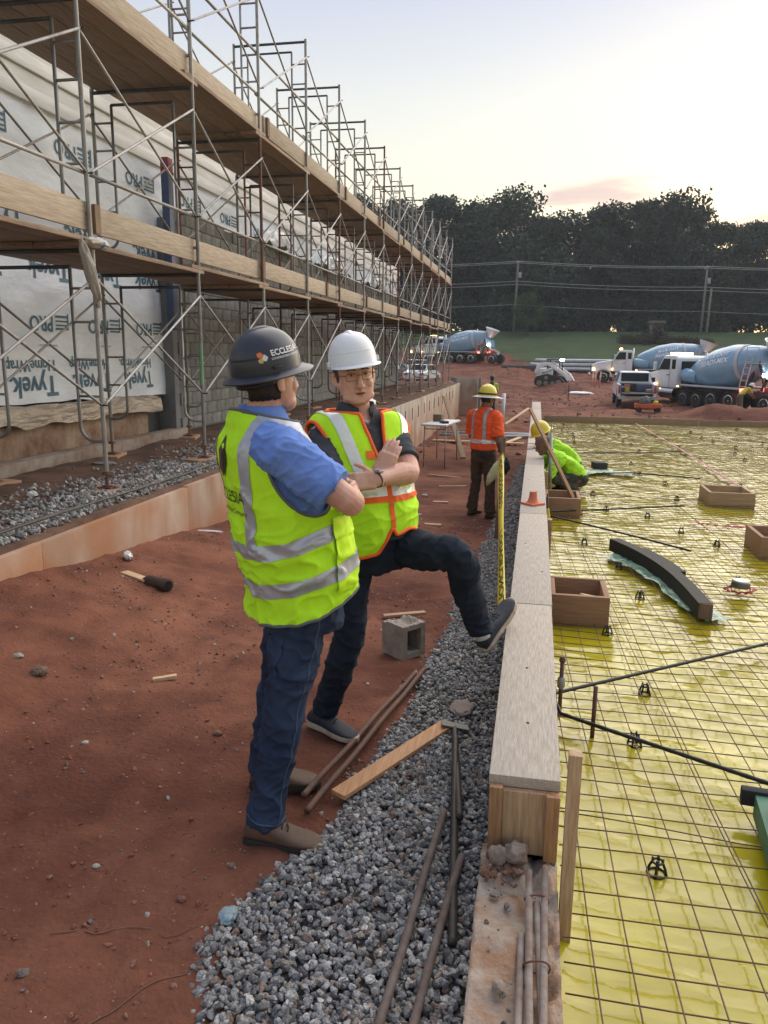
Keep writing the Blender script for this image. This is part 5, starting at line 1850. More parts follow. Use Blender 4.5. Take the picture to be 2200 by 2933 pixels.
def sring(c, u, w, a, b, n=28, p=2.4):
    """superellipse ring, half-widths a along u and b along w"""
    out = []
    for j in range(n):
        t = 2 * math.pi * j / n
        ct, st = math.cos(t), math.sin(t)
        out.append(V(c) + V(u) * (a * math.copysign(abs(ct) ** (2 / p), ct)) + V(w) * (b * math.copysign(abs(st) ** (2 / p), st)))
    return out


def torso(mb, rings, rv, fv, grow=0.0, p=2.4, sub=4):
    """rings (x,y,z,a,b[,front bulge]) interpolated smoothly bottom to top"""
    R_ = np.array(rings, float)
    m = len(R_)
    rg = []
    for i in range(m - 1):
        for k in range(sub):
            t = k / sub
            q0, q1, q2, q3 = R_[max(i - 1, 0)], R_[i], R_[i + 1], R_[min(i + 2, m - 1)]
            q = 0.5 * ((2 * q1) + (-q0 + q2) * t + (2 * q0 - 5 * q1 + 4 * q2 - q3) * t * t + (-q0 + 3 * q1 - 3 * q2 + q3) * t ** 3)
            rg.append(q)
    rg.append(R_[-1])
    mb.rings([sring(q[:3], rv, fv, q[3] + grow, q[4] + grow, p=p) for q in rg])
    return mb


HEADT = [(-0.119, 0.018, 0.070, 0.036), (-0.110, 0.034, 0.086, 0.012), (-0.092, 0.049, 0.091, -0.015), (-0.068, 0.058, 0.089, -0.04), (-0.035, 0.066, 0.086, -0.072), (0.0, 0.071, 0.083, -0.092), (0.03, 0.075, 0.087, -0.099), (0.06, 0.075, 0.083, -0.098), (0.088, 0.067, 0.066, -0.083), (0.108, 0.047, 0.040, -0.055), (0.121, 0.016, 0.010, -0.022)]


def head_M(c, heading, pitch=0.0, roll=0.0, s=1.0):
    """local x = his right, y = forward, z = up"""
    f = V((math.cos(heading), math.sin(heading), 0))
    r = V((math.sin(heading), -math.cos(heading), 0))
    M = Matrix((r, f, V((0, 0, 1)))).transposed()
    M = M @ Matrix.Rotation(pitch, 3, 'X') @ Matrix.Rotation(roll, 3, 'Y')
    return (lambda p: V(c) + M @ (V(p) * s)), M


def head_mesh(mb, H, M, s=1.0, fat=1.0, nose=1.0):
    rg = []
    for z, w, fr_, bk in HEADT:
        ww = w * (fat if z < 0 else 1 + (fat - 1) * 0.4)
        yc, hd = (fr_ + bk) / 2, (fr_ - bk) / 2
        ring = []
        for j in range(28):
            t = 2 * math.pi * j / 28
            ct, st = math.cos(t), math.sin(t)
            x = ww * math.copysign(abs(ct) ** 0.86, ct)
            y = yc + hd * math.copysign(abs(st) ** 0.92, st)
            ring.append(H((x, y, z)))
        rg.append(ring)
    mb.rings(rg)
    mb.tube([H((0, 0.080, 0.024)), H((0, 0.094, 0.002)), H((0, 0.104 * nose + 0.0, -0.022)), H((0, 0.110, -0.036)), H((0, 0.090, -0.046))], [0.007 * s, 0.0095 * s, 0.012 * s, 0.0135 * s, 0.010 * s], 10)
    for sx in (-1, 1):
        mb.ell(H((sx * 0.0135, 0.095, -0.038)), (0.0095 * s, 0.012 * s, 0.0085 * s), M, 10, 7)
        mb.ell(H((sx * 0.030, 0.0775, 0.031)), (0.023 * s, 0.012 * s, 0.0075 * s), M, 10, 7)
        mb.ell(H((sx * 0.040, 0.062, -0.030)), (0.024 * s, 0.022 * s, 0.024 * s), M, 12, 8)
        mb.ell(H((sx * 0.040 * fat, 0.040, -0.082)), (0.022 * s, 0.03 * s, 0.022 * s), M, 12, 8)
        er = M @ Matrix.Rotation(sx * 0.35, 3, 'Z')
        ex = sx * (1 + (fat - 1) * 0.45)
        mb.ell(H((ex * 0.080, -0.012, -0.006)), (0.008 * s, 0.020 * s, 0.033 * s), er, 12, 8)
        mb.ell(H((ex * 0.077, -0.004, -0.030)), (0.007 * s, 0.010 * s, 0.012 * s), er, 10, 7)
    mb.ell(H((0, 0.086, -0.061)), (0.021 * s, 0.010 * s, 0.006 * s), M, 12, 7)
    mb.ell(H((0, 0.085, -0.075)), (0.019 * s, 0.010 * s, 0.006 * s), M, 12, 7)
    mb.ell(H((0, 0.078, -0.101)), (0.020 * s, 0.016 * s, 0.014 * s), M, 12, 7)


def hand_mesh(mb, W, d, n, side, s=1.0, curl=0.25, spread=0.06, thumb_out=0.7):
    """W wrist, d towards the fingers, n the way the palm faces, side: direction of the thumb edge"""
    W, d, n = V(W), V(d).normalized(), V(n)
    n = (n - d * n.dot(d)).normalized()
    t = V(side)
    t = (t - d * t.dot(d) - n * t.dot(n)).normalized()
    M = Matrix((t, d, n)).transposed()
    mb.box(W + d * 0.048 * s, (0.076 * s, 0.092 * s, 0.026 * s), M, bev=0.011 * s)
    limb(mb, [(W - d * 0.03, 0.026 * s, 0.020 * s), (W + d * 0.03 * s, 0.032 * s, 0.015 * s)], 12, t)
    mb.ell(W + d * 0.035 * s + t * 0.026 * s + n * 0.006 * s, (0.016 * s, 0.03 * s, 0.015 * s), M, 10, 7)
    for i, (off, L) in enumerate(((0.029, 0.072), (0.010, 0.080), (-0.010, 0.074), (-0.029, 0.058))):
        p = W + d * (0.086 - (0.006 if i in (0, 3) else 0)) * s + t * off * s
        dirv = (d + t * (spread * (1.5 - i))).normalized()
        pts, rs, ang = [p - dirv * 0.012 * s], [0.0092 * s], 0.0
        for k, fr_ in enumerate((0.44, 0.32, 0.24)):
            ang += curl * (0.7, 1.0, 0.8)[k]
            dd = dirv * math.cos(ang) + n * math.sin(ang)
            p = p + dd * L * fr_ * s
            pts.append(p)
            rs.append((0.0088, 0.0080, 0.0066)[k] * s)
        mb.tube(pts, rs, 9)
        mb.ell(pts[-1], (0.0066 * s,) * 3, None, 8, 6)
    p = W + d * 0.022 * s + t * 0.034 * s
    dirv = (d * 0.75 + t * thumb_out + n * 0.25).normalized()
    p1 = p + dirv * 0.036 * s
    p2 = p1 + (dirv * 0.8 + d * 0.5 + n * 0.1).normalized() * 0.032 * s
    mb.tube([p - dirv * 0.01, p, p1, p2], [0.011 * s, 0.0115 * s, 0.010 * s, 0.008 * s], 9)
    mb.ell(p2, (0.008 * s,) * 3, None, 8, 6)


def shoe(parent, heel, toe, up, upper_m, sole_m, w=0.05, h=0.105, boot=False, name='shoe', ang=None):
    """one shoe: upper with its sole and laces as sub-parts"""
    heel, toe, up = V(heel), V(toe), V(up)
    d = toe - heel
    L = d.length
    d.normalize()
    up = (up - d * up.dot(d)).normalized()
    x = d.cross(up)
    st = [(0.02, 0.62, 0.62), (0.08, 0.72, 0.92), (0.2, 0.76, 1.05), (0.34, 0.78, 1.0), (0.5, 0.88, 0.76), (0.66, 0.98, 0.58), (0.8, 0.98, 0.47), (0.92, 0.78, 0.38), (0.985, 0.42, 0.27)]
    rg = []
    for q, ww, hh in st:
        c = heel + d * (L * q) + x * (0.006 * math.sin(q * 3.14))
        ring = []
        for j in range(20):
            a = 2 * math.pi * j / 20
            ca, sa = math.cos(a), math.sin(a)
            ring.append(c + x * (w * ww * math.copysign(abs(ca) ** 0.8, ca)) + up * (0.02 + (h * hh - 0.02) * (0.5 + 0.5 * math.copysign(abs(sa) ** 0.75, sa))))
        rg.append(ring)
    mb = MB().rings(rg)
    if boot:
        limb(mb, [(heel + d * L * 0.24 + up * 0.05, w * 0.74, w * 0.86), (heel + d * L * 0.25 + up * 0.12, w * 0.66, w * 0.72)], 16, x)
    v, f = remesh(mb, 0.0045, 4)
    o = mesh_obj(name, v, f, upper_m, parent)
    BASE[o.name] = BASE[parent.name]
    out = []
    for q, ww in ((0.0, 0.45), (0.03, 0.7), (0.1, 0.82), (0.3, 0.8), (0.45, 0.84), (0.62, 1.04), (0.78, 1.06), (0.9, 0.86), (0.97, 0.56), (1.01, 0.2)):
        out.append((q, ww))
    poly = [heel + d * (L * q) + x * (w * ww) for q, ww in out] + [heel + d * (L * q) - x * (w * ww) for q, ww in reversed(out)]
    zs = 0.03 if boot else 0.027
    s = MB().prism([p for p in poly], (0, 0, 0), up * zs).build('sole', sole_m, o, fix=True)
    md = s.modifiers.new('b', 'BEVEL')
    md.width = 0.006
    md.segments = 2
    lc = MB()
    for q in (0.40, 0.47, 0.54):
        hh = float(np.interp(q, [a for a, _, _ in st], [b for _, _, b in st])) * h
        c = heel + d * (L * q) + up * (hh + 0.002)
        lc.tube([c - x * 0.026 - up * 0.012, c - x * 0.01 + up * 0.002, c + d * 0.012 + x * 0.01 + up * 0.002, c + d * 0.012 + x * 0.026 - up * 0.012], 0.0028, 6)
    lc.build('laces', mat('dark_laces', (0.03, 0.028, 0.026), 0.8), o, smooth='all')
    return o


def slice_patch(name, v, f, planes, m, parent, off=0.003, smooth=True):
    """cut a clean patch out of a garment surface and lift it a little"""
    nrm = vnormals(v, f)
    bm = bmesh.new()
    vs = [bm.verts.new(p) for p in (v + nrm * off)]
    # only faces near the patch
    ctr = v[f].mean(1)
    keep = np.ones(len(f), bool)
    for co, no in planes:
        keep &= ((ctr - np.array(co)) @ np.array(no)) > -0.02
    for q in f[keep]:
        try:
            bm.faces.new([vs[i] for i in q])
        except ValueError:
            pass
    for co, no in planes:
        bmesh.ops.bisect_plane(bm, geom=bm.verts[:] + bm.edges[:] + bm.faces[:], plane_co=V(co), plane_no=V(no), clear_inner=True)
    loose = [q for q in bm.verts if not q.link_faces]
    bmesh.ops.delete(bm, geom=loose, context='VERTS')
    if not bm.faces:
        bm.free()
        return None
    me = bpy.data.meshes.new(name)
    b = BASE[parent.name]
    bmesh.ops.translate(bm, verts=bm.verts, vec=-b)
    bm.to_mesh(me)
    bm.free()
    me.shade_smooth()
    me.materials.append(m)
    o = bpy.data.objects.new(name, me)
    COL.objects.link(o)
    o.parent = parent
    BASE[o.name] = b
    return o


def cut_garment(v, f, kill):
    """remove vertices where kill(v) is true, smooth the open rims, return verts, faces, rim loops"""
    km = kill(v)
    fk = ~(km[f].any(1))
    f = f[fk]
    used_ = np.unique(f)
    mp = -np.ones(len(v), int)
    mp[used_] = np.arange(len(used_))
    v, f = v[used_].copy(), mp[f]
    e = np.concatenate([f[:, [0, 1]], f[:, [1, 2]], f[:, [2, 3]], f[:, [3, 0]]])
    es = np.sort(e, 1)
    key = es[:, 0].astype(np.int64) * len(v) + es[:, 1]
    uq, cnt = np.unique(key, return_counts=True)
    bk = uq[cnt == 1]
    a, b = bk // len(v), bk % len(v)
    nb = {}
    for p, q in zip(a, b):
        nb.setdefault(int(p), []).append(int(q))
        nb.setdefault(int(q), []).append(int(p))
    for _ in range(14):
        new = {p: (v[p] * 0.4 + 0.6 * np.mean([v[q] for q in qs], 0)) for p, qs in nb.items()}
        for p, q in new.items():
            v[p] = q
    loops, seen = [], set()
    for s in nb:
        if s in seen:
            continue
        loop, cur, prev = [s], s, None
        seen.add(s)
        while True:
            nx = [q for q in nb[cur] if q != prev and q not in seen]
            if not nx:
                break
            prev, cur = cur, nx[0]
            seen.add(cur)
            loop.append(cur)
        if len(loop) > 12:
            loops.append(loop)
    return v, f, loops


def trim(name, v, loops, m, parent, r=0.006):
    for lp in loops:
        pts = [V(v[i]) for i in lp]
        pts = [(pts[i - 1] + pts[i] + pts[(i + 1) % len(pts)]) / 3 for i in range(len(pts))]
        pts = pts[::2]
        pts.append(pts[0])
        MB().tube(pts, r, 7, caps=False).build(name, m, parent, smooth='all')


def wrap_text_on(name, body, size, origin, u, w, ray, bvh, m, parent, bold=False, off=0.004, shear=0.0):
    """project flat lettering along ray on to a garment or helmet"""
    vs, fs = text_mesh(body, size, bold)
    bm = bmesh.new()
    q = [bm.verts.new(p) for p in vs]
    for t in fs:
        try:
            bm.faces.new([q[i] for i in t])
        except ValueError:
            pass
    bmesh.ops.subdivide_edges(bm, edges=[e for e in bm.edges if e.calc_length() > size * 0.3], cuts=2, use_grid_fill=False)
    bmesh.ops.triangulate(bm, faces=bm.faces)
    ok = True
    for p in bm.verts:
        o = V(origin) + V(u) * (p.co.x + shear * p.co.y) + V(w) * p.co.y
        h = bvh.ray_cast(o, V(ray), 1.0)
        p.co = (h[0] - V(ray) * off) if h[0] is not None else V((0, 0, -99))
    bmesh.ops.delete(bm, geom=[p for p in bm.verts if p.co.z < -50], context='VERTS')
    mb = MB()
    bm.verts.index_update()
    mb.add([p.co.copy() for p in bm.verts], [[p.index for p in t.verts] for t in bm.faces])
    bm.free()
    if mb.v:
        return mb.build(name, m, parent)


def helmet(parent, c, heading, pitch, roll, m, brim='full', s=1.0, brim_m=None):
    H, M = head_M(c, heading, pitch, roll, s)
    a, b, hh = 0.112, 0.136, 0.148
    prof = [(max(0.02, math.sin(q) ** (2 / 2.35)), math.cos(q) ** (2 / 2.35)) for q in np.linspace(0.02, math.pi / 2, 18)]
    rg = []
    N = 48

    def pt(t, sx, z, wd=0.0):
        return H((math.cos(t) * (a * sx + wd), math.sin(t) * (b * sx + wd), z))
    for sx, z in prof:
        rg.append([pt(2 * math.pi * j / N, sx, z * hh) for j in range(N)])

    def bw(t):
        if brim == 'full':
            return 0.030 + 0.014 * max(0, math.sin(t)) + 0.004 * max(0, -math.sin(t))
        return 0.009 + 0.05 * max(0.0, math.sin(t)) ** 2.2

    for k, dz in ((0.25, -0.003), (0.6, -0.009), (1.0, -0.017 if brim == 'full' else -0.012)):
        rg.append([pt(2 * math.pi * j / N, 1.0, dz * (1 if brim == 'full' else max(0.15, math.sin(2 * math.pi * j / N))), bw(2 * math.pi * j / N) * k) for j in range(N)])
    rg.append([pt(2 * math.pi * j / N, 1.0, (-0.021 if brim == 'full' else -0.015 * max(0.3, math.sin(2 * math.pi * j / N))), bw(2 * math.pi * j / N)) for j in range(N)])
    rg.append([pt(2 * math.pi * j / N, 0.985, -0.006, 0.0) for j in range(N)])
    rg.append([pt(2 * math.pi * j / N, 0.96, 0.06, 0.0) for j in range(N)])
    rg.append([pt(2 * math.pi * j / N, 0.1, 0.12, 0.0) for j in range(N)])
    o = MB().rings(rg).build('helmet', m, parent, smooth=True)
    BASE[o.name] = BASE[parent.name]
    # raised crown ridge
    rd = []
    for q in np.linspace(-0.75, 0.80, 13):
        y = q * b
        z = hh * math.sqrt(max(0, 1 - (q * 0.93) ** 2))
        hgt = 0.011 * (1 - abs(q / 0.85) ** 3)
        ww = 0.020 * (1 - 0.35 * abs(q))
        rd.append([H((math.cos(t) * ww, y, z - 0.004 + hgt * max(0, math.sin(t)))) for t in np.linspace(0, 2 * math.pi, 12, endpoint=False)])
    MB().rings(rd).build('crown_ridge', m, o, smooth='all')
    return o, H, M


def build_body(t, S, voxel, skin):
    mb = MB()
    H, M = head_M(S['head'], S['hh'], S.get('hp', 0), S.get('hr', 0), S.get('hs', 1.0))
    head_mesh(mb, H, M, S.get('hs', 1.0), S.get('fat', 1.0))
    limb(mb, [(V(S['neck']) - V((0, 0, 0.05)), 0.075, 0.068), (V(S['neck']), 0.062, 0.060), (H((0, -0.02, -0.07)), 0.055, 0.058), (H((0, -0.02, -0.03)), 0.054, 0.056)], 18)
    torso(mb, S['tor'], S['r'], S['f'], -0.025)
    for s in ('r', 'l'):
        sh, el, wr = V(S['sh_' + s]), V(S['el_' + s]), V(S['wr_' + s])
        k = S.get('armk', 1.0)
        limb(mb, [(sh, 0.052 * k), (sh.lerp(el, 0.4), 0.050 * k), (el, 0.043 * k), (el.lerp(wr, 0.3), 0.045 * k, 0.042 * k), (el.lerp(wr, 0.75), 0.034 * k, 0.030 * k), (wr, 0.029 * k, 0.024 * k)], 16)
        hd = S.get('hand_' + s)
        if hd:
            hand_mesh(mb, wr, *hd[:3], **(hd[3] if len(hd) > 3 else {}))
        hp, kn, an = V(S['hip_' + s]), V(S['kn_' + s]), V(S['an_' + s])
        limb(mb, [(hp, 0.075), (hp.lerp(kn, 0.5), 0.066), (kn, 0.048), (kn.lerp(an, 0.35), 0.047), (an, 0.034)], 14)
    v, f = remesh(mb, voxel, 2, 0.4)
    o = mesh_obj('body', v, f, skin, t)
    return o, H, M


def trousers(t, S, m, voxel, k=1.0, cuff=0.064, seed=0, name='trousers', amp=0.012):
    mb = MB()
    torso(mb, S['hips'], S['r'], S['f'], 0.0, 2.3)
    for s in ('r', 'l'):
        hp, kn, an = V(S['hip_' + s]), V(S['kn_' + s]), V(S['an_' + s])
        ca = an + (kn - an).normalized() * S.get('cufflift', 0.0)
        limb(mb, [(hp + V((0, 0, 0.04)), 0.10 * k, 0.105 * k), (hp.lerp(kn, 0.35), 0.092 * k, 0.096 * k), (hp.lerp(kn, 0.75), 0.076 * k, 0.08 * k), (kn, 0.070 * k, 0.072 * k), (kn.lerp(an, 0.4), 0.068 * k, 0.072 * k), (kn.lerp(an, 0.8), cuff * 0.95, cuff), (ca, cuff, cuff * 1.08)], 18)
    v, f = remesh(mb, voxel, 4)
    v = wrinkle(v, f, amp, (7.0, 7.0, 9.5), seed)
    o = mesh_obj(name, v, f, m, t)
    BASE[o.name] = BASE[t.name]
    return o, v, f


def shirt(t, S, m, voxel, sleeve=0.78, grow=0.004, seed=0, name='shirt', sw=0.07, amp=0.010, cut=None):
    mb = MB()
    torso(mb, S['tor'][1:], S['r'], S['f'], grow)
    for s in ('r', 'l'):
        sh, el, wr = V(S['sh_' + s]), V(S['el_' + s]), V(S['wr_' + s])
        inn = V(S['tor'][-3][:3]).lerp(sh, 0.45)
        inn.z = sh.z
        if sleeve <= 1:
            limb(mb, [(inn, sw * S.get('shk', 1.0)), (sh, sw * S.get('shk', 1.04)), (sh.lerp(el, 0.4), sw), (sh.lerp(el, sleeve), sw * 1.04)], 18)
        else:
            limb(mb, [(inn, sw), (sh, sw * 1.04), (sh.lerp(el, 0.5), sw * 0.92), (el, sw * 0.84), (el.lerp(wr, 0.5), sw * 0.72), (wr, sw * 0.56)], 18)
    v, f = remesh(mb, voxel, 4)
    v = wrinkle(v, f, amp, (8, 8, 12), seed)
    if cut is not None:
        v, f, _ = cut_garment(v, f, cut)
    o = mesh_obj(name, v, f, m, t)
    BASE[o.name] = BASE[t.name]
    return o, v, f


def loc_uvz(S, v):
    T = np.array(S['tor'], float)
    cx = np.interp(v[:, 2], T[:, 2], T[:, 0])
    cy = np.interp(v[:, 2], T[:, 2], T[:, 1])
    d = np.stack([v[:, 0] - cx, v[:, 1] - cy], 1)
    r, f = np.array(S['r'])[:2], np.array(S['f'])[:2]
    return d @ r, d @ f, v[:, 2]


lime = mat('lime_vest', (0.50, 0.88, 0.025), 0.75, col2=(0.44, 0.78, 0.02), scale=9, bump=0.35, bscale=14, spec=0.2, bdist=0.008)
lime2 = mat('lime_pocket', (0.56, 0.88, 0.02), 0.6, col2=(0.5, 0.8, 0.02), scale=9, bump=0.3, bscale=14, spec=0.25)
silver = mat('reflective_tape', (0.44, 0.46, 0.51), 0.38, 0.35, col2=(0.33, 0.35, 0.40), scale=10, bump=0.5, bscale=18, spec=0.6, bdist=0.006)
silver2 = mat('bright_reflective_tape', (0.74, 0.76, 0.70), 0.35, 0.2, col2=(0.62, 0.64, 0.6), scale=8, bump=0.3, bscale=14)
orange_t = mat('orange_trim', (0.90, 0.13, 0.015), 0.7, var=0.1, scale=10)
grey_t = mat('grey_trim', (0.10, 0.105, 0.115), 0.8)
denim = mat('blue_denim', (0.032, 0.050, 0.092), 0.85, col2=(0.009, 0.016, 0.038), scale=4.5, bump=0.3, bscale=60, spec=0.2, thr=(0.3, 0.7), bdist=0.004)
dark_denim = mat('dark_denim', (0.020, 0.028, 0.045), 0.85, col2=(0.010, 0.014, 0.024), scale=5, bump=0.25, bscale=60, spec=0.2, bdist=0.004)
blue_shirt = mat('blue_polo', (0.155, 0.265, 0.62), 0.85, col2=(0.115, 0.20, 0.50), scale=8, bump=0.2, bscale=90, spec=0.15, bdist=0.003)
grey_shirt = mat('charcoal_polo', (0.062, 0.066, 0.076), 0.85, var=0.25, scale=8, bump=0.2, bscale=90, spec=0.15, bdist=0.003)
hair_m = mat('brown_hair', (0.030, 0.018, 0.012), 0.6, var=0.5, scale=40, stretch=(1, 1, 0.2), bump=0.8, bscale=80, bdist=0.004)
UP = V((0, 0, 1))

# ---------------------------------------------------------------- man in blue shirt, seen from behind
A1 = R(42)
S1 = dict(f=V((math.cos(A1), math.sin(A1), 0)), r=V((math.sin(A1), -math.cos(A1), 0)),
          head=(-0.918, 2.60, 1.700), hh=R(54), hp=R(7), hr=0.0, hs=1.0, fat=1.06, neck=(-0.945, 2.595, 1.585), armk=1.08,
          sh_r=(-0.835, 2.435, 1.475), el_r=(-0.595, 2.435, 1.315), wr_r=(-0.63, 2.66, 1.27), sh_l=(-1.02, 2.77, 1.475), el_l=(-0.78, 2.90, 1.28), wr_l=(-0.655, 2.68, 1.31),
          hip_r=(-0.795, 2.56, 0.88), kn_r=(-0.855, 2.495, 0.47), an_r=(-0.915, 2.44, 0.075), hip_l=(-0.885, 2.72, 0.88), kn_l=(-0.965, 2.76, 0.47), an_l=(-1.045, 2.80, 0.075),
          hand_r=((-0.15, 0.9, 0.1), (-0.6, -0.2, -0.3), (0, 0, 1), dict(curl=0.4)), hand_l=((0.5, -0.75, 0.1), (-0.6, -0.3, -0.3), (0, 0, 1), dict(curl=0.4)),
          tor=[(-0.832, 2.64, 0.86, 0.178, 0.150), (-0.828, 2.64, 0.96, 0.186, 0.168), (-0.838, 2.635, 1.07, 0.192, 0.182), (-0.862, 2.625, 1.18, 0.192, 0.176), (-0.895, 2.615, 1.30, 0.196, 0.158), (-0.925, 2.605, 1.40, 0.204, 0.142), (-0.942, 2.60, 1.475, 0.198, 0.126), (-0.948, 2.60, 1.53, 0.150, 0.100), (-0.948, 2.598, 1.57, 0.085, 0.078), (-0.946, 2.596, 1.60, 0.066, 0.066)],
          hips=[(-0.83, 2.64, 0.80, 0.165, 0.140), (-0.832, 2.64, 0.88, 0.178, 0.148), (-0.832, 2.64, 0.97, 0.176, 0.150)])
man1 = thing('person', 'man in dark wide-brim helmet, blue shirt and lime vest with arms crossed, back turned', 'person', (-0.95, 2.62, 0))
body1, H1, M1 = build_body(man1, S1, 0.0042, skin_m)
tr1, tv, tf = trousers(man1, S1, denim, 0.0055, 0.98, 0.067, 3, 'jeans', 0.020)
r1, f1 = S1['r'], S1['f']
cW = V((-0.832, 2.64, 0.8))
slice_patch('back_pocket', tv, tf, [(cW + r1 * 0.02, r1), (cW + r1 * 0.135, -r1), (cW - f1 * 0.01, -f1), (V((0, 0, 0.66)), UP), (V((0, 0, 0.80)), -UP)], denim, tr1, 0.004)
tb1 = BVHTree.FromPolygons([tuple(p) for p in tv], [tuple(q) for q in tf])
seam_m = mat('denim_seam', (0.055, 0.085, 0.14), 0.85)
sd = (r1 * 0.95 + f1 * 0.25).normalized()
pts = []
for q in np.linspace(0, 1, 60):
    a_ = V(S1['hip_r']).lerp(V(S1['kn_r']), q * 2) if q < 0.5 else V(S1['kn_r']).lerp(V(S1['an_r']), q * 2 - 1)
    h = tb1.ray_cast(a_ + sd * 0.5, -sd, 0.6)
    if h[0] is not None:
        pts.append(h[0])
if len(pts) > 4:
    MB().tube(pts, 0.0028, 5).build('outer_seam', seam_m, tr1, smooth='all')
for S_, key, tr_, bv in ((S1, 'an_r', tr1, tb1),):
    an, kn = V(S_[key]), V(S_['kn_r'])
    ax_ = (kn - an).normalized()
    x_ = ax_.orthogonal().normalized()
    y_ = ax_.cross(x_)
    ring = []
    for q in np.linspace(0, 2 * math.pi, 40):
        dd = x_ * math.cos(q) + y_ * math.sin(q)
        h = bv.ray_cast(an + ax_ * 0.03 + dd * 0.2, -dd, 0.3)
        if h[0] is not None:
            ring.append(h[0])
    if len(ring) > 8:
        MB().tube(ring, 0.0028, 5, False).build('hem_seam', seam_m, tr_, smooth='all')
sh1, sv, sf = shirt(man1, S1, blue_shirt, 0.0055, 0.80, 0.006, 5, 'polo_shirt', 0.080, 0.014)
# collar
mb = MB()
for k, (z, gr) in enumerate(((1.555, 0.026), (1.60, 0.016), (1.606, 0.011), (1.56, 0.018))):
    pass
rgs = [sring((-0.948, 2.598, z), r1, f1, a, b, 32) for z, a, b in ((1.545, 0.108, 0.100), (1.585, 0.088, 0.082), (1.612, 0.080, 0.075), (1.612, 0.075, 0.070), (1.58, 0.080, 0.075))]
MB().rings(rgs, False).build('collar', blue_shirt, sh1, smooth='all')
# vest
mb = MB()
T1 = [list(q) for q in S1['tor']]
T1[0][2], T1[0][3], T1[0][4] = 0.84, 0.185, 0.165
torso(mb, T1[:-2] + [(-0.948, 2.598, 1.565, 0.11, 0.095), (-0.947, 2.597, 1.60, 0.09, 0.08)], r1, f1, 0.022)
vv, vf = remesh(mb, 0.0055, 4)
vv = wrinkle(vv, vf, lambda p: 0.020 * np.clip((1.45 - p[:, 2]) / 0.3, 0.25, 1), (6, 6, 9), 9)


def kill1(v):
    u, w, z = loc_uvz(S1, v)
    hem = 0.885 + 0.055 * (w / 0.18) + 0.012 * np.sin(u * 14)
    arm = ((np.abs(u) - 0.215) / 0.085) ** 2 + ((w - 0.03) / 0.115) ** 2 + ((z - 1.40) / 0.150) ** 2 < 1
    nk = (z > 1.578 + 0.02 * (-w / 0.09))
    return (z < hem) | arm | nk


vv, vf, loops = cut_garment(vv, vf, kill1)
vest1 = mesh_obj('safety_vest', vv, vf, lime, man1)
BASE[vest1.name] = BASE[man1.name]
md = vest1.modifiers.new('t', 'SOLIDIFY')
md.thickness = 0.003
trim('edge_binding', vv, loops, grey_t, vest1, 0.0062)
tilt = V((0.04, 0, 1)).normalized()


def band(vest, v, f, z0, z1, name='reflective_band', m=silver, up=UP, c=(0, 0, 0), extra=(), off=0.003):
    c = V(c)
    return slice_patch(name, v, f, [(c + V((0, 0, z0)), up), (c + V((0, 0, z1)), -up)] + list(extra), m, vest, off)


t1 = (UP - f1 * 0.28).normalized()
cB = V((-0.84, 2.635, 0))
band(vest1, vv, vf, 1.145, 1.200, c=cB, up=t1)
band(vest1, vv, vf, 0.995, 1.052, c=cB, up=t1)
cS = V((-0.942, 2.60, 1.2))
slice_patch('shoulder_band', vv, vf, [(cS + r1 * 0.108, r1), (cS + r1 * 0.158, -r1), (cB + V((0, 0, 1.20)), t1)], silver, vest1, 0.0032)
slice_patch('shoulder_band', vv, vf, [(cS - r1 * 0.108, -r1), (cS - r1 * 0.158, r1), (cB + V((0, 0, 1.20)), t1)], silver, vest1, 0.0032)
slice_patch('side_pocket', vv, vf, [(cB + r1 * 0.03, r1), (cB + f1 * 0.055, f1), (V((0, 0, 0.97)), UP), (V((0, 0, 1.20)), -UP), (cB + f1 * 0.17, -f1)], lime2, vest1, 0.009)
slice_patch('pocket_flap', vv, vf, [(cB + r1 * 0.03, r1), (cB + f1 * 0.045, f1), (V((0, 0, 1.165)), UP), (V((0, 0, 1.235)), -UP), (cB + f1 * 0.175, -f1)], lime2, vest1, 0.014)
slice_patch('pocket_band', vv, vf, [(cB + V((0, 0, 0.995)), t1), (cB + V((0, 0, 1.052)), -t1), (cB + r1 * 0.03, r1), (cB + f1 * 0.055, f1), (cB + f1 * 0.17, -f1)], silver, vest1, 0.0125)
vb1 = BVHTree.FromPolygons([tuple(p) for p in vv], [tuple(q) for q in vf])
black_ink = mat('black_print', (0.012, 0.016, 0.012), 0.7)
bo = V((-0.915, 2.61, 1.30)) - f1 * 0.6
wrap_text_on('vest_lettering', 'ECCLESIA', 0.060, bo - r1 * 0.022, r1, UP, f1, vb1, black_ink, vest1, False, 0.004)
wrap_text_on('vest_lettering', 'A Construction Company', 0.025, bo - r1 * 0.022 + V((0, 0, -0.052)), r1, UP, f1, vb1, black_ink, vest1, False, 0.004)
# emblem: faceted diamond
for pts_, mm in ((((0.0, 0.09), (0.028, 0.045), (0.030, -0.01), (0.0, -0.06), (-0.004, 0.02)), black_ink), (((0.0, 0.09), (-0.004, 0.02), (0.0, -0.06), (-0.028, -0.03), (-0.030, 0.035)), mat('brown_print', (0.10, 0.03, 0.025), 0.7))):
    q = []
    for a, b in pts_:
        h = vb1.ray_cast(bo + r1 * (a * 1.1 - 0.02) + UP * (b + 0.125), f1, 1.0)
        q.append(h[0] - f1 * 0.006)
    MB().add(q, [tuple(range(len(q)))]).build('vest_emblem', mm, vest1)
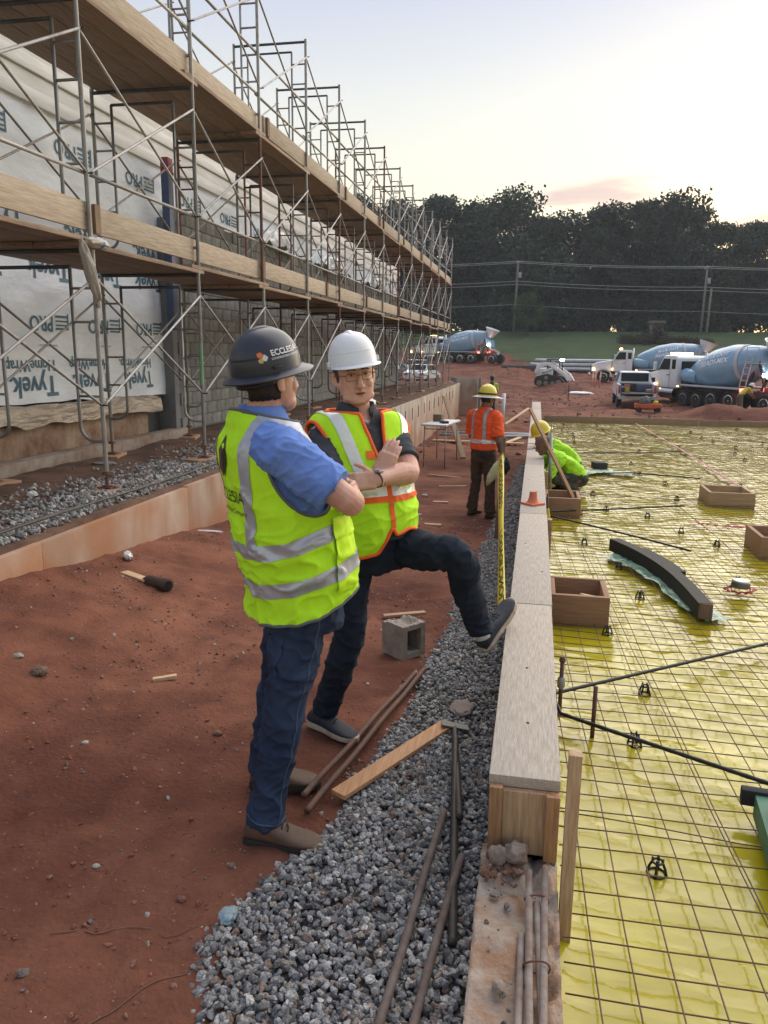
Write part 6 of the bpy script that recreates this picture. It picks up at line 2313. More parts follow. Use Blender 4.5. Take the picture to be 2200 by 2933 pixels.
# helmet
nav = mat('navy_helmet', (0.022, 0.027, 0.042), 0.38, spec=0.5, bump=0.05, bscale=200, var=0.2, scale=5)
hel1, HH1, HM1 = helmet(man1, H1((0, -0.008, 0.036)), R(54), R(12), R(0), nav, 'full', 0.97)
hb1 = BVHTree.FromPolygons([v.co + BASE[man1.name] for v in hel1.data.vertices], [tuple(p.vertices) for p in hel1.data.polygons])
white_ink = mat('white_print', (0.62, 0.63, 0.64), 0.5)
hx = HM1 @ V((0, 1, 0))
hz = HM1 @ V((0, 0, 1))
hr = HM1 @ V((1, 0, 0))
ho = HH1((0, 0.022, 0.060)) + hr * 0.4
wrap_text_on('helmet_lettering', 'ECCLESIA', 0.027, ho + hz * 0.006, hx, hz, -hr, hb1, white_ink, hel1, True, 0.0022)
wrap_text_on('helmet_lettering', 'CONSTRUCTION COMPANY', 0.0092, ho - hz * 0.012, hx, hz, -hr, hb1, white_ink, hel1, True, 0.0022)
for (a, b, rr_), mm in (((-0.082, -0.004, 0.012), white_ink), ((-0.092, 0.006, 0.011), mat('orange_print', (0.6, 0.16, 0.04), 0.6)), ((-0.094, -0.012, 0.009), mat('yellow_print', (0.5, 0.4, 0.12), 0.6))):
    q = []
    for k in range(5):
        ang = k * 2 * math.pi / 5
        h = hb1.ray_cast(ho + hx * (a + rr_ * math.cos(ang)) + hz * (b + rr_ * math.sin(ang)), -hr, 1.0)
        q.append(h[0] + hr * 0.0026)
    MB().add(q, [tuple(range(5))]).build('helmet_emblem', mm, hel1)
MB().box(HH1((0.117, -0.03, 0.018)), (0.008, 0.03, 0.010), HM1, bev=0.003).build('accessory_slot', mat('black_plastic', (0.012, 0.012, 0.013), 0.5), hel1, smooth=True)
MB().box(HH1((0.0, 0.148, 0.012)), (0.02, 0.012, 0.03), HM1, bev=0.003).build('front_clip', MATS['black_plastic'], hel1, smooth=True)
# hair and headband
def hair(parent, H, lo, front, m, grow=1.07, seed=1, kx=1.0):
    rg = []
    for z, w, fr_, bk in HEADT[2:9]:
        if z < lo:
            continue
        yc, hd = (fr_ + bk) / 2 - 0.004, (fr_ - bk) / 2
        rg.append((z, w * grow, yc, hd * grow))
    z0 = rg[0]
    rg.insert(0, (lo, z0[1] * 0.96, z0[2] - 0.004, z0[3] * 0.96))
    vs, fs, n = [], [], 40
    for z, w, yc, hd in rg:
        for j in range(n + 1):
            t = math.pi + (-front) + (math.pi + 2 * front) * j / n
            x, y = w * math.cos(t), yc + hd * math.sin(t)
            nz = 0.003 * mnoise.noise(V((x * 60, y * 60, z * 20 + seed)))
            vs.append(H((x * kx * (1 + nz * 6), y * (1 + nz * 3), z + (0.006 * mnoise.noise(V((t * 7, seed, 0))) if z == lo else 0))))
    m_ = n + 1
    for i in range(len(rg) - 1):
        for j in range(n):
            fs.append((i * m_ + j, i * m_ + j + 1, (i + 1) * m_ + j + 1, (i + 1) * m_ + j))
    o = MB().add(vs, fs).build('hair', m, parent, smooth='all')
    md = o.modifiers.new('s', 'SOLIDIFY')
    md.thickness = 0.009
    md.offset = -0.4
    return o


hair(man1, H1, -0.062, -0.10, hair_m, 1.06, 2)
MB().tube([H1((math.cos(t) * 0.083, -0.006 + math.sin(t) * 0.112, 0.008 - 0.018 * max(0, -math.sin(t)))) for t in np.linspace(math.pi * 1.08, math.pi * 1.92, 16)], 0.012, 8).build('helmet_harness', MATS['black_plastic'], man1, smooth='all')
boot_m = mat('brown_leather', (0.115, 0.065, 0.038), 0.65, col2=(0.075, 0.042, 0.026), scale=12, bump=0.3, bscale=50, bdist=0.004)
sole_d = mat('dark_sole', (0.03, 0.023, 0.018), 0.9, var=0.4, scale=20)
shoe(man1, (-0.99, 2.425, 0.002), (-0.685, 2.425, 0.002), UP, boot_m, sole_d, 0.054, 0.112, True, 'boot')
shoe(man1, (-1.105, 2.785, 0.002), (-0.81, 2.832, 0.002), UP, boot_m, sole_d, 0.054, 0.112, True, 'boot')

# ---------------------------------------------------------------- man in white helmet, foot on the form
A2 = R(-47)
S2 = dict(f=V((math.cos(A2), math.sin(A2), 0)), r=V((math.sin(A2), -math.cos(A2), 0)),
          head=(-0.798, 3.385, 1.693), hh=R(-64), hp=R(-2), hr=R(7), hs=1.03, fat=1.2, neck=(-0.795, 3.42, 1.545), armk=1.16, shk=0.86, cufflift=-0.01,
          sh_r=(-0.922, 3.288, 1.450), el_r=(-0.835, 3.105, 1.215), wr_r=(-0.632, 3.185, 1.285), sh_l=(-0.667, 3.543, 1.460), el_l=(-0.535, 3.32, 1.285), wr_l=(-0.635, 3.10, 1.275),
          hip_r=(-0.785, 3.30, 0.90), kn_r=(-0.80, 3.29, 0.49), an_r=(-0.925, 3.335, 0.10), hip_l=(-0.655, 3.42, 0.92), kn_l=(-0.295, 3.225, 0.935), an_l=(-0.205, 3.42, 0.545),
          hand_r=((0.035, 0.035, 0.10), (-0.05, 0.9, -0.2), (-0.8, 0, 0.3), dict(curl=0.26, spread=-0.01, s=1.08, thumb_out=0.05)), hand_l=((-0.90, -0.35, -0.05), (-0.2, 0.9, -0.3), (0, 0, 1), dict(curl=0.35, s=1.04)),
          tor=[(-0.715, 3.355, 0.88, 0.172, 0.140), (-0.705, 3.35, 0.98, 0.180, 0.155), (-0.705, 3.35, 1.08, 0.184, 0.160), (-0.72, 3.36, 1.18, 0.184, 0.152), (-0.745, 3.38, 1.30, 0.190, 0.140), (-0.77, 3.40, 1.40, 0.198, 0.128), (-0.79, 3.415, 1.462, 0.192, 0.112), (-0.796, 3.42, 1.51, 0.140, 0.092), (-0.797, 3.42, 1.545, 0.082, 0.074), (-0.796, 3.42, 1.57, 0.066, 0.064)],
          hips=[(-0.72, 3.36, 0.82, 0.150, 0.130), (-0.718, 3.36, 0.90, 0.168, 0.138), (-0.712, 3.355, 1.0, 0.168, 0.142)])
man2 = thing('person', 'man in white helmet, glasses and orange-trimmed lime vest with one foot on the form', 'person', (-0.85, 3.35, 0))
body2, H2, M2 = build_body(man2, S2, 0.0040, skin_m)
tr2, tv, tf = trousers(man2, S2, dark_denim, 0.0055, 0.96, 0.060, 13, 'jeans', 0.017)
def throat(v):
    u, w, z = loc_uvz(S2, v)
    return (w > 0) & (z > 1.478) & (np.abs(u) < np.interp(z, [1.478, 1.56], [0.0, 0.058])) | (z > 1.556)


sh2, sv, sf = shirt(man2, S2, grey_shirt, 0.0055, 0.82, 0.004, 15, 'polo_shirt', 0.067, 0.011, throat)
r2, f2 = S2['r'], S2['f']
# shirt collar, open at the throat
cg = []
for z, a, b in ((1.50, 0.115, 0.095), (1.535, 0.098, 0.084), (1.575, 0.084, 0.076), (1.578, 0.079, 0.071), (1.54, 0.086, 0.076)):
    n = 36
    ring = []
    for j in range(n + 1):
        t = math.pi / 2 + 0.34 + (2 * math.pi - 0.68) * j / n
        dz = -0.030 * max(0, math.sin(t)) ** 3
        ring.append(V((-0.797, 3.42, z + dz)) + r2 * (a * math.cos(t)) + f2 * (b * math.sin(t)))
    cg.append(ring)
vs = [p for rg_ in cg for p in rg_]
fs = [(i * 37 + j, i * 37 + j + 1, (i + 1) * 37 + j + 1, (i + 1) * 37 + j) for i in range(4) for j in range(36)]
MB().add(vs, fs).build('collar', grey_shirt, sh2, smooth='all')
us = MB()
rg_ = [sring((-0.797, 3.42, z), r2, f2, a, b, 24) for z, a, b in ((1.455, 0.11, 0.090), (1.485, 0.090, 0.082), (1.500, 0.078, 0.076))]
MB().rings(rg_, False).build('undershirt', mat('white_cotton', (0.62, 0.62, 0.62), 0.9), man2, smooth='all')
mb = MB()
T2 = [list(q) for q in S2['tor'][:-2]]
T2[5][3], T2[6][3], T2[7][3] = 0.216, 0.222, 0.172
T2[6][4], T2[7][4] = 0.122, 0.105
T2[6][2], T2[7][2] = 1.476, 1.528
torso(mb, T2 + [(-0.797, 3.42, 1.535, 0.11, 0.09), (-0.797, 3.42, 1.56, 0.09, 0.08)], r2, f2, 0.020)
v2, q2 = remesh(mb, 0.0052, 4)
v2 = wrinkle(v2, q2, lambda p: 0.016 * np.clip((1.45 - p[:, 2]) / 0.3, 0.25, 1), (6, 6, 9), 19)


def kill2(v):
    u, w, z = loc_uvz(S2, v)
    vee = (w > 0) & (np.abs(u + 0.004) < np.interp(z, [1.255, 1.30, 1.56], [0.0, 0.010, 0.062]))
    hem = np.where(w > 0, np.interp(u, [-0.2, -0.10, -0.015, 0.005, 0.06, 0.16], [1.0, 1.03, 1.01, 1.05, 0.93, 0.91]), 0.93)
    arm = ((np.abs(u) - 0.265) / 0.078) ** 2 + ((w - 0.015) / 0.11) ** 2 + ((z - 1.365) / 0.145) ** 2 < 1
    return (z < hem) | arm | vee | (z > 1.535)


v2, q2, loops = cut_garment(v2, q2, kill2)
vest2 = mesh_obj('safety_vest', v2, q2, lime, man2)
BASE[vest2.name] = BASE[man2.name]
md = vest2.modifiers.new('t', 'SOLIDIFY')
md.thickness = 0.003
trim('edge_binding', v2, loops, orange_t, vest2, 0.0085)
c2 = V((-0.72, 3.37, 1.2))
for s in (1, -1):
    rr_ = r2 * s
    sl = rr_ - UP * 0.26
    slice_patch('shoulder_band', v2, q2, [(c2 + rr_ * 0.070, sl), (c2 + rr_ * 0.124, -sl), (V((0, 0, 1.236)), UP)], silver2, vest2, 0.003)
    slice_patch('orange_tab', v2, q2, [(c2 + rr_ * 0.045, rr_), (c2 + rr_ * 0.085, -rr_), (c2 + f2 * 0.02, f2), (V((0, 0, 1.345)), UP), (V((0, 0, 1.378)), -UP)], orange_t, vest2, 0.005)
slice_patch('zip_placket', v2, q2, [(c2 + r2 * -0.006, r2), (c2 + r2 * 0.016, -r2), (c2 + f2 * 0.02, f2), (V((0, 0, 1.27)), -UP)], orange_t, vest2, 0.004)
band(vest2, v2, q2, 1.160, 1.186, 'orange_band', orange_t, off=0.0035)
band(vest2, v2, q2, 1.186, 1.235, 'reflective_band', silver2, off=0.003)
slice_patch('chest_pocket', v2, q2, [(c2 - r2 * 0.05, -r2), (c2 - r2 * 0.13, r2), (c2 + f2 * 0.02, f2), (V((0, 0, 1.22)), UP), (V((0, 0, 1.335)), -UP)], lime2, vest2, 0.007)
hel2, HH2, HM2 = helmet(man2, H2((0, -0.002, 0.050)), R(-64), R(1), R(9), mat('white_helmet', (0.70, 0.72, 0.75), 0.32, coat=0.2, var=0.06, scale=4), 'cap', 0.96)
for sx in (-1, 1):
    MB().box(HH2((sx * 0.116, 0.01, 0.014)), (0.012, 0.03, 0.022), HM2, bev=0.003).build('side_clip', MATS['white_helmet'], hel2, smooth=True)
MB().tube([H2((math.cos(t) * 0.082, -0.006 + math.sin(t) * 0.108, 0.014)) for t in np.linspace(math.pi * 1.0, math.pi * 2.0, 16)], 0.008, 8).build('helmet_harness', mat('pale_harness', (0.4, 0.45, 0.2), 0.7), man2, smooth='all')
hair2 = mat('grey_brown_hair', (0.075, 0.055, 0.042), 0.6, var=0.5, scale=40, bump=0.6, bscale=80)
hair(man2, H2, -0.03, 0.42, hair2, 1.045, 6, 1.09)
eye_w = mat('eye_white', (0.42, 0.37, 0.33), 0.25)
iris = mat('iris', (0.05, 0.04, 0.03), 0.2)
brow = mat('eyebrow', (0.055, 0.036, 0.026), 0.8)
lip = mat('lips', (0.36, 0.14, 0.11), 0.45)
for sx in (-1, 1):
    e = MB().ell(H2((sx * 0.0315, 0.0835, 0.011)), (0.0140, 0.0062, 0.0050), M2).build('eye', eye_w, man2, smooth='all')
    BASE[e.name] = BASE[man2.name]
    MB().ell(H2((sx * 0.0315 + 0.001, 0.0888, 0.0115)), (0.0052, 0.0022, 0.0050), M2, 10, 7).build('iris', iris, e, smooth='all')
    MB().tube([H2((sx * 0.014, 0.0905, 0.0335)), H2((sx * 0.031, 0.0905, 0.0365)), H2((sx * 0.049, 0.0800, 0.0305))], [0.0042, 0.0042, 0.0022], 8).build('eyebrow', brow, man2, smooth='all')
    MB().tube([H2((sx * 0.0165, 0.0893, 0.0135)), H2((sx * 0.031, 0.0915, 0.0185)), H2((sx * 0.048, 0.0800, 0.0125))], [0.0022, 0.0026, 0.002], 8).build('eyelid', mat('lid_skin', (0.36, 0.18, 0.13), 0.5), man2, smooth='all')
ml = MB().ell(H2((0, 0.0935, -0.068)), (0.0205, 0.0035, 0.0036), M2).build('mouth', mat('mouth_dark', (0.07, 0.02, 0.018), 0.5), man2, smooth='all')
MB().tube([H2((-0.023, 0.0885, -0.0665)), H2((-0.008, 0.0962, -0.062)), H2((0, 0.0958, -0.0632)), H2((0.008, 0.0962, -0.062)), H2((0.023, 0.0885, -0.0665))], [0.001, 0.0030, 0.0026, 0.0030, 0.001], 8).build('upper_lip', lip, man2, smooth='all')
MB().tube([H2((-0.021, 0.0880, -0.0695)), H2((0, 0.0955, -0.0745)), H2((0.021, 0.0880, -0.0695))], [0.001, 0.0036, 0.001], 8).build('lower_lip', lip, man2, smooth='all')
gl = thing('eyeglasses', 'thin wire eyeglasses worn by the man in the white helmet', 'glasses', H2((0, 0.1, 0)))
wire_g = mat('glasses_wire', (0.08, 0.06, 0.05), 0.3, 0.8)
for sx in (-1, 1):
    pts = []
    for t in np.linspace(0, 2 * math.pi, 25):
        ct, st = math.cos(t), math.sin(t)
        x = sx * 0.033 + 0.024 * math.copysign(abs(ct) ** 0.6, ct)
        z = 0.004 + 0.0155 * math.copysign(abs(st) ** 0.6, st)
        y = 0.107 - 3.4 * max(0, abs(x) - 0.01) ** 2 * 1.6
        pts.append(H2((x, y, z)))
    MB().tube(pts, 0.0011, 6, False).build('rim', wire_g, gl, smooth='all')
    MB().tube([H2((sx * 0.057, 0.096, 0.012)), H2((sx * 0.084, 0.072, 0.014)), H2((sx * 0.091, 0.01, 0.010)), H2((sx * 0.089, -0.008, 0.0))], 0.0016, 6).build('temple', wire_g, gl, smooth='all')
MB().tube([H2((-0.010, 0.1065, 0.010)), H2((0, 0.109, 0.013)), H2((0.010, 0.1065, 0.010))], 0.0016, 6).build('bridge', wire_g, gl, smooth='all')
# watch on his left wrist
wl_, el_ = V(S2['wr_l']), V(S2['el_l'])
wd = (wl_ - el_).normalized()
wp = wl_ - wd * 0.012
wt = thing('wristwatch', 'square smart watch with black strap on the crossed forearm', 'watch', wp)
x_ = V((-0.35, -0.75, 0.45))
x_ = (x_ - wd * x_.dot(wd)).normalized()
y_ = wd.cross(x_)
MB().rings([[wp + wd * q + x_ * (0.0335 * math.cos(t)) + y_ * (0.0315 * math.sin(t)) for t in np.linspace(0, 2 * math.pi, 28, endpoint=False)] for q in (-0.013, -0.011, 0.011, 0.013)]).build('strap', MATS['black_plastic'], wt, smooth=True)
Mw = Matrix((y_, wd, x_)).transposed()
cs = MB().box(wp + x_ * 0.037, (0.040, 0.034, 0.011), Mw, bev=0.004).build('case', mat('watch_steel', (0.35, 0.35, 0.36), 0.25, 0.9), wt, smooth=True)
MB().box(wp + x_ * 0.0432, (0.034, 0.028, 0.0016), Mw).build('watch_glass', mat('watch_glass', (0.32, 0.32, 0.36), 0.08), wt)
sneak = mat('navy_mesh_shoe', (0.022, 0.028, 0.042), 0.75, col2=(0.012, 0.014, 0.02), scale=30, bump=0.4, bscale=140, bdist=0.003)
sole_w = mat('cream_sole', (0.48, 0.42, 0.33), 0.8, col2=(0.34, 0.26, 0.19), scale=20)
shoe(man2, (-1.015, 3.365, 0.004), (-0.742, 3.225, 0.004), UP, sneak, sole_w, 0.049, 0.095, False)
shoe(man2, (-0.178, 3.44, 0.415), (-0.058, 3.652, 0.612), V((-0.45, -0.55, 0.75)), sneak, sole_w, 0.049, 0.095, False)
MB().tube([V(S2['an_l']) + V((0.02, 0.0, -0.05)), V(S2['an_l']) + V((0.0, 0.0, -0.0)), V(S2['an_l']) + V((-0.01, -0.02, 0.05))], [0.036, 0.038, 0.040], 14).build('sock', MATS['white_cotton'], man2, smooth='all')

# ---------------------------------------------------------------- other workers, smaller in the picture
def torso_chain(p0, p1, a0, b0, a1, b1, n=5):
    """torso rings from hips to shoulders for a straight back"""
    out = []
    for i in range(n):
        q = i / (n - 1)
        c = V(p0).lerp(V(p1), q)
        out.append((c.x, c.y, c.z, a0 + (a1 - a0) * q, b0 + (b1 - b0) * q))
    return out


hi_or = mat('orange_tee', (0.90, 0.115, 0.018), 0.8, col2=(0.78, 0.085, 0.012), scale=6, bump=0.2, bscale=20)
hi_li = mat('lime_tee', (0.42, 0.85, 0.03), 0.8, col2=(0.36, 0.74, 0.02), scale=6, bump=0.2, bscale=20)
brown_tr = mat('brown_canvas', (0.075, 0.043, 0.022), 0.9, var=0.3, scale=7)
camo = mat('drab_trousers', (0.075, 0.07, 0.05), 0.9, col2=(0.03, 0.03, 0.024), scale=9)
khaki = mat('khaki_trousers', (0.17, 0.14, 0.10), 0.9, var=0.3, scale=7)
yel_h = mat('yellow_helmet', (0.62, 0.50, 0.04), 0.35, coat=0.2)
pale_brim = mat('pale_brim', (0.42, 0.44, 0.47), 0.4)
wh_h = mat('plain_white_helmet', (0.68, 0.69, 0.7), 0.35)
gr_h = mat('dark_green_helmet', (0.02, 0.03, 0.028), 0.5)


def worker(label, base, S, shirt_m, trouser_m, helm_m, brim='full', skin=skin_dark, voxel=0.010, sleeve=0.8, shoes=True, brim_cover=None, long=False):
    t = thing('person', label, 'person', base)
    body, H, M = build_body(t, S, voxel * 0.75, skin)
    trousers(t, S, trouser_m, voxel, S.get('legk', 0.95), S.get('cuff', 0.07), 3, 'trousers', 0.016)
    s, v, f = shirt(t, S, shirt_m, voxel, 1.2 if long else sleeve, 0.004, 7, 'shirt', S.get('sw', 0.078), 0.014)
    if helm_m is not None:
        h, HH, HM = helmet(t, H((0, 0, 0.040)), S['hh'], S.get('hp', 0), S.get('hr', 0), helm_m, brim, 1.03)
        if brim_cover:
            N = 40
            rg = []
            for q, dz in ((0.0, -0.004), (0.5, -0.012), (1.0, -0.024), (1.0, -0.028), (0.0, -0.010)):
                rg.append([HH((math.cos(2 * math.pi * j / N) * (0.120 + 0.075 * q), math.sin(2 * math.pi * j / N) * (0.143 + 0.085 * q), dz)) for j in range(N)])
            MB().rings(rg, False).build('sun_brim', brim_cover, h, smooth='all')
            MB().rings([[HH((math.cos(2 * math.pi * j / N) * 0.1185, math.sin(2 * math.pi * j / N) * 0.142, dz)) for j in range(N)] for dz in (0.012, 0.034)], False).build('goggle_strap', MATS['black_plastic'], h, smooth='all')
    hair(t, H, -0.05, 0.0, hair_m, 1.05, 4)
    if shoes:
        for sd in ('r', 'l'):
            an, fo = V(S['an_' + sd]), V(S.get('fd_' + sd, S['f']))
            gz_ = S.get('ground', an.z - 0.08)
            shoe(t, V((an.x, an.y, gz_)) - fo * 0.07, V((an.x, an.y, gz_)) + fo * 0.21, UP, S.get('shoe', boot_m), sole_d, 0.05, 0.10, True, 'boot')
    return t, s, v, f, H, M


# man in orange
AO = R(58)
fo, ro = V((math.cos(AO), math.sin(AO), 0)), V((math.sin(AO), -math.cos(AO), 0))
cO = V((-0.67, 10.6, -0.45))
O = lambda x, y, z: tuple(cO + ro * x + fo * y + V((0, 0, z)))
SO = dict(f=fo, r=ro, head=O(0.01, 0.03, 1.64), hh=R(48), hp=R(-4), neck=O(0.0, 0.0, 1.50), armk=1.0,
          sh_r=O(0.19, 0.0, 1.40), el_r=O(0.26, -0.03, 1.10), wr_r=O(0.27, 0.08, 0.86), sh_l=O(-0.19, 0, 1.40), el_l=O(-0.25, 0.05, 1.11), wr_l=O(-0.16, 0.26, 1.0),
          hip_r=O(0.09, 0, 0.86), kn_r=O(0.11, 0.02, 0.46), an_r=O(0.16, -0.02, 0.085), hip_l=O(-0.09, 0, 0.86), kn_l=O(-0.13, 0.03, 0.46), an_l=O(-0.17, 0.0, 0.085),
          hand_r=((0.1, 0.2, -0.9), (-0.8, 0.3, 0), (0.2, 0.8, 0), dict(curl=0.5)), hand_l=((0.4, 0.5, -0.1), (0.5, 0, -0.6), (0, 0.6, 0.5), dict(curl=0.5)),
          tor=[O(0, 0, 0.84) + (0.178, 0.135), O(0, 0, 0.95) + (0.182, 0.142), O(0, 0.005, 1.08) + (0.185, 0.145), O(0, 0.0, 1.22) + (0.196, 0.14), O(0, -0.01, 1.34) + (0.205, 0.13), O(0, -0.01, 1.42) + (0.185, 0.11), O(0, -0.01, 1.47) + (0.12, 0.085), O(0, 0, 1.51) + (0.075, 0.07), O(0, 0, 1.53) + (0.065, 0.062)],
          hips=[O(0, 0, 0.78) + (0.16, 0.13), O(0, 0, 0.86) + (0.175, 0.138), O(0, 0, 0.95) + (0.172, 0.138)], fd_r=V((0.9, -0.25, 0)).normalized(), fd_l=V((0.55, 0.83, 0)), cuff=0.078, sw=0.085)
wo, so, vo_, fo_, HO, MO = worker('worker in orange shirt and yellow wide-brim helmet standing by the form, back turned', tuple(cO), SO, hi_or, brown_tr, yel_h, 'full', skin_dark, 0.008, 0.86, True, pale_brim)
cc = cO + V((0, 0, 1.0))
band(so, vo_, fo_, 0.595, 0.645, c=(0, 0, 0), m=silver2, extra=[(cc + ro * 0.20, -ro), (cc - ro * 0.20, ro)], off=0.004)
for s in (1, -1):
    slice_patch('reflective_band', vo_, fo_, [(cc + ro * s * 0.075, ro * s), (cc + ro * s * 0.120, -ro * s), (V((0, 0, 0.645)), UP), (V((0, 0, 1.06)), -UP)], silver, so, 0.004)
MB().box(O(0.10, -0.145, 0.90), (0.16, 0.05, 0.09), Matrix((ro, fo, UP)).transposed(), bev=0.01).build('belt_pouch', MATS['black_plastic'], wo, smooth=True)
o = crumple('work_gloves', O(0.30, 0.10, 0.74), (0.055, 0.06, 0.11), mat('dark_glove', (0.02, 0.03, 0.028), 0.9), 'dark gloves held in the hand of the worker in orange', 'gloves', 5)
# two men working low behind the form
def crouch(label, P, S0, m, helm, tr=camo, hood=None):
    P = V(P)
    AC = R(200)
    f_, r_ = V((math.cos(AC), math.sin(AC), 0)), V((math.sin(AC), -math.cos(AC), 0))
    Q = lambda x, y, z: tuple(P + r_ * x + f_ * y + V((0, 0, z)))
    S = dict(f=f_, r=r_, head=Q(0, 0.47, 0.60 + S0), hh=AC, hp=R(-25), neck=Q(0, 0.38, 0.52 + S0),
             sh_r=Q(0.17, 0.30, 0.45 + S0), el_r=Q(0.22, 0.46, 0.26), wr_r=Q(0.12, 0.62, 0.20), sh_l=Q(-0.17, 0.30, 0.45 + S0), el_l=Q(-0.22, 0.46, 0.26), wr_l=Q(-0.12, 0.62, 0.18),
             hip_r=Q(0.10, 0.0, 0.19), kn_r=Q(0.17, 0.36, 0.20), an_r=Q(0.15, 0.06, 0.07), hip_l=Q(-0.10, 0, 0.19), kn_l=Q(-0.17, 0.38, 0.22), an_l=Q(-0.15, 0.08, 0.07),
             hand_r=((0, 0.2, -0.6), (0.6, 0, 0), (0, 0.6, 0.2), dict(curl=0.5)), hand_l=((0, 0.2, -0.6), (-0.6, 0, 0), (0, 0.6, 0.2), dict(curl=0.5)),
             tor=[Q(0, 0.0, 0.16) + (0.17, 0.14), Q(0, 0.03, 0.24) + (0.18, 0.155), Q(0, 0.12, 0.35 + S0 * 0.6) + (0.19, 0.15), Q(0, 0.22, 0.43 + S0) + (0.195, 0.13), Q(0, 0.31, 0.48 + S0) + (0.15, 0.10), Q(0, 0.35, 0.51 + S0) + (0.09, 0.08), Q(0, 0.38, 0.535 + S0) + (0.066, 0.064)],
             hips=[Q(0, 0.02, 0.10) + (0.15, 0.13), Q(0, 0.0, 0.18) + (0.175, 0.14), Q(0, 0.02, 0.24) + (0.17, 0.14)], fd_r=f_, fd_l=f_, ground=P.z + 0.003, legk=0.85, cuff=0.065)
    return worker(label, tuple(P), S, m, tr, helm, 'full', skin_dark, 0.010, 0.8, True, None, True)


wc = crouch('worker in lime long-sleeve shirt crouching behind the form, head bare', (0.56, 10.05, 0.05), 0.02, hi_li, None)
wc2 = crouch('second crouching worker in lime with a yellow helmet, half hidden behind the first', (0.55, 11.3, 0.05), 0.03, hi_li, yel_h)
# man bending beside the near mixer
AB = R(12)
fb_, rb_ = V((math.cos(AB), math.sin(AB), 0)), V((math.sin(AB), -math.cos(AB), 0))
cBd = V((10.2, 42.2, on_ground(10.2, 42.2)))
B_ = lambda x, y, z: tuple(cBd + rb_ * x + fb_ * y + V((0, 0, z)))
SB = dict(f=fb_, r=rb_, head=B_(0, 0.52, 1.36), hh=AB, hp=R(-25), neck=B_(0, 0.42, 1.30), sh_r=B_(0.18, 0.34, 1.24), el_r=B_(0.2, 0.50, 1.0), wr_r=B_(0.1, 0.66, 0.86), sh_l=B_(-0.18, 0.34, 1.24), el_l=B_(-0.2, 0.50, 1.0), wr_l=B_(-0.1, 0.66, 0.86),
          hip_r=B_(0.09, 0, 0.86), kn_r=B_(0.11, 0.05, 0.45), an_r=B_(0.13, 0.12, 0.085), hip_l=B_(-0.09, 0, 0.86), kn_l=B_(-0.12, -0.03, 0.45), an_l=B_(-0.16, -0.16, 0.085), hand_r=((0.3, 0.1, -0.6), (0, 0.6, 0), (0.6, 0, 0)), hand_l=((0.3, 0.1, -0.6), (0, -0.6, 0), (0.6, 0, 0)),
          tor=[B_(0, -0.01, 0.84) + (0.17, 0.14), B_(0, 0.06, 0.96) + (0.18, 0.15), B_(0, 0.18, 1.10) + (0.19, 0.14), B_(0, 0.30, 1.22) + (0.19, 0.12), B_(0, 0.37, 1.27) + (0.13, 0.09), B_(0, 0.42, 1.31) + (0.066, 0.064)],
          hips=[B_(0, 0, 0.78) + (0.16, 0.13), B_(0, 0, 0.86) + (0.17, 0.14), B_(0, 0, 0.93) + (0.165, 0.138)], fd_r=fb_, fd_l=fb_)
vest_y = mat('yellow_work_vest', (0.55, 0.50, 0.05), 0.8, col2=(0.45, 0.30, 0.08), scale=5)
worker('worker in white helmet and yellow vest bending beside the near mixer truck', tuple(cBd), SB, vest_y, khaki, wh_h, 'full', skin_dark, 0.014, 0.8)
# standing man far behind the worker in orange
AF = R(95)
ff_, rf_ = V((math.cos(AF), math.sin(AF), 0)), V((math.sin(AF), -math.cos(AF), 0))
cF = V((-2.0, 36, on_ground(-2.0, 36)))
F_ = lambda x, y, z: tuple(cF + rf_ * x + ff_ * y + V((0, 0, z)))
SF = dict(f=ff_, r=rf_, head=F_(0, 0.03, 1.70), hh=AF, neck=F_(0, 0, 1.55), sh_r=F_(0.19, 0, 1.45), el_r=F_(0.25, 0.05, 1.16), wr_r=F_(0.15, 0.25, 1.1), sh_l=F_(-0.19, 0, 1.45), el_l=F_(-0.25, 0.05, 1.16), wr_l=F_(-0.15, 0.25, 1.1),
          hip_r=F_(0.09, 0, 0.88), kn_r=F_(0.1, 0.02, 0.47), an_r=F_(0.12, 0, 0.085), hip_l=F_(-0.09, 0, 0.88), kn_l=F_(-0.1, 0.02, 0.47), an_l=F_(-0.12, 0, 0.085), hand_r=((-0.5, 0.4, 0), (0, 0, -1), (0, 1, 0)), hand_l=((0.5, 0.4, 0), (0, 0, -1), (0, 1, 0)),
          tor=[F_(0, 0, 0.86) + (0.17, 0.13), F_(0, 0, 1.05) + (0.18, 0.14), F_(0, 0, 1.25) + (0.19, 0.14), F_(0, 0, 1.40) + (0.2, 0.12), F_(0, 0, 1.47) + (0.15, 0.1), F_(0, 0, 1.53) + (0.08, 0.07), F_(0, 0, 1.57) + (0.066, 0.064)],
          hips=[F_(0, 0, 0.8) + (0.16, 0.13), F_(0, 0, 0.88) + (0.17, 0.135), F_(0, 0, 0.96) + (0.165, 0.135)])
wf, sf_, vf_, ff2, HF, MF = worker('distant worker in dark helmet and lime vest behind the man in orange', tuple(cF), SF, mat('lime_far', (0.4, 0.62, 0.06), 0.8, var=0.2), mat('black_trousers', (0.02, 0.02, 0.024), 0.9), gr_h, 'cap', skin_dark, 0.014, 0.8)
slice_patch('dark_back_panel', vf_, ff2, [(cF + rf_ * 0.085 * -1, rf_), (cF + rf_ * 0.085, -rf_), (cF, -ff_)], mat('dark_panel', (0.05, 0.055, 0.06), 0.8), sf_, 0.006)

# ================================================================ THINGS ON THE SLAB BED
ply = wood('brown_ply', (0.34, 0.19, 0.105), (0.24, 0.125, 0.065), 'X', 6, rnd=0.08)
ply_e = wood('pine_edge', (0.46, 0.30, 0.18), (0.34, 0.20, 0.11), 'X', 6)


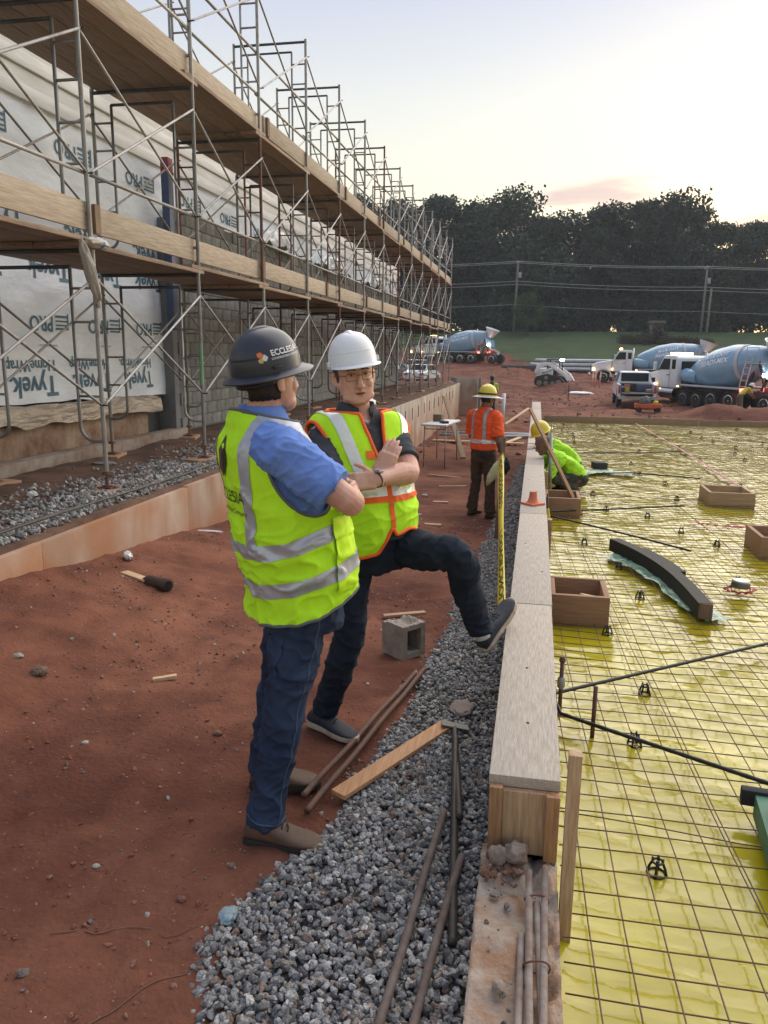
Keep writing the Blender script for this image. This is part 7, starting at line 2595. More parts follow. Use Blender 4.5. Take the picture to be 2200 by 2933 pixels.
def box_form(label, x0, x1, y0, y1, zt, m=ply, name='box_form'):
    t = thing(name, label, 'box form', ((x0 + x1) / 2, (y0 + y1) / 2, 0.05), 'wooden box forms on the sheet')
    th = 0.036
    zb = 0.045
    h = zt - zb
    MB().box(((x0 + x1) / 2, y0 + th / 2, zb + h / 2), (x1 - x0, th, h), bev=0.003).build('side_board', m, t, smooth=True)
    MB().box(((x0 + x1) / 2, y1 - th / 2, zb + h / 2), (x1 - x0, th, h), bev=0.003).build('side_board', m, t, smooth=True)
    for x in (x0 + th / 2, x1 - th / 2):
        MB().box((x, (y0 + y1) / 2, zb + h / 2 - 0.002), (th, y1 - y0 - 2 * th - 0.002, h), bev=0.003).build('side_board', m, t, smooth=True)
    return t


box_form('brown wooden box form nearest the camera against the timber form', 0.155, 0.535, 4.92, 5.36, 0.262)
box_form('wooden box form behind the orange cone, under the leaning stick', 0.155, 0.535, 8.38, 8.90, 0.27)
box_form('wooden box form standing alone farther out on the sheet', 2.05, 2.56, 9.42, 9.98, 0.23, wood('tan_ply', (0.40, 0.27, 0.15), (0.28, 0.17, 0.09), 'X', 6))
box_form('wooden box form cut off by the right edge of the picture', 1.98, 2.5, 6.98, 7.5, 0.26)
o = MB().box((0.43, 5.12, 0.20), (0.16, 0.035, 0.02), Matrix.Rotation(0.5, 3, 'Z') @ Matrix.Rotation(0.25, 3, 'Y'), bev=0.002).build('wood_offcut', pale_wood_x, smooth=True)
props(o, 'pale offcut lying inside the nearest box form', 'wood offcut')
# dark reveal of loose film round the box forms
for i, (xq, yq, w_, h_) in enumerate(((0.62, 5.2, 0.16, 0.42), (2.3, 9.3, 0.8, 0.2))):
    pass
# stakes along the form
for i, (y, zt, wd_, lab) in enumerate(((2.10, 0.672, 0.040, 'tall fresh pine stake at the near end of the timber form'), (6.35, 0.46, 0.075, 'short pale stake on the form beyond the nearest box form'), (9.15, 0.44, 0.07, 'short stake on the form before the crouching workers'), (11.9, 0.47, 0.06, 'stake on the form past the crouching workers'), (13.6, 0.52, 0.06, 'stake on the form toward the far end'), (16.5, 0.5, 0.06, 'farthest stake on the right side of the form'))):
    m = fresh_wood if i == 0 else ply_e
    z0 = 0.0
    o = MB().box((0.142 + 0.022, y, (z0 + zt) / 2), (0.038, wd_, zt - z0), bev=0.003).build('wooden_stake', m, smooth=True)
    props(o, lab, 'stake', 'stakes along the timber form')
# leaning stick and steel post by the crouching men
o = MB().bar((0.55, 8.46, 0.08), (-0.06, 10.2, 1.09), 0.038, 0.03, bev=0.003).build('leaning_stick', wood('stick_wood', (0.38, 0.22, 0.10), (0.27, 0.14, 0.06), 'Z', 4), smooth=True)
props(o, 'long thin wooden stick leaning across the form above the box form', 'stick')
t = thing('steel_post', 'slim galvanised post with a yellow base beside the crouching workers', 'post', (0.23, 9.55, 0.05))
MB().tube([(0.23, 9.55, 0.05), (0.205, 9.6, 0.84)], 0.021, 10).build('shaft', galv, t, smooth='all')
MB().tube([(0.205, 9.6, 0.84), (0.203, 9.61, 0.98)], 0.007, 6).build('rod', galv, t)
MB().lathe([(0.07, 0), (0.06, 0.02), (0.03, 0.10)], (0.23, 9.55, 0.05), n=12).build('base', mat('yellow_paint', (0.55, 0.45, 0.03), 0.5), t, smooth=True)
t = thing('bar_cap_pin', 'steel pin with a yellow cap beside the second box form', 'pin', (0.17, 7.9, 0.05))
MB().tube([(0.17, 7.9, 0.03), (0.17, 7.9, 0.40)], 0.009, 8).build('pin', bar_m, t, smooth='all')
MB().lathe([(0.045, 0), (0.03, 0.1), (0.018, 0.17)], (0.175, 7.9, 0.07), n=10).build('cap', MATS['yellow_paint'], t, smooth=True)
t = thing('anchor_pin', 'rusty anchor pin with a clamp beside the form at the black bars', 'pin', (0.185, 3.6, 0.05))
MB().tube([(0.19, 3.6, 0.02), (0.19, 3.6, 0.36)], 0.010, 8).build('pin', rust, t, smooth='all')
MB().lathe([(0.012, 0), (0.019, 0.01), (0.019, 0.05), (0.012, 0.06)], (0.19, 3.6, 0.20), n=10).build('clamp', galv, t, smooth=True)
MB().lathe([(0.012, 0), (0.017, 0.01), (0.010, 0.03)], (0.19, 3.6, 0.335), n=10).build('nut', rust, t, smooth=True)
o = MB().tube([(0.335, 3.42, 0.02), (0.338, 3.43, 0.30)], 0.010, 8).build('steel_pin', rust, smooth='all')
props(o, 'plain rusty pin standing in the mesh between the two black bars', 'pin')

# black bars across the mesh, sprung from the form
rebar_b = mat('black_rebar', (0.018, 0.019, 0.021), 0.5, 0.3, var=0.3, scale=20)
for i, (pts, lab) in enumerate(((((0.145, 3.66, 0.135), (0.19, 3.71, 0.13), (0.8, 4.19, 0.125), (1.6, 4.82, 0.12), (2.6, 5.6, 0.12)), 'black reinforcing bar running up to the right from the anchor pin'), (((0.16, 3.62, 0.20), (0.165, 3.55, 0.15), (0.19, 3.47, 0.13), (0.40, 3.35, 0.13), (1.05, 2.99, 0.13), (1.7, 2.62, 0.13)), 'black bent reinforcing bar running down to the right from the form'),
                                (((0.16, 8.08, 0.14), (0.5, 7.78, 0.135), (1.0, 7.30, 0.13), (1.40, 6.91, 0.12)), 'black bar slanting from the form behind the curved beam'), (((0.16, 8.2, 0.15), (0.9, 8.62, 0.13), (1.72, 9.08, 0.12)), 'thin black bar crossing in front of the second box form'), (((0.9, 11.3, 0.12), (1.4, 11.5, 0.12), (2.3, 11.2, 0.12)), 'black bar lying beyond the crouching workers'), (((0.6, 13.6, 0.12), (1.8, 13.9, 0.12), (2.6, 14.4, 0.12)), 'far black bar lying on the mesh past the workers'))):
    P = [V(p) for p in pts]
    fine = []
    for a, b in zip(P[:-1], P[1:]):
        k = max(2, int((b - a).length / 0.03))
        fine += [a.lerp(b, j / k) for j in range(k)]
    fine.append(P[-1])
    rs = [0.0088 + (0.0014 if j % 2 else 0) for j in range(len(fine))]
    o = MB().tube(fine, rs, 8).build('rebar', rebar_b, smooth='all')
    props(o, lab, 'rebar', 'black bars on the mesh')

# rebar chairs
blk_pl = mat('black_chair_plastic', (0.012, 0.013, 0.014), 0.45)


def make_chair(p):
    t = MB()
    x, y, z = p
    for k in range(4):
        a = math.pi / 4 + k * math.pi / 2
        ca, sa = math.cos(a), math.sin(a)
        t.tube([(x + 0.036 * ca, y + 0.036 * sa, z), (x + 0.030 * ca, y + 0.030 * sa, z + 0.03), (x + 0.018 * ca, y + 0.018 * sa, z + 0.058), (x + 0.020 * ca, y + 0.020 * sa, z + 0.072)], [0.0065, 0.0055, 0.0055, 0.0045], 6)
    for rr_, zz_, r_ in ((0.034, 0.006, 0.0042), (0.020, 0.057, 0.005)):
        t.tube([(x + rr_ * math.cos(q), y + rr_ * math.sin(q), z + zz_) for q in np.linspace(0, 2 * math.pi, 13)], r_, 5, False)
    return t


c0 = make_chair((0, 0, 0)).build('rebar_chair', blk_pl, smooth='all')
cpos = [(0.49, 2.48), (0.52, 3.38), (0.637, 3.95), (0.52, 4.81), (0.82, 5.64), (0.75, 6.45), (0.515, 7.24), (1.62, 6.2), (1.72, 7.4), (1.5, 7.95), (1.98, 5.9), (1.26, 8.6), (0.85, 8.9), (2.5, 8.3)]
rc = random.Random(3)
for yy_ in np.arange(9.9, 20, 0.95):
    for xx_ in np.arange(0.75, 6.6, 0.95):
        if rc.random() < 0.72 and not (1.9 < xx_ < 2.7 and 9.2 < yy_ < 10.2):
            cpos.append((xx_ + rc.uniform(-0.2, 0.2), yy_ + rc.uniform(-0.2, 0.2)))
for i, (x, y) in enumerate(cpos):
    o = c0 if i == 0 else copy_tree(c0)
    o.location = (x, y, float(sheet_z(np.array([x]), np.array([y]))[0]) - 0.003)
    o.rotation_euler = (0, 0, rc.uniform(0, 1.5))
    o.scale = (0.88, 0.88, 0.88)
    near_ = ('nearest black support chair, left of the green board', 'black support chair just below the bent black bar', 'black support chair above the bent bar, below the straight one', 'black support chair right of the nearest box form front', 'black support chair between the box form and the beam end', 'black support chair left of the beam middle', 'black support chair left of the far end of the curved beam', 'black support chair above the metal tin', 'black support chair left of the right box form', 'black support chair beyond the curved beam tip', 'black support chair at the right edge by the tin', 'black support chair at the end of the slanting bar', 'black support chair right of the second box form', 'black support chair in front of the lone box form')
    props(o, near_[i] if i < len(near_) else 'small distant black support chair among many on the far yellow sheet', 'rebar chair', 'black support chairs under the mesh')

# curved black form beam lying on green film
bk_w = wood('black_stained_beam', (0.020, 0.018, 0.016), (0.010, 0.009, 0.008), 'Y', 5, bump=0.4)
cb = thing('curved_beam', 'curved black timber beam lying across the mesh', 'beam', (1.0, 5.9, 0.09))
spine = [V((0.745, 6.90, 0)), V((0.88, 6.62, 0)), V((1.0, 6.28, 0)), V((1.085, 5.92, 0)), V((1.135, 5.55, 0)), V((1.165, 5.15, 0))]


def beam_piece(name, pts, w_, z0, z1, m, parent):
    fine = []
    for i in range(len(pts) - 1):
        p0, p1, p2, p3 = pts[max(i - 1, 0)], pts[i], pts[i + 1], pts[min(i + 2, len(pts) - 1)]
        for k in range(5):
            t = k / 5
            fine.append(0.5 * ((2 * p1) + (-p0 + p2) * t + (2 * p0 - 5 * p1 + 4 * p2 - p3) * t * t + (-p0 + 3 * p1 - 3 * p2 + p3) * t ** 3))
    fine.append(pts[-1])
    rg = []
    for i, p in enumerate(fine):
        d = (fine[min(i + 1, len(fine) - 1)] - fine[max(i - 1, 0)]).normalized()
        s_ = V((d.y, -d.x, 0))
        rg.append([p + s_ * w_ / 2 + V((0, 0, z0)), p + s_ * w_ / 2 + V((0, 0, z1)), p - s_ * w_ / 2 + V((0, 0, z1)), p - s_ * w_ / 2 + V((0, 0, z0))])
    return MB().rings(rg).build(name, m, parent, fix=True)


beam_piece('main_beam', spine, 0.09, 0.09, 0.20, bk_w, cb)
off_ = [p + V((0.075, 0.03, 0)) for p in spine[1:4]]
beam_piece('side_lamination', off_, 0.05, 0.09, 0.19, bk_w, cb)
MB().box((1.168, 5.146, 0.145), (0.088, 0.012, 0.106), Matrix.Rotation(-0.08, 3, 'Z'), bev=0.002).build('end_cap', old_wood, cb, smooth=True)
green_f = mat('green_film', (0.10, 0.22, 0.14), 0.25, col2=(0.26, 0.40, 0.28), scale=9, bump=0.9, bscale=16, spec=0.6, thr=(0.4, 0.62), bdist=0.02)


def film(name, pts, w0, z, m, label, cat, seed, amp=0.02, n=16):
    """strip of crumpled film along a path"""
    P = [V(p) for p in pts]
    vs = []
    K = 40
    for i in range(K):
        q = i / (K - 1) * (len(P) - 1)
        a, fr_ = int(min(q, len(P) - 2)), q - int(min(q, len(P) - 2))
        p = P[a].lerp(P[a + 1], fr_)
        d = (P[a + 1] - P[a]).normalized()
        s_ = V((d.y, -d.x, 0))
        for j in range(n):
            u = j / (n - 1) * 2 - 1
            wq = w0 * (0.75 + 0.5 * mnoise.noise(V((i * 0.22, seed, 0.3)))) * (0.9 + 0.25 * mnoise.noise(V((i * 0.6, u, seed))))
            zz_ = z + amp * abs(mnoise.noise(V((i * 0.31, u * 2.2, seed)))) + 0.4 * amp * mnoise.noise(V((i * 0.9, u * 5, seed + 3)))
            vs.append(p + s_ * (u * wq) + V((0, 0, zz_)))
    o = mesh_obj(name, np.array(vs), grid_faces(n, K), m, base=tuple(P[0]))
    return props(o, label, cat)


film('green_film', [(0.70, 6.75, 0), (0.90, 6.4, 0), (1.03, 6.0, 0), (1.13, 5.5, 0), (1.26, 5.15, 0)], 0.13, 0.088, green_f, 'crumpled green plastic film under the curved black beam', 'plastic film', 4)
film('green_film', [(0.75, 11.45, 0), (1.0, 11.75, 0), (1.45, 11.6, 0)], 0.17, 0.09, green_f, 'crumpled green plastic film beside the crouching workers', 'plastic film', 9, 0.03)
o = MB().box((1.0, 12.0, 0.14), (0.19, 0.19, 0.10), Matrix.Rotation(0.3, 3, 'Z'), bev=0.006).build('dark_block', mat('dark_block', (0.045, 0.045, 0.047), 0.9, var=0.3), smooth=True)
props(o, 'small dark block lying on the mesh beyond the crouching workers', 'block')
# green painted board with black foam edge at the right
gb = thing('green_board', 'green painted board with a black foam edge at the right edge of the mesh', 'board', (1.1, 2.6, 0.09))
Mg = Matrix.Rotation(-0.10, 3, 'Z')
gp = mat('green_board_paint', (0.05, 0.17, 0.10), 0.6, col2=(0.035, 0.12, 0.075), scale=5, bump=0.2)
MB().box((1.15, 2.585, 0.135), (0.58, 0.46, 0.09), Mg, bev=0.006).build('panel', gp, gb, smooth=True)
MB().box((1.13, 2.835, 0.16), (0.58, 0.04, 0.065), Mg, bev=0.006).build('foam_edge', mat('black_foam', (0.018, 0.018, 0.02), 0.85), gb, smooth=True)
crumple('foam_scrap', (0.93, 2.70, 0.21), (0.03, 0.045, 0.012), MATS['black_foam'], 'ragged scrap of black foam on the green board', 'foam scrap', 6)
# tape tin with red ribbon
red_r = mat('red_ribbon', (0.45, 0.03, 0.06), 0.6, var=0.3, scale=20)
t = thing('tape_tin', 'grey metal tin lying beside red ribbon on the mesh', 'tin', (1.56, 5.88, 0.1))
MB().lathe([(0.062, 0), (0.066, 0.004), (0.066, 0.044), (0.060, 0.05)], (1.56, 5.88, 0.115), (0.05, 0, 1), 24).build('body', mat('tin_grey', (0.20, 0.2, 0.19), 0.4, 0.6, var=0.2), t, smooth=True)
MB().lathe([(0.061, 0), (0.058, 0.006), (0.05, 0.006)], (1.5622, 5.88, 0.164), (0.05, 0, 1), 24).build('lid', mat('tin_light', (0.36, 0.36, 0.34), 0.35, 0.6), t, smooth=True)
rb = MB()
for k in range(9):
    a0 = k * 0.7
    rb.tube([(1.55 + 0.10 * math.cos(a0 + q * 1.1) * (0.7 + 0.5 * q), 5.85 + 0.09 * math.sin(a0 + q * 1.4), 0.095 + 0.02 * abs(math.sin(q * 5 + k))) for q in np.linspace(0, 1, 7)], 0.006, 5)
props(rb.build('red_ribbon', red_r, smooth='all'), 'tangle of red ribbon under the metal tin', 'ribbon', kind='thing')
film('pink_ribbon', [(2.5, 20.2, 0), (2.66, 15, 0), (2.72, 10.6, 0)], 0.022, 0.10, mat('pink_ribbon', (0.42, 0.12, 0.14), 0.6, var=0.2), 'thin pink marking ribbon stretched away across the far mesh', 'ribbon', 2, 0.01, 4)
film('magenta_ribbon', [(1.66, 8.24, 0), (1.9, 8.13, 0), (2.4, 8.05, 0), (3.0, 8.0, 0)], 0.045, 0.10, mat('magenta_ribbon', (0.40, 0.03, 0.09), 0.5, var=0.3), 'crumpled magenta ribbon at the foot of the right box form', 'ribbon', 5, 0.03, 6)
# small traffic cone on the form
cn = thing('traffic_cone', 'small faded orange traffic cone standing on the timber form', 'traffic cone', (0.02, 6.75, 0.5))
con_m = mat('cone_orange', (0.62, 0.14, 0.05), 0.7, col2=(0.5, 0.16, 0.09), scale=12)
MB().box((0.02, 6.75, 0.510), (0.155, 0.155, 0.018), Matrix.Rotation(0.75, 3, 'Z'), bev=0.006).build('base', con_m, cn, smooth=True)
MB().lathe([(0.062, 0), (0.046, 0.012), (0.037, 0.04), (0.030, 0.098), (0.022, 0.098)], (0.02, 6.75, 0.518), n=20).build('cone_body', con_m, cn, smooth=True)
MB().lathe([(0.0350, 0), (0.0316, 0.030)], (0.02, 6.75, 0.570), n=20, caps=False).build('pale_stripe', mat('cone_stripe', (0.62, 0.40, 0.30), 0.7), cn, smooth=True)

# caution tape on a stake beside the form
st_ = MB().box((-0.34, 8.5, 0.28), (0.05, 0.035, 1.24), Matrix.Rotation(0.03, 3, 'Y'), bev=0.003).build('tape_stake', old_wood, smooth=True)
props(st_, 'brown wooden stake holding yellow caution tape beside the worker in orange', 'stake')
tp = thing('caution_tape', 'yellow caution tape with black lettering stretched from the stake towards the camera', 'caution tape', (-0.2, 6, 0.3))
ta, tb_ = V((-0.345, 8.47, 0.70)), V((-0.135, 4.35, 0.31))
yel_t = mat('caution_yellow', (0.80, 0.66, 0.03), 0.4, var=0.15, scale=8)


def tape_pt(q, s):
    p = ta.lerp(tb_, q) + V((0, 0, -0.10 * 4 * q * (1 - q) * 0.3))
    wv = V((0.030, 0.0, 0.045)) * (1 + 0.15 * math.sin(q * 5)) + V((0.006 * math.sin(q * 8), 0, 0))
    return p + wv * s


vs, K = [], 60
for i in range(K):
    for s in (-0.75, 0, 0.75):
        vs.append(tape_pt(i / (K - 1), s))
tm = mesh_obj('ribbon', np.array(vs), grid_faces(3, K), yel_t, tp)
md = tm.modifiers.new('t', 'SOLIDIFY')
md.thickness = 0.001
tbk = mat('tape_black', (0.012, 0.012, 0.012), 0.5)
L_t = (tb_ - ta).length
for q0, body in ((0.13, 'CAUTION /'), (0.34, 'CUIDADO /'), (0.74, 'CUIDADO /'), (0.97, 'CAUTION')):
    vs_, fs_ = text_mesh(body, 0.115, True)
    b = MB()
    nv = (tb_ - ta).normalized().cross(V((0.03, 0, 0.045)).normalized())
    if nv.dot(V((0, 0, 1.8)) - ta) < 0:
        nv = -nv
    b.add([tape_pt(q0 - v.x * 1.7 / L_t, v.y / 0.115 * 1.25) + nv * 0.003 for v in vs_], fs_)
    b.build('tape_lettering', tbk, tp)
crumple('white_rag', (-0.40, 8.44, 0.53), (0.045, 0.05, 0.17), mat('pale_rag', (0.58, 0.55, 0.30), 0.9, var=0.25, scale=8), 'pale yellow plastic end of tape hanging from the stake', 'tape end', 12, Matrix.Rotation(0.5, 3, 'Y'))

# ================================================================ THINGS ON GRAVEL AND CLAY
rod_m = mat('rusty_bar', (0.16, 0.075, 0.045), 0.75, 0.2, col2=(0.09, 0.055, 0.045), scale=18)
rod_g = mat('grey_dusty_bar', (0.17, 0.14, 0.125), 0.8, 0.2, col2=(0.11, 0.075, 0.06), scale=14)


def rod(a, b, r, m, label, group='bars lying on the gravel', ribs=True, name='rebar', bend=0.0):
    a, b = V(a), V(b)
    k = int((b - a).length / 0.014)
    pts = [a.lerp(b, j / k) + V((bend * math.sin(math.pi * j / k), 0, 0.004 * math.sin(j * 0.13))) for j in range(k + 1)]
    rs = [r + (r * 0.13 if (ribs and j % 2) else 0) for j in range(k + 1)]
    o = MB().tube(pts, rs, 9).build(name, m, smooth='all')
    return props(o, label, 'rebar', group)


rod((-0.80, 2.60, 0.035), (-0.555, 4.14, 0.0), 0.0125, rod_m, 'right one of the two long rusty bars beside the front boots')
rod((-0.845, 2.70, 0.035), (-0.60, 4.08, 0.0), 0.0125, rod_m, 'left one of the two long rusty bars beside the front boots')
rod((-0.335, 1.45, 0.065), (-0.268, 2.66, 0.075), 0.0125, rod_g, 'dusty bar on the gravel, leftmost at the bottom edge')
rod((-0.245, 1.45, 0.06), (-0.175, 2.40, 0.07), 0.0125, rod_g, 'dusty bar on the gravel between the other two at the bottom edge', bend=-0.01)
rod((-0.165, 2.0, 0.06), (-0.285, 3.25, 0.07), 0.0140, mat('dark_rebar', (0.06, 0.05, 0.045), 0.6, 0.4, var=0.3, scale=20), 'thick dark ribbed bar beside the timber form end')
rod((-0.205, 2.62, 0.075), (-0.30, 3.35, 0.06), 0.0140, MATS['dark_rebar'], 'second thick dark ribbed bar lying against the first')
o = MB().bar((-0.705, 2.72, 0.045), (-0.34, 3.38, 0.06), 0.075, 0.020, bev=0.002).build('pine_strip', pale_wood, smooth=True)
o.data.materials[0] = wood('orange_pine', (0.55, 0.31, 0.16), (0.40, 0.2, 0.09), 'Y', 6)
props(o, 'fresh pine slat lying across the gravel beside the rusty bars', 'slat')
pl = MB().box((-0.30, 3.36, 0.07), (0.13, 0.05, 0.008), Matrix.Rotation(0.2, 3, 'Z') @ Matrix.Rotation(0.2, 3, 'Y')).build('steel_plate', mat('plate', (0.14, 0.13, 0.12), 0.6, 0.5))
props(pl, 'small grey steel plate at the tip of the pine slat', 'plate')
pl = crumple('flat_stone', (-0.29, 3.60, 0.045), (0.055, 0.085, 0.016), mat('flat_stone', (0.24, 0.19, 0.165), 0.9, var=0.3), 'x', 'x', 17)
props(pl, 'flat reddish slab of stone on the gravel behind the slat', 'stone')
# bars bedded in the curb
for i, (a, b, lab) in enumerate((((0.085, 1.25, 0.245), (0.098, 2.13, 0.262), 'right bar of the muddy bundle on the concrete curb'), ((0.062, 1.2, 0.245), (0.050, 2.10, 0.262), 'left bar of the muddy bundle on the concrete curb'), ((0.105, 1.15, 0.235), (0.074, 1.98, 0.25), 'middle bar of the muddy bundle on the concrete curb'), ((0.03, 1.2, 0.24), (0.034, 1.86, 0.245), 'short bar sunk in the curb at the left of the bundle'))):
    rod(a, b, 0.0105, mat('muddy_bar', (0.25, 0.22, 0.20), 0.9, 0.0, col2=(0.17, 0.11, 0.085), scale=18), lab, 'bars in the concrete curb', False, 'curb_bar')
for i, yq in enumerate((1.99, 1.74)):
    o = MB().tube([(0.074 + 0.034 * math.cos(q), yq + 0.004 * math.sin(2 * q), 0.256 + 0.019 * math.sin(q)) for q in np.linspace(0, 2 * math.pi, 16)], 0.003, 6, False).build('tie_wire', rust, smooth='all')
    props(o, ('rusty tie wire round the bundle near the form end', 'rusty tie wire round the bundle nearer the camera')[i], 'tie wire', 'tie wires on the curb bars')
crumple('mud_lump', (0.01, 2.16, 0.28), (0.035, 0.03, 0.035), mat('red_mud', (0.15, 0.07, 0.05), 0.95, col2=(0.28, 0.24, 0.2), scale=20), 'lump of mud and stone against the timber form end', 'mud lump', 21)
crumple('curb_stone', (-0.045, 2.15, 0.27), (0.03, 0.02, 0.035), mat('pale_stone', (0.30, 0.24, 0.19), 0.9, var=0.4, scale=15), 'pale stone wedged under the timber form end', 'stone', 22)
crumple('curb_stone', (-0.02, 1.67, 0.245), (0.016, 0.018, 0.014), MATS['pale_stone'], 'grey pebble cemented in the middle of the curb', 'stone', 23)

# half concrete block, broken on top
hb = thing('concrete_block', 'broken hollow concrete block standing on the clay behind the rusty bars', 'concrete block', (-0.74, 4.47, -0.05))
e1 = V((0.63, 0.775, 0)).normalized()      # along the hollow face
e2 = V((-e1.y, e1.x, 0))
cb0 = V((-0.722, 4.374, -0.06))
hbm = mat('half_block', (0.27, 0.245, 0.21), 0.95, col2=(0.20, 0.13, 0.09), scale=9, bump=0.6, bscale=50, thr=(0.3, 0.55))
wB, dB, hB, th = 0.185, 0.20, 0.215, 0.036


def bpt(x, y, z):
    return cb0 + e1 * x + e2 * y + V((0, 0, z))


def bbox(x0, x1, y0, y1, z0, z1, nm='shell'):
    b = MB()
    vs = [bpt(x, y, z) for x in (x0, x1) for y in (y0, y1) for z in (z0, z1)]
    b.add(vs, [(0, 1, 3, 2), (4, 6, 7, 5), (0, 4, 5, 1), (2, 3, 7, 6), (0, 2, 6, 4), (1, 5, 7, 3)])
    return b.build(nm, hbm, hb, fix=True)


bbox(0, wB, 0, dB, 0, th, 'bottom_web')
bbox(0, th, 0, dB, th, hB - 0.03, 'side_wall')
bbox(wB - th, wB, 0, dB, th, hB - 0.03, 'side_wall')
bbox(th, wB - th, dB - th, dB, th, hB - 0.045, 'back_wall')
bm = bmesh.new()
top = MB()
nx, ny = 18, 18
vs = []
for zi in (0, 1):
    for i in range(nx + 1):
        for j in range(ny + 1):
            x, y = wB * i / nx, dB * j / ny
            if zi == 0:
                z = hB - 0.031
            else:
                notch = max(0, 1 - ((x - wB * 0.62) / 0.055) ** 2) * 0.03 * min(1, max(0, (y - 0.03) / 0.04))
                z = hB - notch + 0.006 * mnoise.noise(V((x * 60, y * 60, 2))) - (0.012 if y > dB * 0.8 else 0)
                z = max(z, hB - 0.0295)
            vs.append(bpt(x, y, z))
m_ = (nx + 1) * (ny + 1)
fs = []
for i in range(nx):
    for j in range(ny):
        a = i * (ny + 1) + j
        fs.append((a, a + 1, a + ny + 2, a + ny + 1))
        fs.append((m_ + a, m_ + a + ny + 1, m_ + a + ny + 2, m_ + a + 1))
for i in range(nx):
    for j in (0, ny):
        a, b = i * (ny + 1) + j, (i + 1) * (ny + 1) + j
        fs.append((a, b, m_ + b, m_ + a))
for j in range(ny):
    for i in (0, nx):
        a, b = i * (ny + 1) + j, i * (ny + 1) + j + 1
        fs.append((a, b, m_ + b, m_ + a))
top.add(vs, fs).build('broken_top', hbm, hb, fix=True)

# scraps
scraps = [(-0.87, 5.32, 0.33, 0.045, 0.55, 'pale lath lying on the clay behind the concrete block'), (-1.97, 3.73, 0.13, 0.03, 0.5, 'small grey chip of wood on the open clay left of the men'), (-3.0, 5.3, 0.34, 0.07, -0.5, 'split pine end lying near the stained wall'), (-1.70, 15.8, 0.9, 0.05, -0.1, 'long lath on the clay before the folding table'), (-1.42, 13.9, 0.5, 0.05, 0.1, 'lath lying left of the worker in orange'), (-1.4, 11.9, 0.24, 0.06, -0.1, 'short pale offcut left of the boots of the worker in orange'), (-1.22, 9.6, 0.22, 0.09, 0.0, 'square pale offcut on the clay between the men and the worker'), (-1.65, 10.5, 0.3, 0.07, -0.05, 'thin offcut on the clay right of the arms of the white-helmet man'), (-1.9, 11.6, 0.18, 0.07, 0.2, 'small offcut beside the white pebble'), (-0.9, 17.2, 0.7, 0.06, 0.3, 'lath lying beyond the worker in orange'), (-2.3, 8.4, 0.2, 0.05, 0.9, 'small splinter near the stained wall')]
for i, (x, y, L, w_, a, lab) in enumerate(scraps):
    z = on_ground(x, y)
    rot = Matrix.Rotation(a, 3, 'Z') @ Matrix.Rotation(random.uniform(-0.05, 0.05), 3, 'Y')
    o = MB().box((x, y, z + 0.012), (L, w_, 0.02), rot, bev=0.002).build('wood_scrap', pale_wood_x if i % 3 else ply_e, smooth=True)
    props(o, lab, 'wood scrap', 'wood scraps on the clay')
rl_ = thing('curled_bark', 'dark curled piece of bark at the end of the split pine piece', 'bark', (-2.80, 5.2, 0.05))
zr = on_ground(-2.8, 5.2)
MB().tube([(-2.90, 5.25, zr + 0.02), (-2.84, 5.22, zr + 0.03), (-2.75, 5.21, zr + 0.028), (-2.66, 5.16, zr + 0.03)], [0.03, 0.05, 0.043, 0.052], 9).build('roll', mat('dark_felt', (0.075, 0.045, 0.032), 0.95, var=0.4, scale=14), rl_, smooth='all')
MB().lathe([(0.03, 0), (0.036, 0.004)], (-2.658, 5.159, zr + 0.03), (1, -0.5, 0), 9).build('painted_hollow', mat('hollow_shade', (0.008, 0.007, 0.006), 1.0), rl_)  # near-black disc on the solid end, painted as the shade inside the curl
crumple('crushed_bottle', (-3.30, 5.72, on_ground(-3.3, 5.72) + 0.035), (0.035, 0.085, 0.03), mat('clear_plastic', (0.6, 0.62, 0.64), 0.15, spec=0.8, bump=0.5, bscale=30), 'crushed clear plastic bottle at the foot of the stained wall', 'bottle', 31, Matrix.Rotation(0.6, 3, 'Z'))
crumple('paper_scrap', (-3.3, 7.4, on_ground(-3.3, 7.4) + 0.012), (0.14, 0.025, 0.01), mat('white_paper', (0.65, 0.64, 0.62), 0.8), 'white strip of paper at the wall foot left of the front man', 'paper', 33)
crumple('plastic_scrap', (-0.885, 2.01, 0.03), (0.028, 0.034, 0.018), mat('pale_blue_scrap', (0.24, 0.33, 0.37), 0.4, var=0.3), 'pale blue plastic scrap at the edge of the gravel', 'plastic scrap', 35)
for i, (x, y, s, c, lab) in enumerate(((-2.56, 3.46, 0.045, (0.16, 0.10, 0.07), 'flat brown stone on the clay near the left edge'), (-2.75, 3.55, 0.026, (0.36, 0.33, 0.29), 'pale round stone left of the flat brown one'), (-1.42, 3.18, 0.022, (0.22, 0.10, 0.07), 'reddish stone on the clay left of the standing shoe'), (-1.40, 1.70, 0.02, (0.15, 0.12, 0.1), 'dark stone near the bottom left corner'), (-1.46, 2.19, 0.013, (0.40, 0.37, 0.33), 'white pebble on the clay in the lower left'), (-1.08, 2.08, 0.016, (0.19, 0.08, 0.055), 'red clod beside the gravel edge'), (-1.75, 12.6, 0.05, (0.5, 0.48, 0.44), 'round white pebble beside the elbow of the white-helmet man'), (-0.98, 2.27, 0.014, (0.2, 0.13, 0.1), 'small brown stone under the toe of the front boot'))):
    o = crumple('loose_stone', (x, y, on_ground(x, y) + s * 0.35), (s, s * 0.8, s * 0.55), mat(f'stone_{i}', c, 0.9, var=0.3, scale=30, bump=0.4), lab, 'stone', 40 + i)
    o['group'] = 'loose stones on the clay'
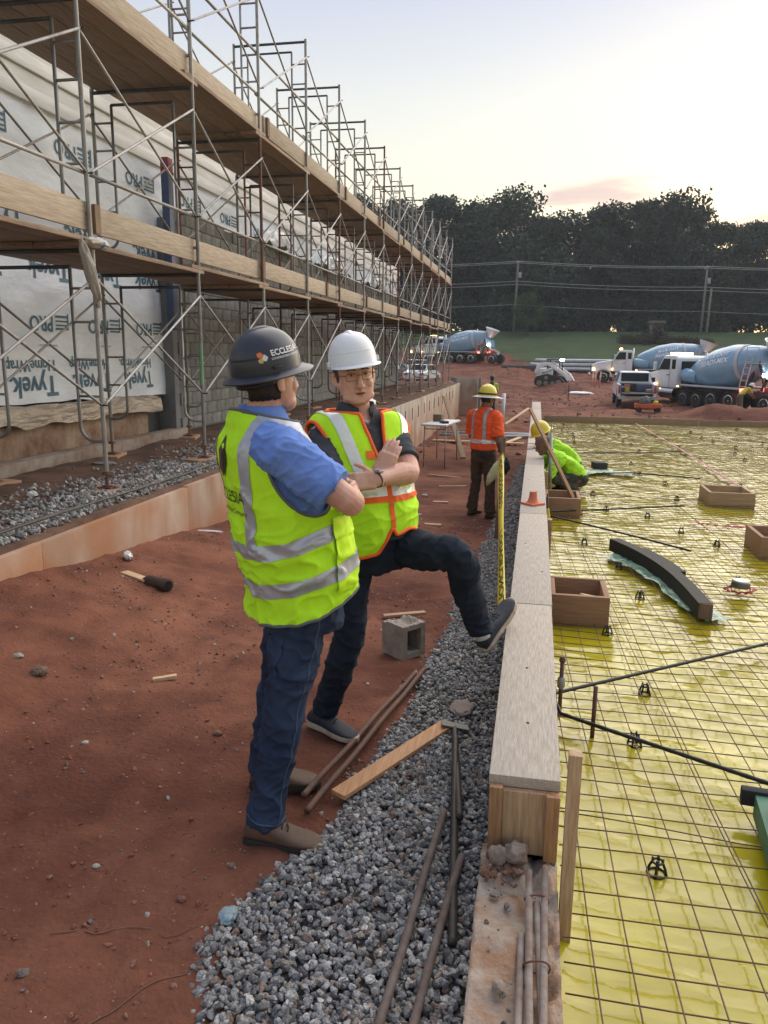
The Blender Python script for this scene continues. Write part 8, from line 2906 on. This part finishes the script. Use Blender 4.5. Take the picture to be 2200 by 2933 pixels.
# root and grass wisps on the clay
for i, (a, b, lab) in enumerate((((-1.42, 1.86, 0), (-0.98, 1.98, 0), 'thin dry root on the clay reaching to the gravel'), ((-1.15, 1.55, 0), (-0.86, 1.9, 0), 'second thin root beside the gravel near the bottom edge'))):
    pts = []
    for q in np.linspace(0, 1, 14):
        p = V(a).lerp(V(b), q)
        x, y = p.x + 0.012 * math.sin(q * 9 + i), p.y + 0.01 * math.sin(q * 14)
        pts.append((x, y, on_ground(x, y) + 0.003))
    props(MB().tube(pts, [0.0022 - 0.0012 * q for q in np.linspace(0, 1, 14)], 5).build('dry_root', mat('root', (0.17, 0.09, 0.06), 0.9), smooth='all'), lab, 'root')

# ---- bottom of the terrace: debris
for i, (x, y, lab) in enumerate(((-4.75, 5.9, 'torn felt scrap on the terrace at the left edge'), (-4.5, 6.2, 'white paper cup lying on the terrace soil'), (-4.9, 8.1, 'grey slate scrap behind the first scaffold post'), (-4.2, 19.0, 'white plastic bundle on the terrace beyond the men'))):
    m = (MATS['dark_felt'], MATS['white_paper'], mat('slate', (0.16, 0.17, 0.17), 0.9), MATS['white_plastic_film'])[i]
    d = ((0.15, 0.11, 0.035), (0.05, 0.035, 0.03), (0.13, 0.10, 0.02), (0.25, 0.5, 0.12))[i]
    crumple(('felt_scrap', 'paper_cup', 'slate_scrap', 'plastic_bundle')[i], (x, y, on_terrace(x, y) + d[2] * 0.6), d, m, lab, ('felt', 'cup', 'slate', 'plastic')[i], 50 + i)

# ---- folding table and timber at the wall end
tb = thing('folding_table', 'white folding table standing against the far part of the stained wall', 'table', (-2.2, 18.9, -0.9))
tt_ = mat('table_white', (0.52, 0.52, 0.51), 0.5)
Mt = Matrix.Rotation(-0.12, 3, 'Z')
MB().box((-2.25, 18.9, 0.10), (0.62, 1.6, 0.045), Mt, bev=0.01).build('table_top', tt_, tb, smooth=True)
for sx, sy in ((-1, -1), (1, -1), (-1, 1), (1, 1)):
    p = V((-2.25, 18.9, 0.08)) + Mt @ V((sx * 0.26, sy * 0.62, 0))
    MB().tube([p, V((p.x, p.y + sy * 0.06, on_ground(p.x, p.y) - 0.02))], 0.014, 8).build('leg', galv, tb, smooth='all')
MB().tube([V((-2.25, 18.9, 0.0)) + Mt @ V((-0.26, -0.62, 0)), V((-2.25, 18.9, 0.0)) + Mt @ V((0.26, -0.62, 0))], 0.01, 6).build('stretcher', dark_steel, tb)
o = MB().box((-2.35, 19.1, 0.21), (0.22, 0.26, 0.17), Mt, bev=0.015).build('saw_box', mat('brown_box', (0.16, 0.12, 0.08), 0.8), smooth=True)
props(o, 'brown box standing on the folding table', 'box')
o = MB().box((-2.15, 18.6, 0.15), (0.16, 0.3, 0.06), Matrix.Rotation(0.4, 3, 'Z'), bev=0.01).build('hand_tool', MATS['black_plastic'], smooth=True)
props(o, 'black tool lying on the folding table beside the box', 'tool')
o = MB().bar((-2.55, 22.2, 0.55), (-1.75, 19.6, -0.85), 0.14, 0.05, bev=0.004).build('leaning_plank', wood('leaning_wood', (0.30, 0.2, 0.11), (0.2, 0.13, 0.07), 'Y', 4), smooth=True)
props(o, 'brown plank leaning behind the folding table', 'plank')
t = thing('plastic_post', 'white plastic post with a green foot beside the helmet of the worker in orange', 'post', (-0.9, 22, -0.9))
MB().tube([(-0.9, 22, -0.3), (-0.885, 22, 0.69)], 0.055, 12).build('shaft', mat('white_pvc', (0.6, 0.62, 0.62), 0.4), t, smooth='all')
MB().tube([(-0.9, 22, -1.0), (-0.9, 22, -0.28)], 0.06, 12).build('foot', mat('green_pvc', (0.13, 0.24, 0.17), 0.5, col2=(0.3, 0.28, 0.2), scale=6), t, smooth='all')
for i, (a, b, w_, lab) in enumerate((((-1.4, 27.5, 0), (-0.25, 30.5, 0.5), 0.12, 'pale plank propped towards the far end of the form'), ((-1.1, 23.5, 0), (-0.45, 26.5, 0), 0.14, 'pale plank lying left of the far end of the form'), ((-3.2, 24.6, 0), (-0.3, 24.2, 0), 0.2, 'long board lying across the lane at the form end'), ((0.9, 27.5, 0), (2.2, 26.4, 0), 0.22, 'brown plank lying on the clay right of the form end'), ((5.0, 24.5, 0), (8.5, 24.0, 0), 0.12, 'long pale lath on the clay before the pickup'), ((8.8, 29.5, 0), (10.2, 29.9, 0), 0.2, 'pale plank on the clay at the right before the mixer'), ((10.0, 23.5, 0), (12.5, 22.0, 0), 0.2, 'pale plank at the far right corner of the slab'))):
    za, zb = on_ground(a[0], a[1]) + a[2] + 0.04, on_ground(b[0], b[1]) + b[2] + 0.04
    o = MB().bar((a[0], a[1], za), (b[0], b[1], zb), w_, 0.04, bev=0.004).build('loose_plank', pale_wood if i != 3 else ply, smooth=True)
    props(o, lab, 'plank', 'planks on the clay beyond the slab')
for i, yq in enumerate((26.6, 27.0)):
    o = MB().tube([(-3.2, yq, on_ground(-3.2, yq) + 0.05), (-1.5, yq - 0.1, on_ground(-1.5, yq) + 0.06), (-0.1, yq, on_ground(-0.1, yq) + 0.06)], 0.05, 8).build('grey_conduit', mat('conduit', (0.36, 0.38, 0.4), 0.5), smooth='all')
    props(o, ('nearer grey conduit lying across the lane', 'farther grey conduit lying across the lane')[i], 'conduit', 'conduits on the lane')
# ---- orange barrow, stakes and litter by the pickup
zb = on_ground(5.7, 41)
ob = thing('orange_barrow', 'orange open trolley loaded with tools behind the pickup', 'trolley', (5.6, 41, zb))
orp = mat('orange_plastic', (0.60, 0.11, 0.03), 0.5, var=0.2, scale=4)
for dy in (-0.28, 0.28):
    MB().box((5.6, 41 + dy, zb + 0.32), (1.25, 0.04, 0.22), bev=0.01).build('side_panel', orp, ob, smooth=True)
for dx in (-0.62, 0.62):
    MB().box((5.6 + dx, 41, zb + 0.32), (0.04, 0.56, 0.22), bev=0.01).build('end_panel', orp, ob, smooth=True)
MB().box((5.6, 41, zb + 0.22), (1.22, 0.54, 0.03)).build('floor', blk_p, ob)
for dx in (-0.45, 0.45):
    for dy in (-0.3, 0.3):
        MB().lathe([(0.13, -0.03), (0.13, 0.03)], (5.6 + dx, 41 + dy, zb + 0.13), (0, 1, 0), 14).build('wheel', tyre_m, ob, smooth=True)
crumple('tool_bag', (5.45, 41, zb + 0.55), (0.26, 0.2, 0.25), mat('grey_bag', (0.16, 0.155, 0.15), 0.8, var=0.3), 'grey bag in the orange trolley', 'bag', 61)
o = MB().bar((5.3, 41.0, zb + 0.62), (6.15, 41.1, zb + 0.8), 0.10, 0.05, bev=0.01).build('machine_handle', mat('dark_blue', (0.04, 0.05, 0.10), 0.5), smooth=True)
props(o, 'dark blue tool shaft sticking out of the orange trolley', 'tool')
o = crumple('yellow_bucket', (5.95, 40.95, zb + 0.47), (0.13, 0.13, 0.12), MATS['yellow_paint'], 'yellow bag at the right of the orange trolley', 'bag', 62)
for i, (x, y) in enumerate(((4.1, 60.5), (4.7, 61.2), (4.4, 62.2))):
    z = on_ground(x, y)
    t = thing('marker_stake', ('left orange marker post beside the loader', 'right orange marker post beside the loader', 'rear orange marker post beside the loader')[i], 'marker post', (x, y, z), 'orange marker posts by the loader')
    MB().tube([(x, y, z - 0.1), (x + 0.05, y, z + 1.25)], 0.05, 8).build('shaft', mat('salmon_paint', (0.62, 0.22, 0.13), 0.6), t, smooth='all')
    MB().tube([(x + 0.04, y, z + 0.8), (x + 0.048, y, z + 1.0)], 0.056, 8).build('white_band', white_p, t)
crumple('white_sack', (9.6, 37.6, on_ground(9.6, 37.6) + 0.18), (0.22, 0.22, 0.2), MATS['white_paper'], 'white sack on the clay before the near mixer', 'sack', 63)
crumple('white_film', (3.0, 55, on_ground(3, 55) + 0.06), (0.8, 0.4, 0.12), MATS['white_plastic_film'], 'white plastic litter on the clay below the loader', 'litter', 64)
o = MB().box((2.0, 50, on_ground(2, 50) + 0.4), (0.07, 0.07, 1.2)).build('grade_stake', old_wood)
props(o, 'lone wooden grade stake in front of the loader bucket', 'stake')
# pallets of block behind the scaffold end
for i, (x, y) in enumerate(((-6.2, 40), (-7.8, 44), (-5.4, 46), (-8.6, 50))):
    z = on_ground(x, y)
    t = thing('block_pallet', f'pallet of blocks behind the scaffold end, {ORD[i]} from the camera', 'pallet', (x, y, z), 'block pallets behind the scaffold')
    MB().box((x, y, z + 0.07), (1.1, 1.1, 0.14)).build('pallet_base', pale_wood_x, t)
    for lv in range(3):
        for a in range(2):
            for c in range(3):
                MB().box((x - 0.27 + a * 0.54, y - 0.36 + c * 0.36, z + 0.25 + lv * 0.21), (0.52, 0.345, 0.2)).build('block', blk_m if i % 2 else mat('tan_block', (0.42, 0.30, 0.2), 0.9, var=0.2), t)

# ---- morning haze between here and the wood
hz_m = bpy.data.materials.new('haze')
hz_m.use_nodes = True
hn = hz_m.node_tree.nodes
hn.clear()
ho_ = hn.new('ShaderNodeOutputMaterial')
hv = hn.new('ShaderNodeVolumePrincipled')
hv.inputs['Color'].default_value = (0.82, 0.89, 1.0, 1)
hv.inputs['Density'].default_value = 0.00045
hv.inputs['Anisotropy'].default_value = 0.2
hz_m.node_tree.links.new(hv.outputs[0], ho_.inputs['Volume'])
hzb = MB().box((10, 190, 13.5), (580, 480, 36)).build('haze', hz_m)
props(hzb, 'thin pale morning haze', kind='stuff')
bpy.context.view_layer.update()
